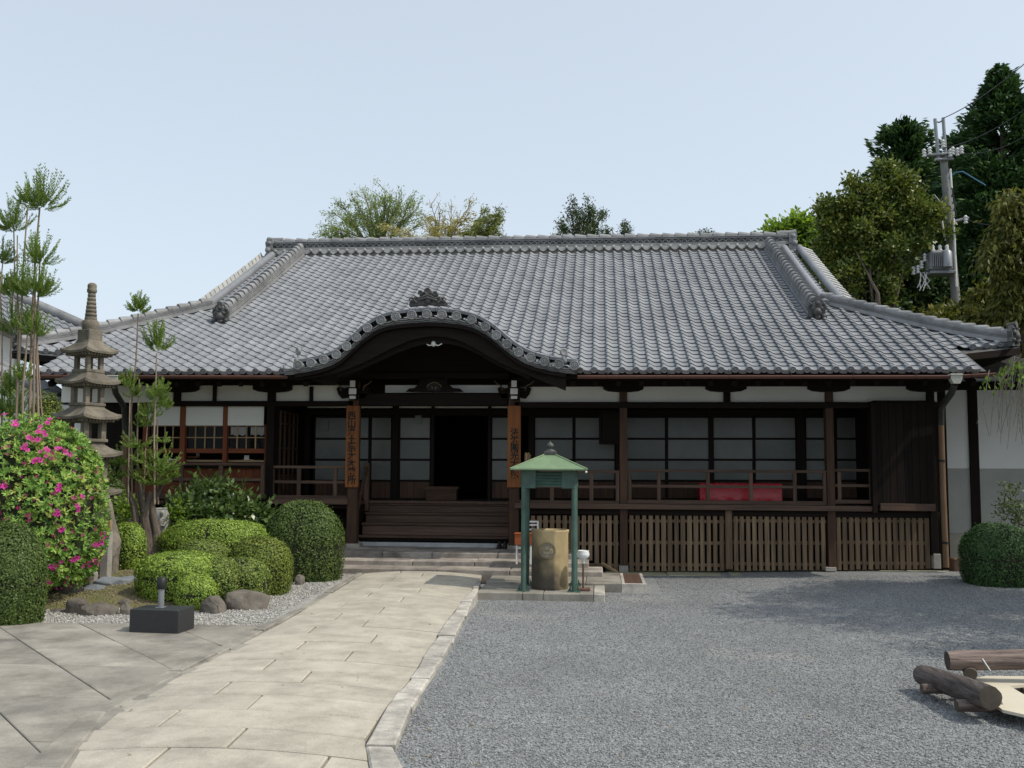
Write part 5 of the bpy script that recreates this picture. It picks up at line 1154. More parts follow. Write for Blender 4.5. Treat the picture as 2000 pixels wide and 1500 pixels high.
# ================================================================== leaves and plants
def leaf_mesh(name, C, D, N, L, W, m_, parent, var=None, bend=0.0):
    n = len(C); D = D/np.maximum(1e-6, np.linalg.norm(D, axis=1, keepdims=True)); S = np.cross(D, N); S /= np.maximum(1e-6, np.linalg.norm(S, axis=1, keepdims=True))
    N2 = np.cross(S, D)
    L = np.broadcast_to(np.asarray(L, float).reshape(-1, 1), (n, 1)); W = np.broadcast_to(np.asarray(W, float).reshape(-1, 1), (n, 1))
    v = np.stack([C-D*L*.5, C+S*W*.5-N2*bend*L, C+D*L*.5, C-S*W*.5-N2*bend*L], 1)
    if parent is not None: v = v-np.array(BASE[parent.name])
    me = bpy.data.meshes.new(name); me.vertices.add(4*n); me.vertices.foreach_set('co', v.reshape(-1)); me.loops.add(4*n); me.loops.foreach_set('vertex_index', np.arange(4*n, dtype=np.int32))
    me.polygons.add(n); me.polygons.foreach_set('loop_start', np.arange(n, dtype=np.int32)*4)
    a = me.attributes.new('var', 'FLOAT', 'FACE'); a.data.foreach_set('value', np.asarray(var if var is not None else RNG.random(n), dtype=np.float32))
    me.materials.append(m_); me.update(calc_edges=True)
    o = bpy.data.objects.new(name, me); _link(o)
    if parent is not None: o.parent = parent; BASE[o.name] = BASE[parent.name]
    o['kind'] = 'stuff'; return o
def rdir(n):
    d = RNG.normal(size=(n, 3)); return d/np.linalg.norm(d, axis=1, keepdims=True)
def lowfreq(d, seed, k=3.0):
    rg = np.random.default_rng(seed); s = np.zeros(len(d))
    for i in range(7):
        w_ = rg.normal(size=3)*k*(1+.35*i); s += np.sin(d @ w_+rg.uniform(0, 6.3))/(1+.4*i)
    return s/3
def bush(name, label, c, rx, ry, zb, zt, n, L, W, m_, grp=None, box=.75, bump=.04, cat='shrub', seed=1, lean=.15, gaps=1.05, core=True, depth=.09, up=.12):
    c = Vector(c); t = thing(name, label, cat, (c.x, c.y, zb), grp); rz_ = (zt-zb)
    d = rdir(int(n*1.25)); d = d[d[:, 2] > -.55][:n]; n = len(d)
    q = np.sign(d)*np.abs(d)**box; q = q/np.maximum(np.linalg.norm(q, axis=1, keepdims=True)**.6, 1e-6)
    bm_ = 1+bump*lowfreq(d, seed)+.35*bump*lowfreq(d, seed+50, 11)
    r = bm_*(1-depth*RNG.random(n)**1.6)+RNG.normal(0, .010, n)+(RNG.random(n) < .07)*RNG.random(n)*.075
    zc = zb+rz_*.42
    p = np.stack([c.x+q[:, 0]*rx*r, c.y+q[:, 1]*ry*r, zc+np.where(q[:, 2] > 0, q[:, 2]*rz_*.58, q[:, 2]*rz_*.85)*r], 1)
    ok_ = p[:, 2] > zb-.03; p, d, n = p[ok_], d[ok_], int(ok_.sum())
    if gaps:
        g_ = lowfreq(d, seed+9, 7); k = (g_ > -gaps); p, d, n = p[k], d[k], int(k.sum())
    N = d+RNG.normal(0, .36, (n, 3)); N /= np.linalg.norm(N, axis=1, keepdims=True)
    D = RNG.normal(size=(n, 3)); D -= d*np.sum(D*d, 1, keepdims=True)*(1-lean); D += d*lean+np.array([0, 0, up])
    var = np.clip(.5+.25*RNG.normal(size=n)+.18*lowfreq(d, seed+3, 5), 0, 1)
    leaf_mesh('foliage', p, D, N, RNG.uniform(.7, 1.25, n)*L, RNG.uniform(.75, 1.2, n)*W, m_, t, var, .06)
    if core:
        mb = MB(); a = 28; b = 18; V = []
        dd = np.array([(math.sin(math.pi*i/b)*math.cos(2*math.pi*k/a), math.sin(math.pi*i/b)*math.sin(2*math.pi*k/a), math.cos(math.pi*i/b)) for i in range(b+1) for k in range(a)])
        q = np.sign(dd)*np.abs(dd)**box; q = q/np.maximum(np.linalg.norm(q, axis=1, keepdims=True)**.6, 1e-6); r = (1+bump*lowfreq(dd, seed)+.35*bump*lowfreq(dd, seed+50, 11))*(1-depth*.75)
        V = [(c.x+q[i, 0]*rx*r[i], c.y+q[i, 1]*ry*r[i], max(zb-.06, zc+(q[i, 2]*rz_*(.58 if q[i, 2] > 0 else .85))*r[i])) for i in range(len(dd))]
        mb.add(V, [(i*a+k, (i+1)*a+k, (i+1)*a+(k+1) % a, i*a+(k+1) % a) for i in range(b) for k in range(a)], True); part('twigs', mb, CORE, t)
        mb = MB(); mb.tube([(c.x, c.y, zb-.15), (c.x+.02, c.y, zb+rz_*.4)], [.05, .03], 7); part('stem', mb, BARK, t)
    return t
def bpx(name, label, cx, ytop, ybase, rxp, Y, n, L, W, m_, ryk=.8, **k):
    zb = max(mound(P(cx, 900, Y).x, Y), gd0(Y))-.03 if k.pop('gnd', True) else P(cx, ybase, Y).z
    zt = P(cx, ytop, Y).z; x = P(cx, (ytop+ybase)/2, Y).x; rx = rxp*Y/FPX
    return bush(name, label, (x, Y, 0), rx, rx*ryk, zb, zt, n, L, W, m_, **k)
L_OLIVB = leafmat('light_olive_leaf', [(.06, .09, .014), (.12, .165, .025), (.19, .24, .04), (.28, .32, .075)])
g1_ = 'clipped shrubs in the garden bed'
bpx('clipped_bush', 'large dark clipped bush at the left picture edge in front of the azalea', 6, 1020, 1240, 87, 10.7, 34000, .032, .018, L_MID, ryk=.65, bump=.045, seed=1, grp=g1_)
bpx('clipped_bush', 'tall dark green egg shaped box bush beside the steps', 594, 975, 1140, 79, 14.9, 24000, .034, .020, L_MID, bump=.05, seed=2, grp=g1_)
bpx('clipped_bush', 'wide bright green flat topped hedge mound, rearmost of its cluster', 426, 1013, 1090, 121, 14.7, 24000, .034, .017, L_BRIGHT, ryk=.6, bump=.045, seed=3, grp=g1_)
bpx('clipped_bush', 'small olive mound peeping between the front mound and the wide hedge mound', 396, 1052, 1110, 62, 13.3, 9000, .034, .016, L_OLIVE, box=.9, bump=.04, seed=4, grp=g1_)
bpx('clipped_bush', 'olive rounded bush at the right end of the mound cluster', 508, 1046, 1165, 67, 13.35, 14000, .034, .016, L_OLIVB, box=.88, bump=.04, seed=5, grp=g1_)
bpx('clipped_bush', 'thin leafed olive bush with a bare grey branch showing', 466, 1088, 1170, 64, 12.75, 9000, .034, .016, L_OLIVE, bump=.05, seed=6, gaps=.55, grp=g1_)
bpx('clipped_bush', 'bright front mound directly behind the black lamp block', 350, 1076, 1195, 86, 12.35, 18000, .034, .016, L_BRIGHT, bump=.06, seed=7, grp=g1_, gaps=.9)
bpx('clipped_bush', 'low bright lobe of shrub hanging over the rock right of the lamp block', 383, 1122, 1215, 44, 11.95, 7000, .034, .016, L_BRIGHT, bump=.06, seed=17, grp=g1_)
bpx('clipped_bush', 'right shoulder of the front mound with brown twigs inside', 420, 1088, 1190, 52, 12.4, 8000, .034, .016, L_OLIVE, bump=.06, seed=18, grp=g1_, gaps=.7)
bpx('clipped_bush', 'small round bright bush between the stone marker and the cedar stump', 251, 1019, 1108, 36, 14.0, 9000, .034, .018, L_BRIGHT, bump=.045, seed=8, grp=g1_)
bpx('clipped_bush', 'round dark bush under the white coped wall behind the pagoda', 88, 764, 900, 48, 15.4, 12000, .038, .022, L_OLIVB, bump=.045, seed=9, grp=g1_)
bpx('clipped_bush', 'dark round bush behind the lowest pagoda roof', 222, 932, 1040, 27, 15.4, 7000, .036, .02, L_MID, bump=.045, seed=10, grp=g1_)
bpx('clipped_bush', 'small dark bush under the pagoda roof, above its round neighbour', 205, 895, 960, 18, 15.9, 3500, .036, .02, L_MID, bump=.04, seed=12, grp=g1_)
bush('clipped_bush', 'dark clipped bush at the right edge in front of the white wall', (P(1948, 1075, 16.0).x, 16.0, 0), .535, .5, gz(6.3, 16), P(1948, 1020, 16).z, 20000, .034, .02, L_DARK, g1_, bump=.045, seed=11)
m = MB(); p = P(438, 1163, 12.6); q = P(497, 1138, 12.55); m.tube([p, p.lerp(q, .4)+Vector((0, -.05, .02)), p.lerp(q, .7), q+Vector((0, 0, .05))], [.016, .014, .012, .006], 6); m.tube([p.lerp(q, .5), p.lerp(q, .8)+Vector((0, -.03, -.06)), q+Vector((.02, 0, -.02))], [.010, .008, .004], 5); m.tube([p.lerp(q, .6), p.lerp(q, .9)+Vector((0, 0, .07))], [.008, .003], 5)
top('bare_branch', m, TWIG, 'bare grey branch sticking out of the thin olive bush', 'branch', p)
# ---- azalea: clusters of narrow leaves, magenta flowers
def azalea():
    Y = 12.05; c = P(52, 1000, Y); rx, ry = 150*Y/FPX, .95; zb = .15; zt = P(40, 806, Y).z; zc = zb+(zt-zb)*.45
    t = thing('azalea_bush', 'big azalea bush with magenta flowers at the left', 'azalea', (c.x, Y, zb))
    nc = 5200; d = rdir(int(nc*1.5)); d = d[(d[:, 2] > -.75)][:nc]; nc = len(d)
    q = np.sign(d)*np.abs(d)**.8; q /= np.linalg.norm(q, axis=1, keepdims=True)**.6
    r = (1+.05*lowfreq(d, 31)+.035*lowfreq(d, 77, 12))*(1-.16*RNG.random(nc)**1.5)
    C = np.stack([c.x+q[:, 0]*rx*r, Y+q[:, 1]*ry*r, zc+np.where(q[:, 2] > 0, q[:, 2]*(zt-zc), q[:, 2]*(zc-zb))*r], 1)
    k = 8; ax = d+RNG.normal(0, .35, (nc, 3))+np.array([0, 0, .35]); ax /= np.linalg.norm(ax, axis=1, keepdims=True)
    A = np.repeat(ax, k, 0); tan = RNG.normal(size=(nc*k, 3)); tan -= A*np.sum(A*tan, 1, keepdims=True); tan /= np.linalg.norm(tan, axis=1, keepdims=True)
    D = tan*RNG.uniform(.7, 1.2, (nc*k, 1))+A*RNG.uniform(.25, .9, (nc*k, 1)); D /= np.linalg.norm(D, axis=1, keepdims=True); L = RNG.uniform(.04, .075, nc*k)
    N = A-D*np.sum(A*D, 1, keepdims=True)
    var = np.clip(np.repeat(.42+.2*RNG.normal(size=nc)+.15*lowfreq(d, 5, 6), k)+.1*RNG.normal(size=nc*k), 0, .93); var[RNG.random(nc*k) < .012] = 1.0
    leaf_mesh('foliage', np.repeat(C, k, 0)+D*L[:, None]*.5, D, N, L, L*.30, L_AZ, t, var, .05)
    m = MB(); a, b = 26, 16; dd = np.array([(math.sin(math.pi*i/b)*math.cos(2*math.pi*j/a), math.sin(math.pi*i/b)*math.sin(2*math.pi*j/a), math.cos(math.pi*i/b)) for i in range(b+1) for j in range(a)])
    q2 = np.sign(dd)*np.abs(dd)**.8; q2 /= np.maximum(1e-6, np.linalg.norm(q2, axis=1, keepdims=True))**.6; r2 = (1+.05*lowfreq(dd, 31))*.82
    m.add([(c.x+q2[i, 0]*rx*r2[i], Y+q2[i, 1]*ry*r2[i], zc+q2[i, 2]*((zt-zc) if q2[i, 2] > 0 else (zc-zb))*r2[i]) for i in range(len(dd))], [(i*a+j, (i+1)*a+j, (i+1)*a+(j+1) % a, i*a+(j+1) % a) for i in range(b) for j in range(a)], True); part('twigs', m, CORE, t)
    # flower: five ruffled petals
    def flower(nm, s, openr, m_):
        V = []; F = []
        for i in range(5):
            a0 = 2*math.pi*i/5
            def pt(rr, da, zz): return (rr*math.cos(a0+da)*s, rr*math.sin(a0+da)*s, zz*s)
            o = len(V); V += [pt(.06, 0, 0), pt(.55, -.42*openr, .5), pt(.6, 0, .38), pt(.55, .42*openr, .5), pt(.98, -.28*openr, .55), pt(1.08, 0, .45), pt(.98, .28*openr, .55)]
            F += [(o, o+1, o+2), (o, o+2, o+3), (o+1, o+4, o+5, o+2), (o+2, o+5, o+6, o+3)]
        me = bpy.data.meshes.new(nm); me.from_pydata(V, [], F); at = me.attributes.new('var', 'FLOAT', 'FACE'); at.data.foreach_set('value', RNG.random(len(F)).astype(np.float32)); me.materials.append(m_); me.update(); return me
    fl = flower('flower', .035, 1.3, PINK); bd = flower('flower_bud', .024, .8, PINKD)
    spots = [(8, 812, 3), (28, 828, 3), (92, 826, 3), (75, 838, 2), (85, 848, 4), (50, 876, 4), (70, 860, 3), (88, 886, 3), (112, 883, 6), (103, 887, 2), (73, 902, 4), (138, 888, 1), (115, 953, 3), (150, 973, 4), (147, 988, 5), (110, 1004, 3), (6, 951, 2), (122, 1032, 2), (57, 1050, 3), (198, 1043, 3), (198, 1050, 2), (184, 1060, 4), (154, 1088, 4), (185, 1090, 3), (190, 1082, 2), (182, 1094, 2), (98, 1107, 4), (92, 1130, 3), (118, 1095, 1), (165, 1105, 2), (196, 1060, 1), (20, 900, 0), (130, 1007, 0)]
    def surf(px, py):
        best = None; d_ = ray(px, py)
        for tt in np.linspace(10.2, 14, 240):
            p = EYE+d_*tt; u = np.array([(p.x-c.x)/rx, (p.y-Y)/ry, (p.z-zc)/((zt-zc) if p.z > zc else (zc-zb))])
            if np.sum(np.abs(u)**2.3) < 1.02: return p, Vector(u)
        return None
    def put(px, py, me, nm, sc_):
        s = surf(px, py)
        if not s: return
        p, u = s; n_ = (u.normalized()+Vector((random.gauss(0, .35), -.35+random.gauss(0, .35), random.gauss(0, .3)))).normalized()
        qn = n_.to_track_quat('Z', 'Y').to_matrix().to_4x4(); inst(nm, me, t, Matrix.Translation(p+n_*.015) @ qn @ Matrix.Rotation(random.uniform(0, 6), 4, 'Z') @ Matrix.Scale(sc_, 4))
    for px, py, k_ in spots:
        for i in range(min(k_, 3)): put(px+random.gauss(0, 5)*(k_ > 1), py+random.gauss(0, 4)*(k_ > 1), fl, 'flower', random.uniform(.75, 1.1))
    for i in range(120): put(random.uniform(-5, 200), random.uniform(815, 1200), bd, 'flower_bud', random.uniform(.6, 1.2))
azalea()
# ---- camellia like shrub, leaves glossy and larger
def cluster_plant(name, label, cat, clumps, L, W, m_, n_per, stemfrom=None, grp=None, bark=BARK, droop=0.0, base=None, fluff=.9):
    cs = [Vector(c[:3]) for c in clumps]; b = Vector(base) if base else Vector((cs[0].x, cs[0].y, .3)); t = thing(name, label, cat, b, grp)
    PC = []; 
    for (x, y, z, rx, ry, rz_, n) in clumps:
        d = rdir(n); r = RNG.random((n, 1))**.45; PC.append(np.array([x, y, z])+d*r*np.array([rx, ry, rz_]))
    C = np.concatenate(PC); n = len(C); k = n_per
    off = RNG.normal(0, 1, (n*k, 3))*L*fluff; CC = np.repeat(C, k, 0)+off
    D = off/np.maximum(1e-6, np.linalg.norm(off, axis=1, keepdims=True))+RNG.normal(0, .4, (n*k, 3))+np.array([0, 0, -droop]); N = RNG.normal(0, .6, (n*k, 3))+np.array([0, -.1, .8])
    var = np.clip(np.repeat(.45+.22*RNG.normal(size=n), k)+.12*RNG.normal(size=n*k), 0, 1)
    leaf_mesh('foliage', CC, D, N, RNG.uniform(.7, 1.3, n*k)*L, RNG.uniform(.7, 1.2, n*k)*W, m_, t, var, .08)
    return t, cs
def limbs(t, base, targets, r0, m_=BARK, name='trunk', split=.35, jit=.12):
    base = Vector(base); m = MB(); hub = base.lerp(sum(targets, Vector())/len(targets), split)
    hub = Vector((base.x+(hub.x-base.x)*.5, base.y+(hub.y-base.y)*.5, hub.z))
    m.tube([base-Vector((0, 0, .2)), base.lerp(hub, .5)+Vector((jit*.3, 0, 0)), hub], [r0*1.25, r0, r0*.85], 9); part(name, m, m_, t)
    for c in targets:
        m = MB(); mid = hub.lerp(c, .5)+Vector((random.gauss(0, jit), random.gauss(0, jit), random.gauss(0, jit)*.5+.1*(c-hub).length*.3)); m.tube([hub-Vector((0, 0, .05)), mid, c], [r0*.6, r0*.35, r0*.08], 6); part('limb', m, m_, t)
def cl(px, py, Y, rxp, rzp, n, ryk=.8):
    p = P(px, py, Y); s = Y/FPX; return (p.x, p.y, p.z, rxp*s, rxp*s*ryk, rzp*s, n)
def plant(name, label, cat, clumps, L, W, m_, n_per, base, r0, **k):
    t, cs = cluster_plant(name, label, cat, clumps, L, W, m_, n_per, base=base, grp=k.get('grp'), droop=k.get('droop', 0)); limbs(t, base, cs, r0, k.get('bark', BARK), split=k.get('split', .35), jit=k.get('jit', .12)); return t
bs_ = P(430, 1060, 15.6)
plant('camellia_shrub', 'loose glossy leaved shrub in front of the window bay', 'shrub', [cl(418, 958, 15.6, 40, 20, 90), cl(375, 985, 15.5, 42, 24, 110), cl(455, 985, 15.6, 45, 22, 100), cl(410, 1000, 15.3, 70, 22, 170), cl(498, 1006, 15.7, 34, 13, 70), cl(350, 1005, 15.4, 25, 20, 50)], .115, .058, L_CAM, 6, (bs_.x, 15.6, .35), .03)
plant('broadleaf_seedling', 'small fresh green plant at the foot of the cedar stump', 'plant', [cl(345, 1000, 15.0, 14, 18, 40), cl(258, 1002, 15.0, 12, 20, 40), cl(240, 990, 15.0, 10, 12, 30)], .085, .045, L_LIME, 5, (P(300, 1050, 15).x, 15.0, .4), .012)
plant('thin_shrub', 'sparse dark leaved sapling standing behind the right hand bush', 'shrub', [cl(1978, 955, 16.6, 26, 12, 26), cl(1962, 985, 16.6, 20, 8, 24), cl(1990, 990, 16.6, 28, 12, 34), cl(1958, 1003, 16.6, 16, 6, 18), cl(1995, 1015, 16.6, 24, 10, 30)], .06, .028, L_MID, 5, (P(1992, 1060, 16.6).x, 16.6, .15), .018, split=.5)
# ---- cedar trained on tall thin stems
def tuft(t, c, r, seed, full=1.0, flatk=1.0):
    rg = np.random.default_rng(seed); nb = int(48*full); C = []; D = []; N = []; L = []; V = []
    c = np.array(c)
    for i in range(nb):
        a = rg.uniform(0, 2*np.pi); el = rg.uniform(-.15, 1.45); ln = r*rg.uniform(.85, 1.3)*(.92+.3*max(0, el))
        d0 = np.array([np.cos(a)*np.cos(el), np.sin(a)*np.cos(el), np.sin(el)*flatk+.05]); d0 /= np.linalg.norm(d0)
        p = c-np.array([0, 0, r*.62*flatk]); sd = rg.random(); vv = rg.uniform(.25, .8)
        for s in range(13):
            f = s/12; dd = d0*(1-f*.55)+np.array([0, 0, f*.55*flatk]); dd /= np.linalg.norm(dd); p2 = p+dd*ln/10
            if s > 2:
                for q in range(4):
                    n_ = rg.normal(size=3); n_ -= dd*(n_ @ dd); n_ /= np.linalg.norm(n_); nd = dd*1.0+n_*.55; C.append(p+nd*.02); D.append(nd); N.append(rg.normal(size=3)); L.append(rg.uniform(.045, .085)*(1-.3*f)); V.append(np.clip(vv+.12*rg.normal()+.15*f-.1, 0, 1))
            p = p2
    return C, D, N, L, V
def cedar(name, label, base, trunk, stems, tufts, lower):
    t = thing(name, label, 'cedar', base)
    for pts, rad in trunk: m = MB(); m.tube(pts, rad, 9); part('trunk', m, BARK, t)
    for pts, rad in stems: m = MB(); m.tube(pts, rad, 7); part('stem', m, BARKP, t)
    for i, (c, r, fu, fk) in enumerate(tufts):
        C, D, N, L, V = tuft(t, c, r, i+hash(name) % 1+len(stems)*100, fu, fk); L = np.array(L)*(.6+r*1.6); leaf_mesh('needle_tuft', np.array(C), np.array(D), np.array(N), L, .011, L_CED, t, V)
    return t
Yk = 13.2; S = Yk/FPX
def kp(px, py, dy=0): return P(px, py, Yk+dy)
stemsL = [([(52, 900), (60, 640), (66, 520), (76, 405)], .030, .1), ([(30, 860), (42, 640), (46, 520), (56, 400)], .024, -.15), ([(78, 900), (72, 700), (74, 560), (80, 490)], .024, 0), ([(16, 900), (24, 640), (28, 520), (28, 440)], .022, .2), ([(32, 900), (36, 650), (34, 540), (34, 460)], .02, -.1), ([(2, 900), (6, 650), (4, 560), (4, 510)], .02, .1), ([(40, 900), (46, 760), (52, 650)], .028, -.25), ([(88, 900), (80, 780), (74, 660)], .02, .1), ([(60, 900), (66, 760), (70, 600), (68, 560)], .026, -.2)]
tL = [(84, 382, 46, 1.5), (58, 386, 26, .7), (28, 428, 38, 1.2), (3, 498, 28, .9), (78, 494, 36, 1.1), (66, 552, 44, 1.4), (28, 560, 26, .8), (2, 560, 24, .8), (28, 628, 40, 1.1), (66, 636, 34, 1.0), (88, 560, 22, .5), (24, 756, 30, .9), (34, 800, 32, .9), (8, 800, 24, .7), (48, 730, 20, .5)]
bL = Vector((P(50, 900, Yk).x, Yk, .25))
cedar('kitayama_cedar', 'tall cedar with many thin bare stems topped by needle tufts at the left edge', bL, [([bL-Vector((0, 0, .2)), bL+Vector((0, 0, .5)), bL+Vector((.05, 0, 1.6))], [.22, .17, .12])],
      [([kp(px, py, dy)+Vector((random.gauss(0, .012), 0, 0)) for px, py in pts]+[], [r*.72*(1-.45*i/(len(pts)-1)) for i in range(len(pts))]) for pts, r, dy in stemsL], [(kp(px, py, random.uniform(-.2, .2)), r*S, fu, 1.0) for px, py, r, fu in tL], None)
Yk = 14.5; S = Yk/FPX
stemsR = [([(258, 985), (256, 800), (266, 700), (270, 612)], .022, 0), ([(270, 985), (268, 850), (272, 740)], .02, .1), ([(302, 985), (301, 850), (304, 760), (306, 690)], .022, -.1), ([(309, 985), (306, 900), (308, 820)], .018, .1), ([(280, 985), (284, 880), (288, 830)], .016, 0), ([(250, 985), (252, 860), (254, 770)], .018, -.1)]
tR = [(270, 597, 21, .9), (307, 664, 32, 1.2), (254, 745, 24, .8), (262, 765, 20, .6), (306, 768, 26, .9), (318, 790, 20, .7), (296, 800, 24, .7), (284, 822, 22, .6), (318, 862, 14, .4), (312, 760, 22, .7), (268, 870, 26, .7), (246, 905, 28, .7), (224, 930, 22, .6), (290, 900, 30, 1.0), (315, 915, 32, 1.1), (330, 930, 22, .7), (280, 930, 30, .9), (300, 942, 30, .9), (232, 905, 24, .6)]
bR = Vector((P(288, 1060, Yk).x, Yk, .4)); tr = []
def kk(px, py, dy=0): return P(px, py, Yk+dy)
tr.append(([kk(292, 1115), kk(290, 1060), kk(284, 1010), kk(296, 960)], [.15, .12, .08, .04])); tr.append(([kk(280, 1085), kk(268, 1030), kk(262, 990), kk(250, 955)], [.08, .065, .05, .025])); tr.append(([kk(300, 1095), kk(306, 1040), kk(296, 985), kk(318, 945)], [.08, .06, .05, .025])); tr.append(([kk(272, 1040), kk(258, 1020), kk(250, 1015)], [.08, .05, .02])); tr.append(([kk(284, 1000), kk(276, 965), kk(272, 940)], [.08, .05, .03]))
cedar('kitayama_cedar', 'smaller cedar with a gnarled stump and a few thin stems before the window bay', bR, tr, [([kk(px, py, dy) for px, py in pts], [r*.75*(1-.4*i/(len(pts)-1)) for i in range(len(pts))]) for pts, r, dy in stemsR], [(kk(px, py, random.uniform(-.15, .15)), r*S*(1 if py < 700 else .85), fu*(1 if py < 700 else .62), 1.0 if py < 850 else .3) for px, py, r, fu in tR], None)
# ================================================================== stone pagoda, marker stones, relief
Yp = 14.0; Sp = Yp/FPX; cxp = P(170, 800, Yp).x
pg = thing('stone_pagoda', 'slender lichen stained stone pagoda with stacked curved roofs and ringed spire', 'pagoda', (cxp, Yp, .3))
PR = Matrix.Rotation(R(-22), 4, 'Z')
def pm(x, y, z): v = PR @ Vector((x, y, 0)); return Vector((cxp+v.x, Yp+v.y, z))
def pz_(py): return P(178, py, Yp).z
def proof(ze_, zt2, hw_, tw):
    m = MB(); n = 12; rows = []
    def sq(h, up, k):
        out = []
        for s in range(4):
            a = [(-1, -1), (1, -1), (1, 1), (-1, 1)][s]; b = [(1, -1), (1, 1), (-1, 1), (-1, -1)][s]
            for i in range(n): t = i/n; u = a[0]+(b[0]-a[0])*t; v = a[1]+(b[1]-a[1])*t; cn = abs(2*t-1)**3; out.append((u*h*(1+.035*cn*k), v*h*(1+.035*cn*k), up*cn))
        return out
    H = zt2-ze_
    for (f, hh, up) in ((-.0, hw_*.90, .0), (.0, hw_, .05), (.16, hw_*1.0, .06), (.30, hw_*.86, .03), (.52, hw_*.68, .012), (.76, hw_*.52+.0, .0), (1.0, tw, 0)):
        rows.append([pm(x, y, ze_+H*f+u*(hw_/.4)) for x, y, u in sq(hh, up, 1 if f < .5 else 0)])
    for r_ in rows: r_.append(r_[0])
    m.grid(rows, 0, False); N_ = len(rows[0])-1; m.add(rows[0][:-1], [tuple(range(N_))[::-1]]); m.add(rows[-1][:-1], [tuple(range(N_))])
    return m
tiers = [(692, 664, 52, 725, 23), (752, 724, 58, 790, 26), (820, 789, 62, 860, 31), (893, 860, 66, 936, 35), (968, 938, 68, 1000, 38)]
for i, (ye, yt, hw_, nb_, bw) in enumerate(tiers):
    h = hw_*Sp*.92*.80; part('roof', proof(pz_(ye), pz_(yt), h, bw*Sp*.72), PAG, pg)
    b = bw*Sp*1.05*.84; z0, z1 = pz_(nb_+2), pz_(ye)+.01
    if i < 4:
        for sx in (-1, 1):
            for sy in (-1, 1): m = MB(); w_ = b*.22; c = (sx*(b-w_), sy*(b-w_)); m.cbox(-w_, w_, -w_, w_, z0+.02, z1-.02, .006, 0, Matrix.Translation((cxp, Yp, 0)) @ PR @ Matrix.Translation((c[0], c[1], 0))); part('corner_post', m, PAG, pg)
        m = MB(); m.cbox(-b*1.1, b*1.1, -b*1.1, b*1.1, z0-.01, z0+.035, .006, 0, Matrix.Translation((cxp, Yp, 0)) @ PR); m.cbox(-b*1.02, b*1.02, -b*1.02, b*1.02, z1-.055, z1, .006, 0, Matrix.Translation((cxp, Yp, 0)) @ PR); part('body_slab', m, PAG, pg)
    # row of small rafter ends under each roof
    rfm = MB()
    for s in range(4):
        for k in range(9):
            u = -.8+1.6*k/8; Ms = Matrix.Translation((cxp, Yp, 0)) @ PR @ Matrix.Rotation(s*math.pi/2, 4, 'Z'); rfm.box(0, 0, 0, 0, 0, 0) if False else None
            q = [Ms @ Vector((u*h*.9+dx, -h*.88+dy, pz_(ye)-.03+dz)) for dz in (0, .03) for dy in (0, h*.3) for dx in (-.013, .013)]; rfm.add(q, [(0, 2, 3, 1), (4, 5, 7, 6), (0, 1, 5, 4), (2, 6, 7, 3), (0, 4, 6, 2), (1, 3, 7, 5)])
    part('rafter_ends', rfm, PAG, pg)
m = MB(); m.cbox(-.25, .25, -.25, .25, .2, pz_(965), .02, 0, Matrix.Translation((cxp, Yp, 0)) @ PR); part('pedestal', m, PAG, pg)
m = MB(); hb = 20*Sp*.86; m.cbox(-hb, hb, -hb, hb, pz_(666), pz_(645), .008, 0, Matrix.Translation((cxp, Yp, 0)) @ PR); part('spire_base', m, PAG, pg)
prof = [(15, 646), (17, 640), (17, 632), (14, 626)]; m = MB(); m.lathe(cxp, Yp, [(r*Sp, pz_(y)) for r, y in prof], 20); part('spire_bowl', m, PAG, pg)
m = MB(); pr_ = []
for k in range(7): y0 = 626-k*7.7; r = 12.2-k*.72; pr_ += [(r, y0), (r, y0-5.5), (r-1.3, y0-6.2), (r-1.3, y0-7.6)]
m.lathe(cxp, Yp, [(r*Sp, pz_(y)) for r, y in pr_], 20); part('spire_rings', m, PAG, pg)
m = MB(); m.lathe(cxp, Yp, [(r*Sp, pz_(y)) for r, y in ((7, 573), (9.6, 571), (9.8, 566), (8.5, 563), (9.4, 560), (8.6, 556), (5, 553), (0, 552.5))], 18); part('spire_jewel', m, PAG, pg)
c = P(205, 1050, 13.4); m = MB(); outl = [(190, 1125), (188, 1050), (191, 985), (197, 968), (207, 985), (214, 1010), (220, 1060), (222, 1090), (218, 1125)]
m.prism([(P(a, b, 13.5).x, P(a, b, 13.5).z) for a, b in outl][::-1], lambda u, v, d_: (u+.03*math.sin(v*9)*(d_ > 13.6), d_, v), 13.45, 13.7); top('standing_stone', m, ROCK, 'tall rough natural stone standing under the pagoda', 'stone', (c.x, 13.55, .3))
m = MB(); p, q = P(197, 1040, 13.2), P(210, 1125, 13.2); m.cbox(p.x, q.x, 13.2, 13.32, q.z-.05, p.z, .012); mk = thing('stone_marker', 'narrow square stone post with a small pale plate before the standing stone', 'marker', (p.x, 13.26, q.z)); part('post', m, STONE, mk)
m = MB(); p, q = P(194, 1017, 13.17), P(216, 1036, 13.17); m.cbox(p.x, q.x, 13.16, 13.22, q.z, p.z, .008); part('plate', m, PW[0], mk)
m = MB(); p, q = P(172, 1118, 12.85), P(180, 1134, 12.85); m.cbox(p.x-.05, q.x+.02, 12.85, 12.97, q.z-.1, p.z, .012); top('small_stone_post', m, STONE, 'little square stone stub at the foot of the azalea', 'post', (p.x, 12.9, q.z))
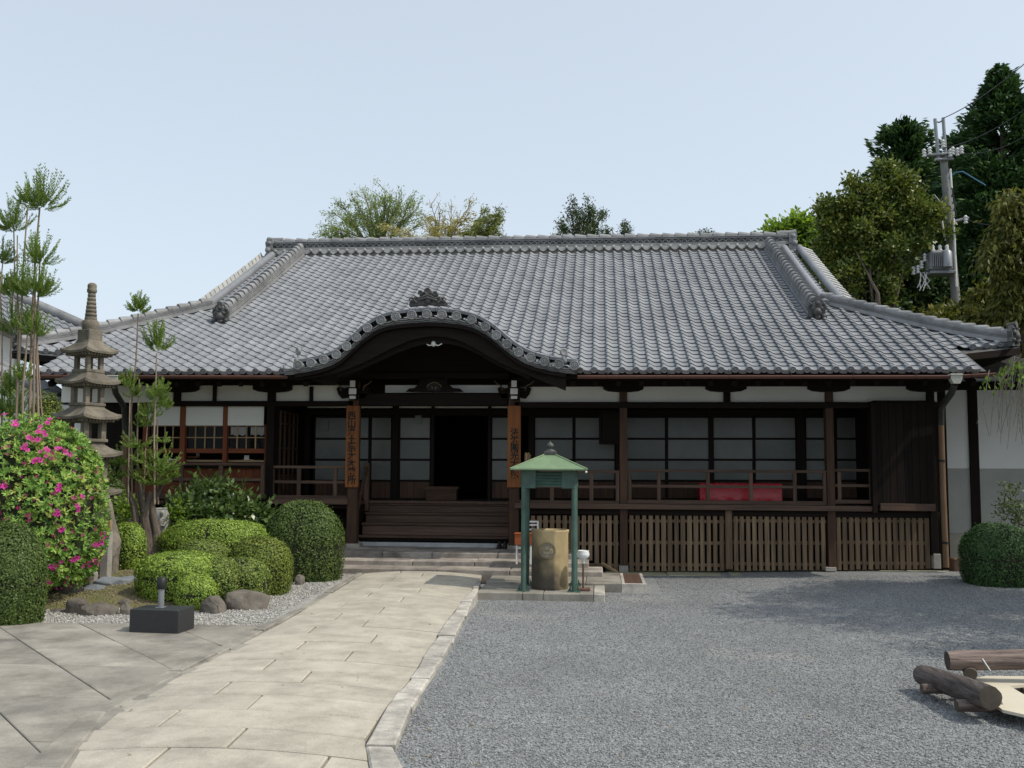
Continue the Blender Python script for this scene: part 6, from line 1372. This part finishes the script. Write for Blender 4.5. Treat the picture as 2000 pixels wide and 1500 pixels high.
# relief stele with a standing figure, and a small bowl stand
Yr_ = 14.9; p, q = P(302, 992, Yr_), P(326, 1062, Yr_); sr = thing('relief_stone', 'small pale stone slab carved with a robed figure in a niche', 'stele', ((p.x+q.x)/2, Yr_, q.z-.15))
m = MB(); m.cbox(p.x, q.x, Yr_, Yr_+.14, q.z-.2, p.z, .015); part('slab', m, PLAS if False else STONE, sr)
m = MB(); m.cbox(p.x+.02, q.x-.02, Yr_-.006, Yr_-.0005, q.z+.02, p.z-.03, .002); part('niche', m, WPAINT, sr)
xm = (p.x+q.x)/2+.02; H = p.z-q.z; m = MB()
m.lathe(xm, Yr_-.01, [(.06, q.z+.02), (.055, q.z+.18*H), (.062, q.z+.42*H), (.07, q.z+.60*H), (.045, q.z+.70*H), (.018, q.z+.72*H), (.02, q.z+.745*H), (.034, q.z+.80*H), (.034, q.z+.87*H), (.015, q.z+.92*H), (0, q.z+.925*H)], 14, 0, True, Matrix.Translation((0, (Yr_-.01)*.4, 0)) @ Matrix.Diagonal((1, .6, 1, 1)))
for sg in (-1, 1): m.tube([(xm+sg*.066, Yr_-.03, q.z+.62*H), (xm+sg*.06, Yr_-.06, q.z+.50*H), (xm+sg*.015, Yr_-.075, q.z+.52*H)], [.02, .018, .014], 6)
part('figure', m, STONE, sr)
m = MB(); m.lathe(xm-.02, Yr_-.35, [(.13, q.z-.2), (.11, q.z-.08), (.05, q.z-.05), (.05, q.z+.01), (.11, q.z+.05), (.12, q.z+.08), (.09, q.z+.08), (.08, q.z+.05)], 16); top('stone_bowl', m, STONE, 'small stone bowl on a foot before the carved relief slab', 'bowl', (xm, Yr_-.35, q.z-.2))
# ================================================================== neighbours
# right hand plaster building
YW2 = 19.6; wl = thing('plaster_building', 'white plaster building with grey lower wall to the right of the hall', 'building', (9, YW2, .1))
xa = P(1833, 900, YW2).x; xb = 13.0; z1, z2, z3, z4 = P(1900, 762, YW2).z, P(1900, 915, YW2).z, P(1900, 1042, YW2).z, P(1900, 1100, YW2).z
m = MB(); m.box(xa, xb, YW2, YW2+4, z2, z1+.3); part('wall', m, PLAS, wl); m = MB(); m.box(xa, xb, YW2-.012, YW2+4, z3, z2-.002); part('lower_wall', m, GREYW, wl)
m = MB(); m.cbox(xa, xb, YW2-.10, YW2+4, -.1, z3-.002, .01); part('foundation', m, mat('cream_render', (.44, .42, .34), (.34, .32, .25), 3, rough=.9), wl)
for px in (1902,): x = P(px, 900, YW2).x; m = MB(); m.cbox(x-.085, x+.085, YW2-.05, YW2+.03, z3-.05, z1+.1, .006); part('post', m, DK[0], wl)
m = MB(); m.cbox(xa-.05, xb, YW2-.06, YW2+.04, z1, z1+.16, .006); part('wall_plate', m, DK[1], wl)
zA = P(1960, 692, 18.4).z; xA_ = P(1950, 690, 18.4).x
m = MB(); sl_ = .36
def rp(x, y, dz=0): return (x, y, zA-sl_*(x-xA_)+dz)
m.add([rp(xA_, 18.3), rp(12, 18.3), rp(12, 24), rp(xA_, 24), rp(xA_, 18.3, -.12), rp(12, 18.3, -.12), rp(12, 24, -.12), rp(xA_, 24, -.12)], [(0, 1, 2, 3), (7, 6, 5, 4), (0, 4, 5, 1), (1, 5, 6, 2), (2, 6, 7, 3), (3, 7, 4, 0)]); part('roof', m, TILEK, wl)
m = MB(); m.cbox(0, 4.5, -.05, .05, -.16, .02, .01, 0, axis_M(Vector(rp(xA_-.05, 18.28)), Vector(rp(12, 18.28)))); part('bargeboard', m, mat('grey_weathered_board', (.13, .12, .105), (.08, .072, .064), 5, (.5, 6, 6), .85), wl)
m = MB(); m.tube([(P(1858, 1096, 18.6).x+.4*k*.0, 18.4, .25), (P(1858, 1096, 18.6).x, 18.4, .08)], .05, 8)
mb = MB(); p = P(1866, 1092, 17.75); mb.cbox(p.x-.07, p.x+.08, 17.65, 17.9, .1, p.z+.02, .02); top('brick_block', mb, RUST, 'little reddish block at the foot of the right downpipe', 'block', (p.x, 17.75, .1))
# left: plastered storehouse with tiled roof, and a coped garden wall
lh = thing('storehouse', 'white plastered storehouse with grey tiled roof behind the hall on the left', 'building', (-16, 26, .1))
YL = 25.0; pA, pB = P(-60, 548, YL), P(160, 640, YL)
def lf(px, py, Y=YL): return P(px, py, Y)
m = MB(); a0, a1, a2, a3 = lf(-120, 520), lf(158, 642), lf(112, 668, 23.2), lf(-120, 572, 23.2)
m.add([a0, a1, a2, a3]+[v-Vector((0, 0, .22)) for v in (a0, a1, a2, a3)], [(3, 2, 1, 0), (4, 5, 6, 7), (0, 1, 5, 4), (1, 2, 6, 5), (2, 3, 7, 6), (3, 0, 4, 7)]); rfl = part('roof', m, MORT, lh)
u_ = (a1-a0)/20; v_ = (a3-a0)/6; nrm = u_.cross(v_).normalized(); nrm = nrm if nrm.z > 0 else -nrm
m = MB(); m.grid([[Vector((.0, 0, 0)), u_*1.02], [v_*1.06+nrm*.0, v_*1.06+u_*1.02]], 0, False); V = [Vector((0, 0, 0))+nrm*.02, u_*.5+nrm*.06, u_+nrm*.03, v_*1.08+nrm*.05, v_*1.08+u_*.5+nrm*.10, v_*1.08+u_+nrm*.06, v_*1.08, v_*1.08+u_]
m = MB(); m.add(V, [(0, 1, 4, 3), (1, 2, 5, 4), (3, 4, 5, 7, 6)], False); me_l = m.mesh('tile', TILE)
for i in range(20):
    for j in range(6): inst('tile', me_l, rfl, Matrix.Translation(a0+u_*i+v_*j))
m = MB(); m.tube([a0+nrm*.12, a1+nrm*.12], .13, 10); part('ridge', m, TILED, lh)
m = MB(); b0, b1 = a3+Vector((0, -.03, -.02)), a2+Vector((0, -.03, -.02)); m.cbox(0, (b1-b0).length, -.04, .04, -.34, .0, .01, 0, axis_M(b0, b1)); part('bargeboard', m, bpy.data.materials['grey_weathered_board'], lh)
m = MB(); m.box(lf(-120, 700).x, lf(28, 700, 24).x, 24.0, 24.2, .1, P(20, 612, 24).z); wL_ = part('wall', m, PLAS, lh)
gw = thing('garden_wall', 'white garden wall with a sloping tiled coping behind the round dark bush', 'wall', (-10, 18.6, .2))
w0, w1 = P(40, 742, 18.6), P(135, 790, 18.6); m = MB(); w00 = P(-80, 690, 18.6)
m.add([(w00.x, 18.6, .1), (w1.x, 18.6, .1), (w1.x, 18.6, w1.z), (w00.x, 18.6, w00.z), (w00.x, 18.8, .1), (w1.x, 18.8, .1), (w1.x, 18.8, w1.z), (w00.x, 18.8, w00.z)], [(0, 1, 2, 3), (5, 4, 7, 6), (3, 2, 6, 7), (1, 5, 6, 2), (0, 3, 7, 4)]); part('wall', m, PLAS, gw)
Mw = axis_M(Vector((w00.x, 18.6, w00.z)), Vector((w1.x, 18.6, w1.z))); Lw = (w1-w00).length; m = MB(); m.cbox(0, Lw, -.28, .32, -.02, .10, .02, 0, Mw); cp = part('coping', m, TILED, gw)
me_c2 = cap_mesh(.3, .09)
for k in range(int(Lw/.29)): inst('cap_tile', me_c2, cp, Mw @ Matrix.Translation((k*.29, .02, .13)))
m = MB(); m.cbox(-.0, .22, -.02, .40, -.03, .03, .012); me_w2 = m.mesh('coping_tile', TILE)
for k in range(int(Lw/.235)): inst('coping_tile', me_w2, cp, Mw @ Matrix.Translation((k*.235, -.34, .06)) @ Matrix.Rotation(R(14), 4, 'X'))
p, q = P(168, 822, 18.4), P(200, 868, 18.4); m = MB(); m.box(p.x-.6, q.x-.02, 18.4, 18.5, .2, p.z+.3); top('white_partition', m, PLAS, 'short white wall panel seen between the pagoda posts', 'wall panel', (p.x, 18.45, .2))
# dark side entrance of the hall behind the pagoda
m = MB(); m.box(-9.6, hx(266, YA+.25), YA+.2, YA+.3, .1, 3.25); part('side_boarding', m, DK[0], hall)
# utility pole
Yu = 30.0; up = thing('utility_pole', 'concrete utility pole with grey transformer among the trees on the right', 'utility pole', (P(1870, 610, Yu).x, Yu, 0))
def U(px, py, dy=0): return P(px, py, Yu+dy)
lean = [U(1876, 860), U(1868, 600), U(1852, 420), U(1842, 300)]; m = MB(); m.tube([lean[0]-Vector((0, 0, 2.5))]+lean, [.15, .145, .13, .115, .105], 14); part('pole', m, CONC, up)
for a, b in (((1826, 232), (1833, 312)), ((1842, 230), (1848, 315))): m = MB(); m.tube([U(*a, -.1), U(*b, -.1)], .05, 6); part('steel_bracket', m, STEEL, up)
m = MB(); m.tube([U(1824, 236, -.1), U(1834, 239, -.1), U(1844, 234, -.1)], .025, 6); part('cross_wire', m, STEEL, up)
def arm(a, b, r=.05, nm='cross_arm'): m = MB(); m.tube([U(*a, -.15), U(*b, -.15)], r, 6); return part(nm, m, STEEL, up)
arm((1805, 304), (1880, 298)); arm((1826, 312), (1862, 310)); arm((1858, 434), (1892, 426)); arm((1822, 532), (1868, 530), .06); arm((1824, 380), (1845, 406), .025); arm((1783, 534), (1815, 532), .03)
def insu(px, py, r=.07):
    c = U(px, py, -.25); m = MB(); 
    for k in range(3): m.lathe(c.x, c.y, [(r*.45, c.z-.10+.08*k), (r, c.z-.08+.08*k), (r*.4, c.z-.02+.08*k)], 10)
    part('insulator', m, PORC, up)
for a in ((1805, 300), (1816, 296), (1861, 296), (1870, 298), (1878, 294), (1784, 530), (1793, 527), (1800, 518), (1806, 504), (1886, 430), (1856, 300), (1842, 282)): insu(*a)
tc = U(1834, 510, -.25); m = MB()
m.cbox(tc.x-.33, tc.x+.30, tc.y-.30, tc.y+.22, tc.z-.33, tc.z+.27, .06); tf = part('transformer', m, STEEL, up)
for k in range(6): m = MB(); x = tc.x-.30+k*.055; m.cbox(x, x+.018, tc.y-.40, tc.y-.30, tc.z-.24, tc.z+.18, .004); part('cooling_fin', m, STEEL, tf)
m = MB(); m.lathe(tc.x+.12, tc.y-.28, [(.16, tc.z-.24), (.16, tc.z+.2), (.13, tc.z+.23)], 14); part('tank', m, STEEL, tf); m = MB(); m.cbox(tc.x-.36, tc.x+.36, tc.y-.33, tc.y+.25, tc.z-.42, tc.z-.34, .01); part('shelf', m, STEEL, tf)
for k in range(3): m = MB(); x = tc.x-.2+.2*k; m.lathe(x, tc.y-.1, [(.05, tc.z+.27), (.07, tc.z+.31), (.04, tc.z+.36), (.06, tc.z+.40), (.03, tc.z+.46)], 8); part('bushing', m, PORC, tf)
m = MB()
for k in range(7): a = U(1798+2*k, 532+3*(k % 3), -.3); m.tube([a, a+Vector((random.uniform(-.15, .2), 0, -.25)), a+Vector((random.uniform(-.2, .15), 0, -.45))], .014, 5)
part('hanging_clamp', m, PORC, up)
m = MB(); m.tube([U(1856, 330, -.2), U(1862, 420, -.2), U(1868, 560, -.2)], .035, 6); m.tube([U(1834, 400, -.2), U(1846, 470, -.2)], .035, 6); part('conduit', m, PORC, up)
for q in range(4): m = MB(); m.tube([U(1858+3*math.cos(t)+q*2, 375+q*14+8*math.sin(t), -.25) for t in np.linspace(-1.6, 1.6, 8)], .02, 5, False); part('cable_loop', m, BLACK, up)
m = MB(); m.tube([U(1853, 348, -.2), U(1866, 337, -.2), U(1880, 335, -.2)], .018, 6); m.tube([U(1880, 335, -.2), U(1925, 362, -1)], .018, 6); part('blue_cable', m, mat('blue_cable', (.05, .16, .26), (.04, .12, .2), 5), up)
for lb, a, b, sag in (('uppermost thin wire rising from the pole top to the right', U(1842, 231), P(2080, 52, 20), .2), ('thin wire running from the pole to the tall cedar', U(1840, 290), P(2080, 150, 24), .3), ('second wire below it running into the tall cedar', U(1870, 300), P(2080, 205, 26), .4), ('wire running right from the lower bracket', U(1890, 430), P(2090, 434, 27), .2), ('long dark wire descending left behind the hall roof', U(1845, 385), P(1480, 580, 33), .5)):
    m = MB(); m.tube([a.lerp(b, t)-Vector((0, 0, sag*4*t*(1-t))) for t in np.linspace(0, 1, 16)], .014, 4); top('overhead_wire', m, BLACK, lb, 'wire', a, 'overhead wires at the pole')
# ================================================================== trees
def cloud(px, py, Y, rxp, rzp, n): return cl(px, py, Y, rxp, rzp, n)
def tree(name, label, clumps, L, W, m_, n_per, base, r0, **k):
    cs = []
    rg = random.Random(len(label))
    for c in clumps:                          # break every lobe into uneven sub-lobes
        x, y, z, rx, ry, rz_, n = c; q = max(4, int(n/22))
        for i in range(q):
            d = Vector((rg.gauss(0, 1), rg.gauss(0, 1), rg.gauss(0, 1))).normalized()*rg.uniform(.35, .95); s = rg.uniform(.22, .42)
            cs.append((x+d.x*rx, y+d.y*ry, z+d.z*rz_, rx*s, ry*s, rz_*s*.9, int(n/q)))
    t, _ = cluster_plant(name, label, 'tree', cs, L, W, m_, n_per, base=base, grp=k.get('grp'), droop=k.get('droop', 0), fluff=k.get('fluff', .9))
    limbs(t, base, [Vector(c[:3]) for c in clumps], r0, k.get('bark', BARK), split=k.get('split', .45), jit=k.get('jit', .3)); return t
gt = 'trees behind the temple hall'
Yt = 42; zb0 = 0
def bt(px, Y): return (P(px, 700, Y).x, Y, 0.0)
def fan_tree(name, label, ends, hub, Y, L, W, m_, r0, sub_=9, sl=1.0, nl=26, arch=0.0, dens=1.0):
    h = P(hub[0], hub[1], Y); t = thing(name, label, 'tree', (h.x, Y, 0), gt); rg = random.Random(len(label)+hub[0])
    m = MB(); m.tube([(h.x, Y, -.2), (h.x+.1, Y, h.z*.6), h], [r0*1.3, r0, r0*.7], 8); part('trunk', m, BARK, t)
    C = []; D = []; V = []; tw = MB()
    for px, py in ends:
        e = P(px, py, Y+rg.uniform(-1.5, 1.5)); mid = h.lerp(e, .55)+Vector((rg.gauss(0, .15), 0, .35)); m = MB(); pts = [h, mid, e]; m.tube([h, h.lerp(mid, .5)+Vector((0, 0, .1)), mid, mid.lerp(e, .6), e], [r0*.5, r0*.35, r0*.22, r0*.12, .01], 5); part('limb', m, BARK, t)
        vv = rg.uniform(.25, .75)
        for k in range(sub_):
            f = rg.uniform(.25, 1.0); a = h.lerp(mid, f/.55) if f < .55 else mid.lerp(e, (f-.55)/.45); ax = (e-mid).normalized()
            d = (ax*rg.uniform(.5, 1.1)+Vector((rg.gauss(0, .75), rg.gauss(0, .75), rg.gauss(.15, .4)))).normalized(); ln = sl*rg.uniform(.5, 1.1)*(1.15-.55*f); b = a+d*ln+Vector((0, 0, -arch*ln))
            tw.tube([a, a.lerp(b, .5)+Vector((0, 0, arch*ln*.3)), b], [.016, .011, .006], 4, False)
            for q in range(int(nl*dens)):
                u = rg.random()**.7; c = a.lerp(b, u)+Vector((rg.gauss(0, .10), rg.gauss(0, .10), rg.gauss(0, .08)+arch*ln*.3*4*u*(1-u)))*(1 if nl < 40 else 1.2)
                C.append(c); D.append(d+Vector((rg.gauss(0, .6), rg.gauss(0, .6), rg.gauss(0, .5)-arch))); V.append(min(1, max(0, vv+rg.gauss(0, .16))))
    o = part('twigs', tw, TWIG, t); o['kind'] = 'stuff'; n = len(C); leaf_mesh('foliage', np.array(C), np.array(D), RNG.normal(size=(n, 3))*.6+np.array([0, -.3, .7]), RNG.uniform(.6, 1.3, n)*L, RNG.uniform(.7, 1.2, n)*W, m_, t, V); return t
fan_tree('feathery_tree', 'airy light green tree rising left behind the ridge', [(650, 415), (668, 400), (690, 388), (712, 378), (730, 394), (752, 372), (765, 378), (785, 390), (800, 394), (818, 404), (642, 440), (636, 456), (700, 412), (770, 412), (745, 425), (680, 430), (720, 430), (660, 450), (795, 425), (815, 440), (640, 462)], (735, 520), 42, .13, .04, L_SPR, .16, 15, 1.15, 34)
fan_tree('bare_twig_tree', 'greyish half bare tree just right of the feathery tree', [(842, 400), (860, 408), (882, 404), (835, 425), (870, 425), (895, 425), (850, 440)], (860, 520), 43, .11, .035, L_YEL, .12, 12, .9, 9)
fan_tree('yellow_bamboo_clump', 'pale yellow bamboo showing behind the middle of the ridge', [(745, 440), (762, 446), (830, 432), (850, 428), (870, 436), (890, 430), (921, 398), (914, 420), (880, 450), (905, 448), (850, 448), (775, 455), (925, 440)], (855, 520), 39, .16, .04, L_YEL, .06, 11, .75, 22, .35)
fan_tree('bamboo_clump', 'greener bamboo at the right end of the yellow clump', [(946, 412), (978, 408), (972, 425), (966, 440), (955, 418), (942, 430), (930, 442), (968, 452), (935, 455), (950, 450), (915, 458)], (945, 520), 39, .17, .045, leafmat('bamboo_green', [(.12, .15, .03), (.2, .23, .05), (.3, .31, .09)]), .06, 12, .6, 30, .35)
JUN = leafmat('juniper_leaf', [(.03, .05, .02), (.06, .09, .034), (.09, .13, .05)])
fan_tree('juniper_tree', 'dark knobbly conifer behind the ridge right of the middle', [(1094, 434), (1119, 393), (1126, 418), (1146, 386), (1154, 398), (1181, 416), (1196, 446), (1104, 446), (1165, 440), (1088, 458), (1200, 456), (1140, 430), (1120, 450), (1150, 450), (1175, 450), (1135, 408), (1160, 420)], (1145, 520), 41, .12, .05, JUN, .16, 9, .42, 48)
fan_tree('juniper_tree', 'tiny tip of a dark conifer just above the ridge', [(1220, 438), (1224, 450), (1218, 456), (1226, 460)], (1222, 500), 41, .11, .045, JUN, .06, 8, .3, 34)
tree('pine_tree', 'small dark treetop barely above the right part of the ridge', [cl(1375, 460, 41, 20, 8, 70)], .14, .05, L_FOR, 8, bt(1378, 41), .12, grp=gt)
tree('fresh_green_tree', 'bright fresh green tree at the right end of the ridge', [cl(1530, 452, 38, 34, 18, 150), cl(1575, 440, 38, 24, 18, 110), cl(1575, 490, 38, 34, 36, 240), cl(1600, 520, 38, 28, 40, 160)], .22, .12, L_LIME, 8, bt(1580, 38), .2, grp=gt)
tree('evergreen_oak', 'broad evergreen oak with yellowish young leaves left of the pole', [cl(1690, 400, 30, 62, 50, 330), cl(1640, 430, 30, 48, 54, 280), cl(1750, 372, 30, 56, 40, 300), cl(1640, 500, 30, 50, 60, 300), cl(1720, 470, 30, 80, 60, 420), cl(1790, 430, 30, 60, 70, 350), cl(1690, 550, 30, 80, 50, 330), cl(1625, 460, 30, 34, 60, 200), cl(1740, 345, 30, 50, 22, 160)], .135, .075, L_OAK, 20, bt(1730, 30), .13, grp=gt)
def conifer(name, label, px, ytop, ybase, wpx, Y, n, m_, seed, grp=gt, tipw=.06, Ln=.26):
    rg = np.random.default_rng(seed); b = P(px, 700, Y); zt = P(px, ytop, Y).z; z0 = P(px, ybase, Y).z; wr = wpx*Y/FPX
    t = thing(name, label, 'tree', (b.x, Y, 0), grp); m = MB(); m.tube([(b.x, Y, -.2), (b.x+.1, Y, zt*.5), (b.x, Y, zt-.2)], [.35, .22, .03], 8); part('trunk', m, BARK, t)
    C = []; D = []; V = []; nb = int(n/5)
    for i in range(nb):
        f = rg.random()**.85; r = wr*(tipw+(1-tipw)*(1-f)**.8)*rg.uniform(.45, 1.3); a = rg.uniform(0, 6.283); z = z0+(zt-z0)*f
        dr = np.array([np.cos(a), np.sin(a), 0]); vv = rg.uniform(.15, .85); si = np.array([-dr[1], dr[0], 0]); up = rg.uniform(-.25, .35)
        for q in range(84):
            s = .3+.7*rg.random()**.8; wd = (.10+.28*r*(1-abs(s-.6)))*rg.normal()*.5
            p = np.array([b.x, Y, z])+dr*r*s+si*wd+np.array([0, 0, up*r*s*s+rg.normal()*.10+.05*r])
            C.append(p); D.append(dr*1.0+si*wd*1.5+np.array([0, 0, .3*rg.normal()+.1+up])+rg.normal(0, .3, 3)); V.append(np.clip(vv+.15*rg.normal(), 0, 1))
    n2 = len(C); leaf_mesh('foliage', np.array(C), np.array(D), rg.normal(size=(n2, 3))*.6+np.array([0, -.2, .8]), RNG.uniform(.6, 1.2, n2)*Ln, Ln*.34, m_, t, V); return t
conifer('cypress_tree', 'dark rounded cypress top left of the pole head', 1776, 252, 440, 84, 36, 900, L_CEDD, 1, tipw=.42)
conifer('cedar_tree', 'tall dark pointed cedar at the right picture edge', 1972, 138, 640, 185, 33, 2500, L_CEDD, 2, tipw=.05)
conifer('cedar_tree', 'dark cedar behind the pole between the cypress and the tallest cedar', 1885, 265, 650, 120, 37, 1500, L_CEDD, 3, tipw=.15)
conifer('cedar_tree', 'cedar rising just beyond the right picture edge behind the tallest one', 2055, 170, 640, 150, 37, 1300, L_CEDD, 5, tipw=.1)
tree('forest_tree', 'dark undergrowth tree below the transformer', [cl(1700, 610, 31, 90, 40, 300), cl(1790, 560, 31.5, 70, 60, 330), cl(1850, 620, 32, 80, 60, 330), cl(1640, 580, 32, 40, 40, 150), cl(1900, 560, 32, 70, 80, 330)], .20, .11, L_FOR, 9, bt(1800, 31), .25, grp=gt)
tree('forest_tree', 'dark bushy tree low behind the right roof corner', [cl(1930, 600, 29, 80, 50, 260), cl(1880, 640, 28.5, 70, 34, 200), cl(1990, 640, 28, 70, 60, 260), cl(1820, 630, 29.5, 70, 30, 160), cl(2015, 690, 27, 50, 60, 260), cl(1985, 700, 29, 60, 50, 260)], .18, .10, L_OLV, 8, bt(1930, 29), .2, grp=gt, droop=.4)
tree('drooping_tree', 'olive drooping foliage at the right edge before the dark cedar', [cl(1985, 440, 27, 46, 44, 260), cl(1975, 520, 27, 44, 60, 300), cl(2020, 500, 27, 60, 90, 300), cl(1990, 600, 27, 40, 50, 200)], .22, .075, L_OLV, 9, bt(2020, 27), .2, grp=gt, droop=1.2)
tree('forest_tree', 'broad dark tree filling the gap behind the pole', [cl(1850, 345, 37.5, 46, 50, 260), cl(1835, 390, 37.5, 50, 70, 260), cl(1800, 440, 37, 50, 60, 220), cl(1930, 430, 38, 110, 90, 420), cl(1850, 500, 38, 100, 100, 420), cl(1760, 520, 37, 90, 90, 330), cl(1960, 560, 37, 100, 90, 330)], .30, .16, L_FOR, 9, bt(1880, 38), .4, grp=gt)
# wooded slope far behind, closing the view between the trunks
mb = MB(); mb.grid([[(x, 46+6*abs(math.sin(x*.3)), z) for z in (0, 3.2+1.6*sstep(8, 20, x)+.5*math.sin(x*.7))] for x in np.linspace(6, 60, 40)]); struct('wooded_slope', mb, LAND)
# weeping cherry just outside the right edge: hanging twigs reach into view, its crown shades the court
L_SPRD = leafmat('cherry_leaf', [(.03, .06, .012), (.06, .11, .02), (.09, .15, .03)], .5, .12)
def cherry():
    b = Vector((9.3, 13.2, .1)); t = thing('weeping_cherry', 'weeping cherry whose thin hanging twigs reach in from the right edge', 'tree', b)
    m = MB(); m.tube([b-Vector((0, 0, .2)), b+Vector((-.1, 0, 1.5)), b+Vector((-.2, .1, 3.0))], [.26, .2, .16], 10); part('trunk', m, BARK, t)
    hub = b+Vector((-.2, .1, 3.0)); cs = []; rg = random.Random(5)
    for k in range(30):
        c = b+Vector((rg.uniform(-2.1, 3.0), rg.uniform(-3.4, 1.6), rg.uniform(3.4, 6.6))); cs.append((c.x, c.y, c.z, rg.uniform(.7, 1.1), rg.uniform(.7, 1.1), rg.uniform(.5, .8), 170))
        if k % 4 == 0: m = MB(); m.tube([hub, hub.lerp(c, .5)+Vector((0, 0, .3)), c], [.09, .05, .02], 6); part('limb', m, BARK, t)
    PC = np.concatenate([np.array(c[:3])+rdir(c[6])*RNG.random((c[6], 1))**.45*np.array(c[3:6]) for c in cs]); k = 9; n = len(PC); off = RNG.normal(0, .12, (n*k, 3))
    leaf_mesh('foliage', np.repeat(PC, k, 0)+off, off+np.array([0, 0, -.1]), RNG.normal(0, .6, (n*k, 3))+np.array([0, 0, .8]), RNG.uniform(.08, .14, n*k), .07, L_SPRD, t)
    Yc = 13.8; m = MB(); lim_ = [P(2160, 640, Yc), P(2040, 690, Yc), P(1984, 708, Yc), P(1962, 735, Yc), P(1952, 750, Yc)]; m.tube([hub]+lim_, [.07, .05, .03, .022, .014, .008], 7); part('limb', m, TWIG, t)
    C = []; D = []
    for i in range(24):
        u = rg.random(); px = 1915+90*rg.random(); py0 = 712+max(0, (1975-px))*.55+rg.uniform(-4, 10); ln = rg.uniform(60, 165)*(.7 if px < 1935 else 1); dy = rg.uniform(-.5, .5)
        pts = [P(px+rg.uniform(8, 26), py0-18, Yc+dy*.5), P(px+6, py0, Yc+dy), P(px+rg.uniform(-8, 4), py0+ln*.5, Yc+dy), P(px+rg.uniform(-16, 10), py0+ln, Yc+dy)]
        m = MB(); m.tube(pts, [.007, .006, .0045, .003], 5); part('hanging_twig', m, TWIG, t)
        for s in range(9 if py0 < 745 else 3):
            f = rg.random()**2.0*.35 if s < 9 else rg.uniform(.85, 1); a = pts[1].lerp(pts[2], f*2) if f < .5 else pts[2].lerp(pts[3], f*2-1); C.append(a+Vector((rg.gauss(0, .03), rg.gauss(0, .03), rg.gauss(0, .03)))); D.append((rg.gauss(0, .5), rg.gauss(0, .5), -1))
    C = np.array([tuple(c) for c in C]); n = len(C); leaf_mesh('hanging_leaves', C, np.array(D), RNG.normal(size=(n, 3)), RNG.uniform(.05, .09, n), .03, L_LIME, t)
cherry()

# dry leaves blown over the court and the path
rg = np.random.default_rng(21); C = []
while len(C) < 420:
    y = rg.uniform(5, 17.2); x = rg.uniform(-4.5, y*.42+1)
    if x < lI(y)-.2 or (y > 13.4 and x < 1.0): continue
    if x > rO(y)+.05: z = gz(x, y)+.012
    elif lI(y)+.1 < x < rI(y)-.1 and rg.random() < .35: z = crown(x, y)+.008
    else: continue
    if rg.random() < .5 or abs(x-rO(y)) < .5 or y > 16: C.append((x, y, z))
C = np.array(C); n = len(C); leaf_mesh('leaf_litter', C, np.stack([rg.normal(size=n), rg.normal(size=n), rg.normal(size=n)*.15], 1), np.stack([rg.normal(size=n)*.3, rg.normal(size=n)*.3, np.ones(n)], 1), rg.uniform(.015, .045, n), rg.uniform(.008, .018, n), leafmat('dry_leaf', [(.12, .07, .03), (.25, .17, .08), (.38, .30, .18), (.16, .15, .05)], .8, .1), None, None, .1)
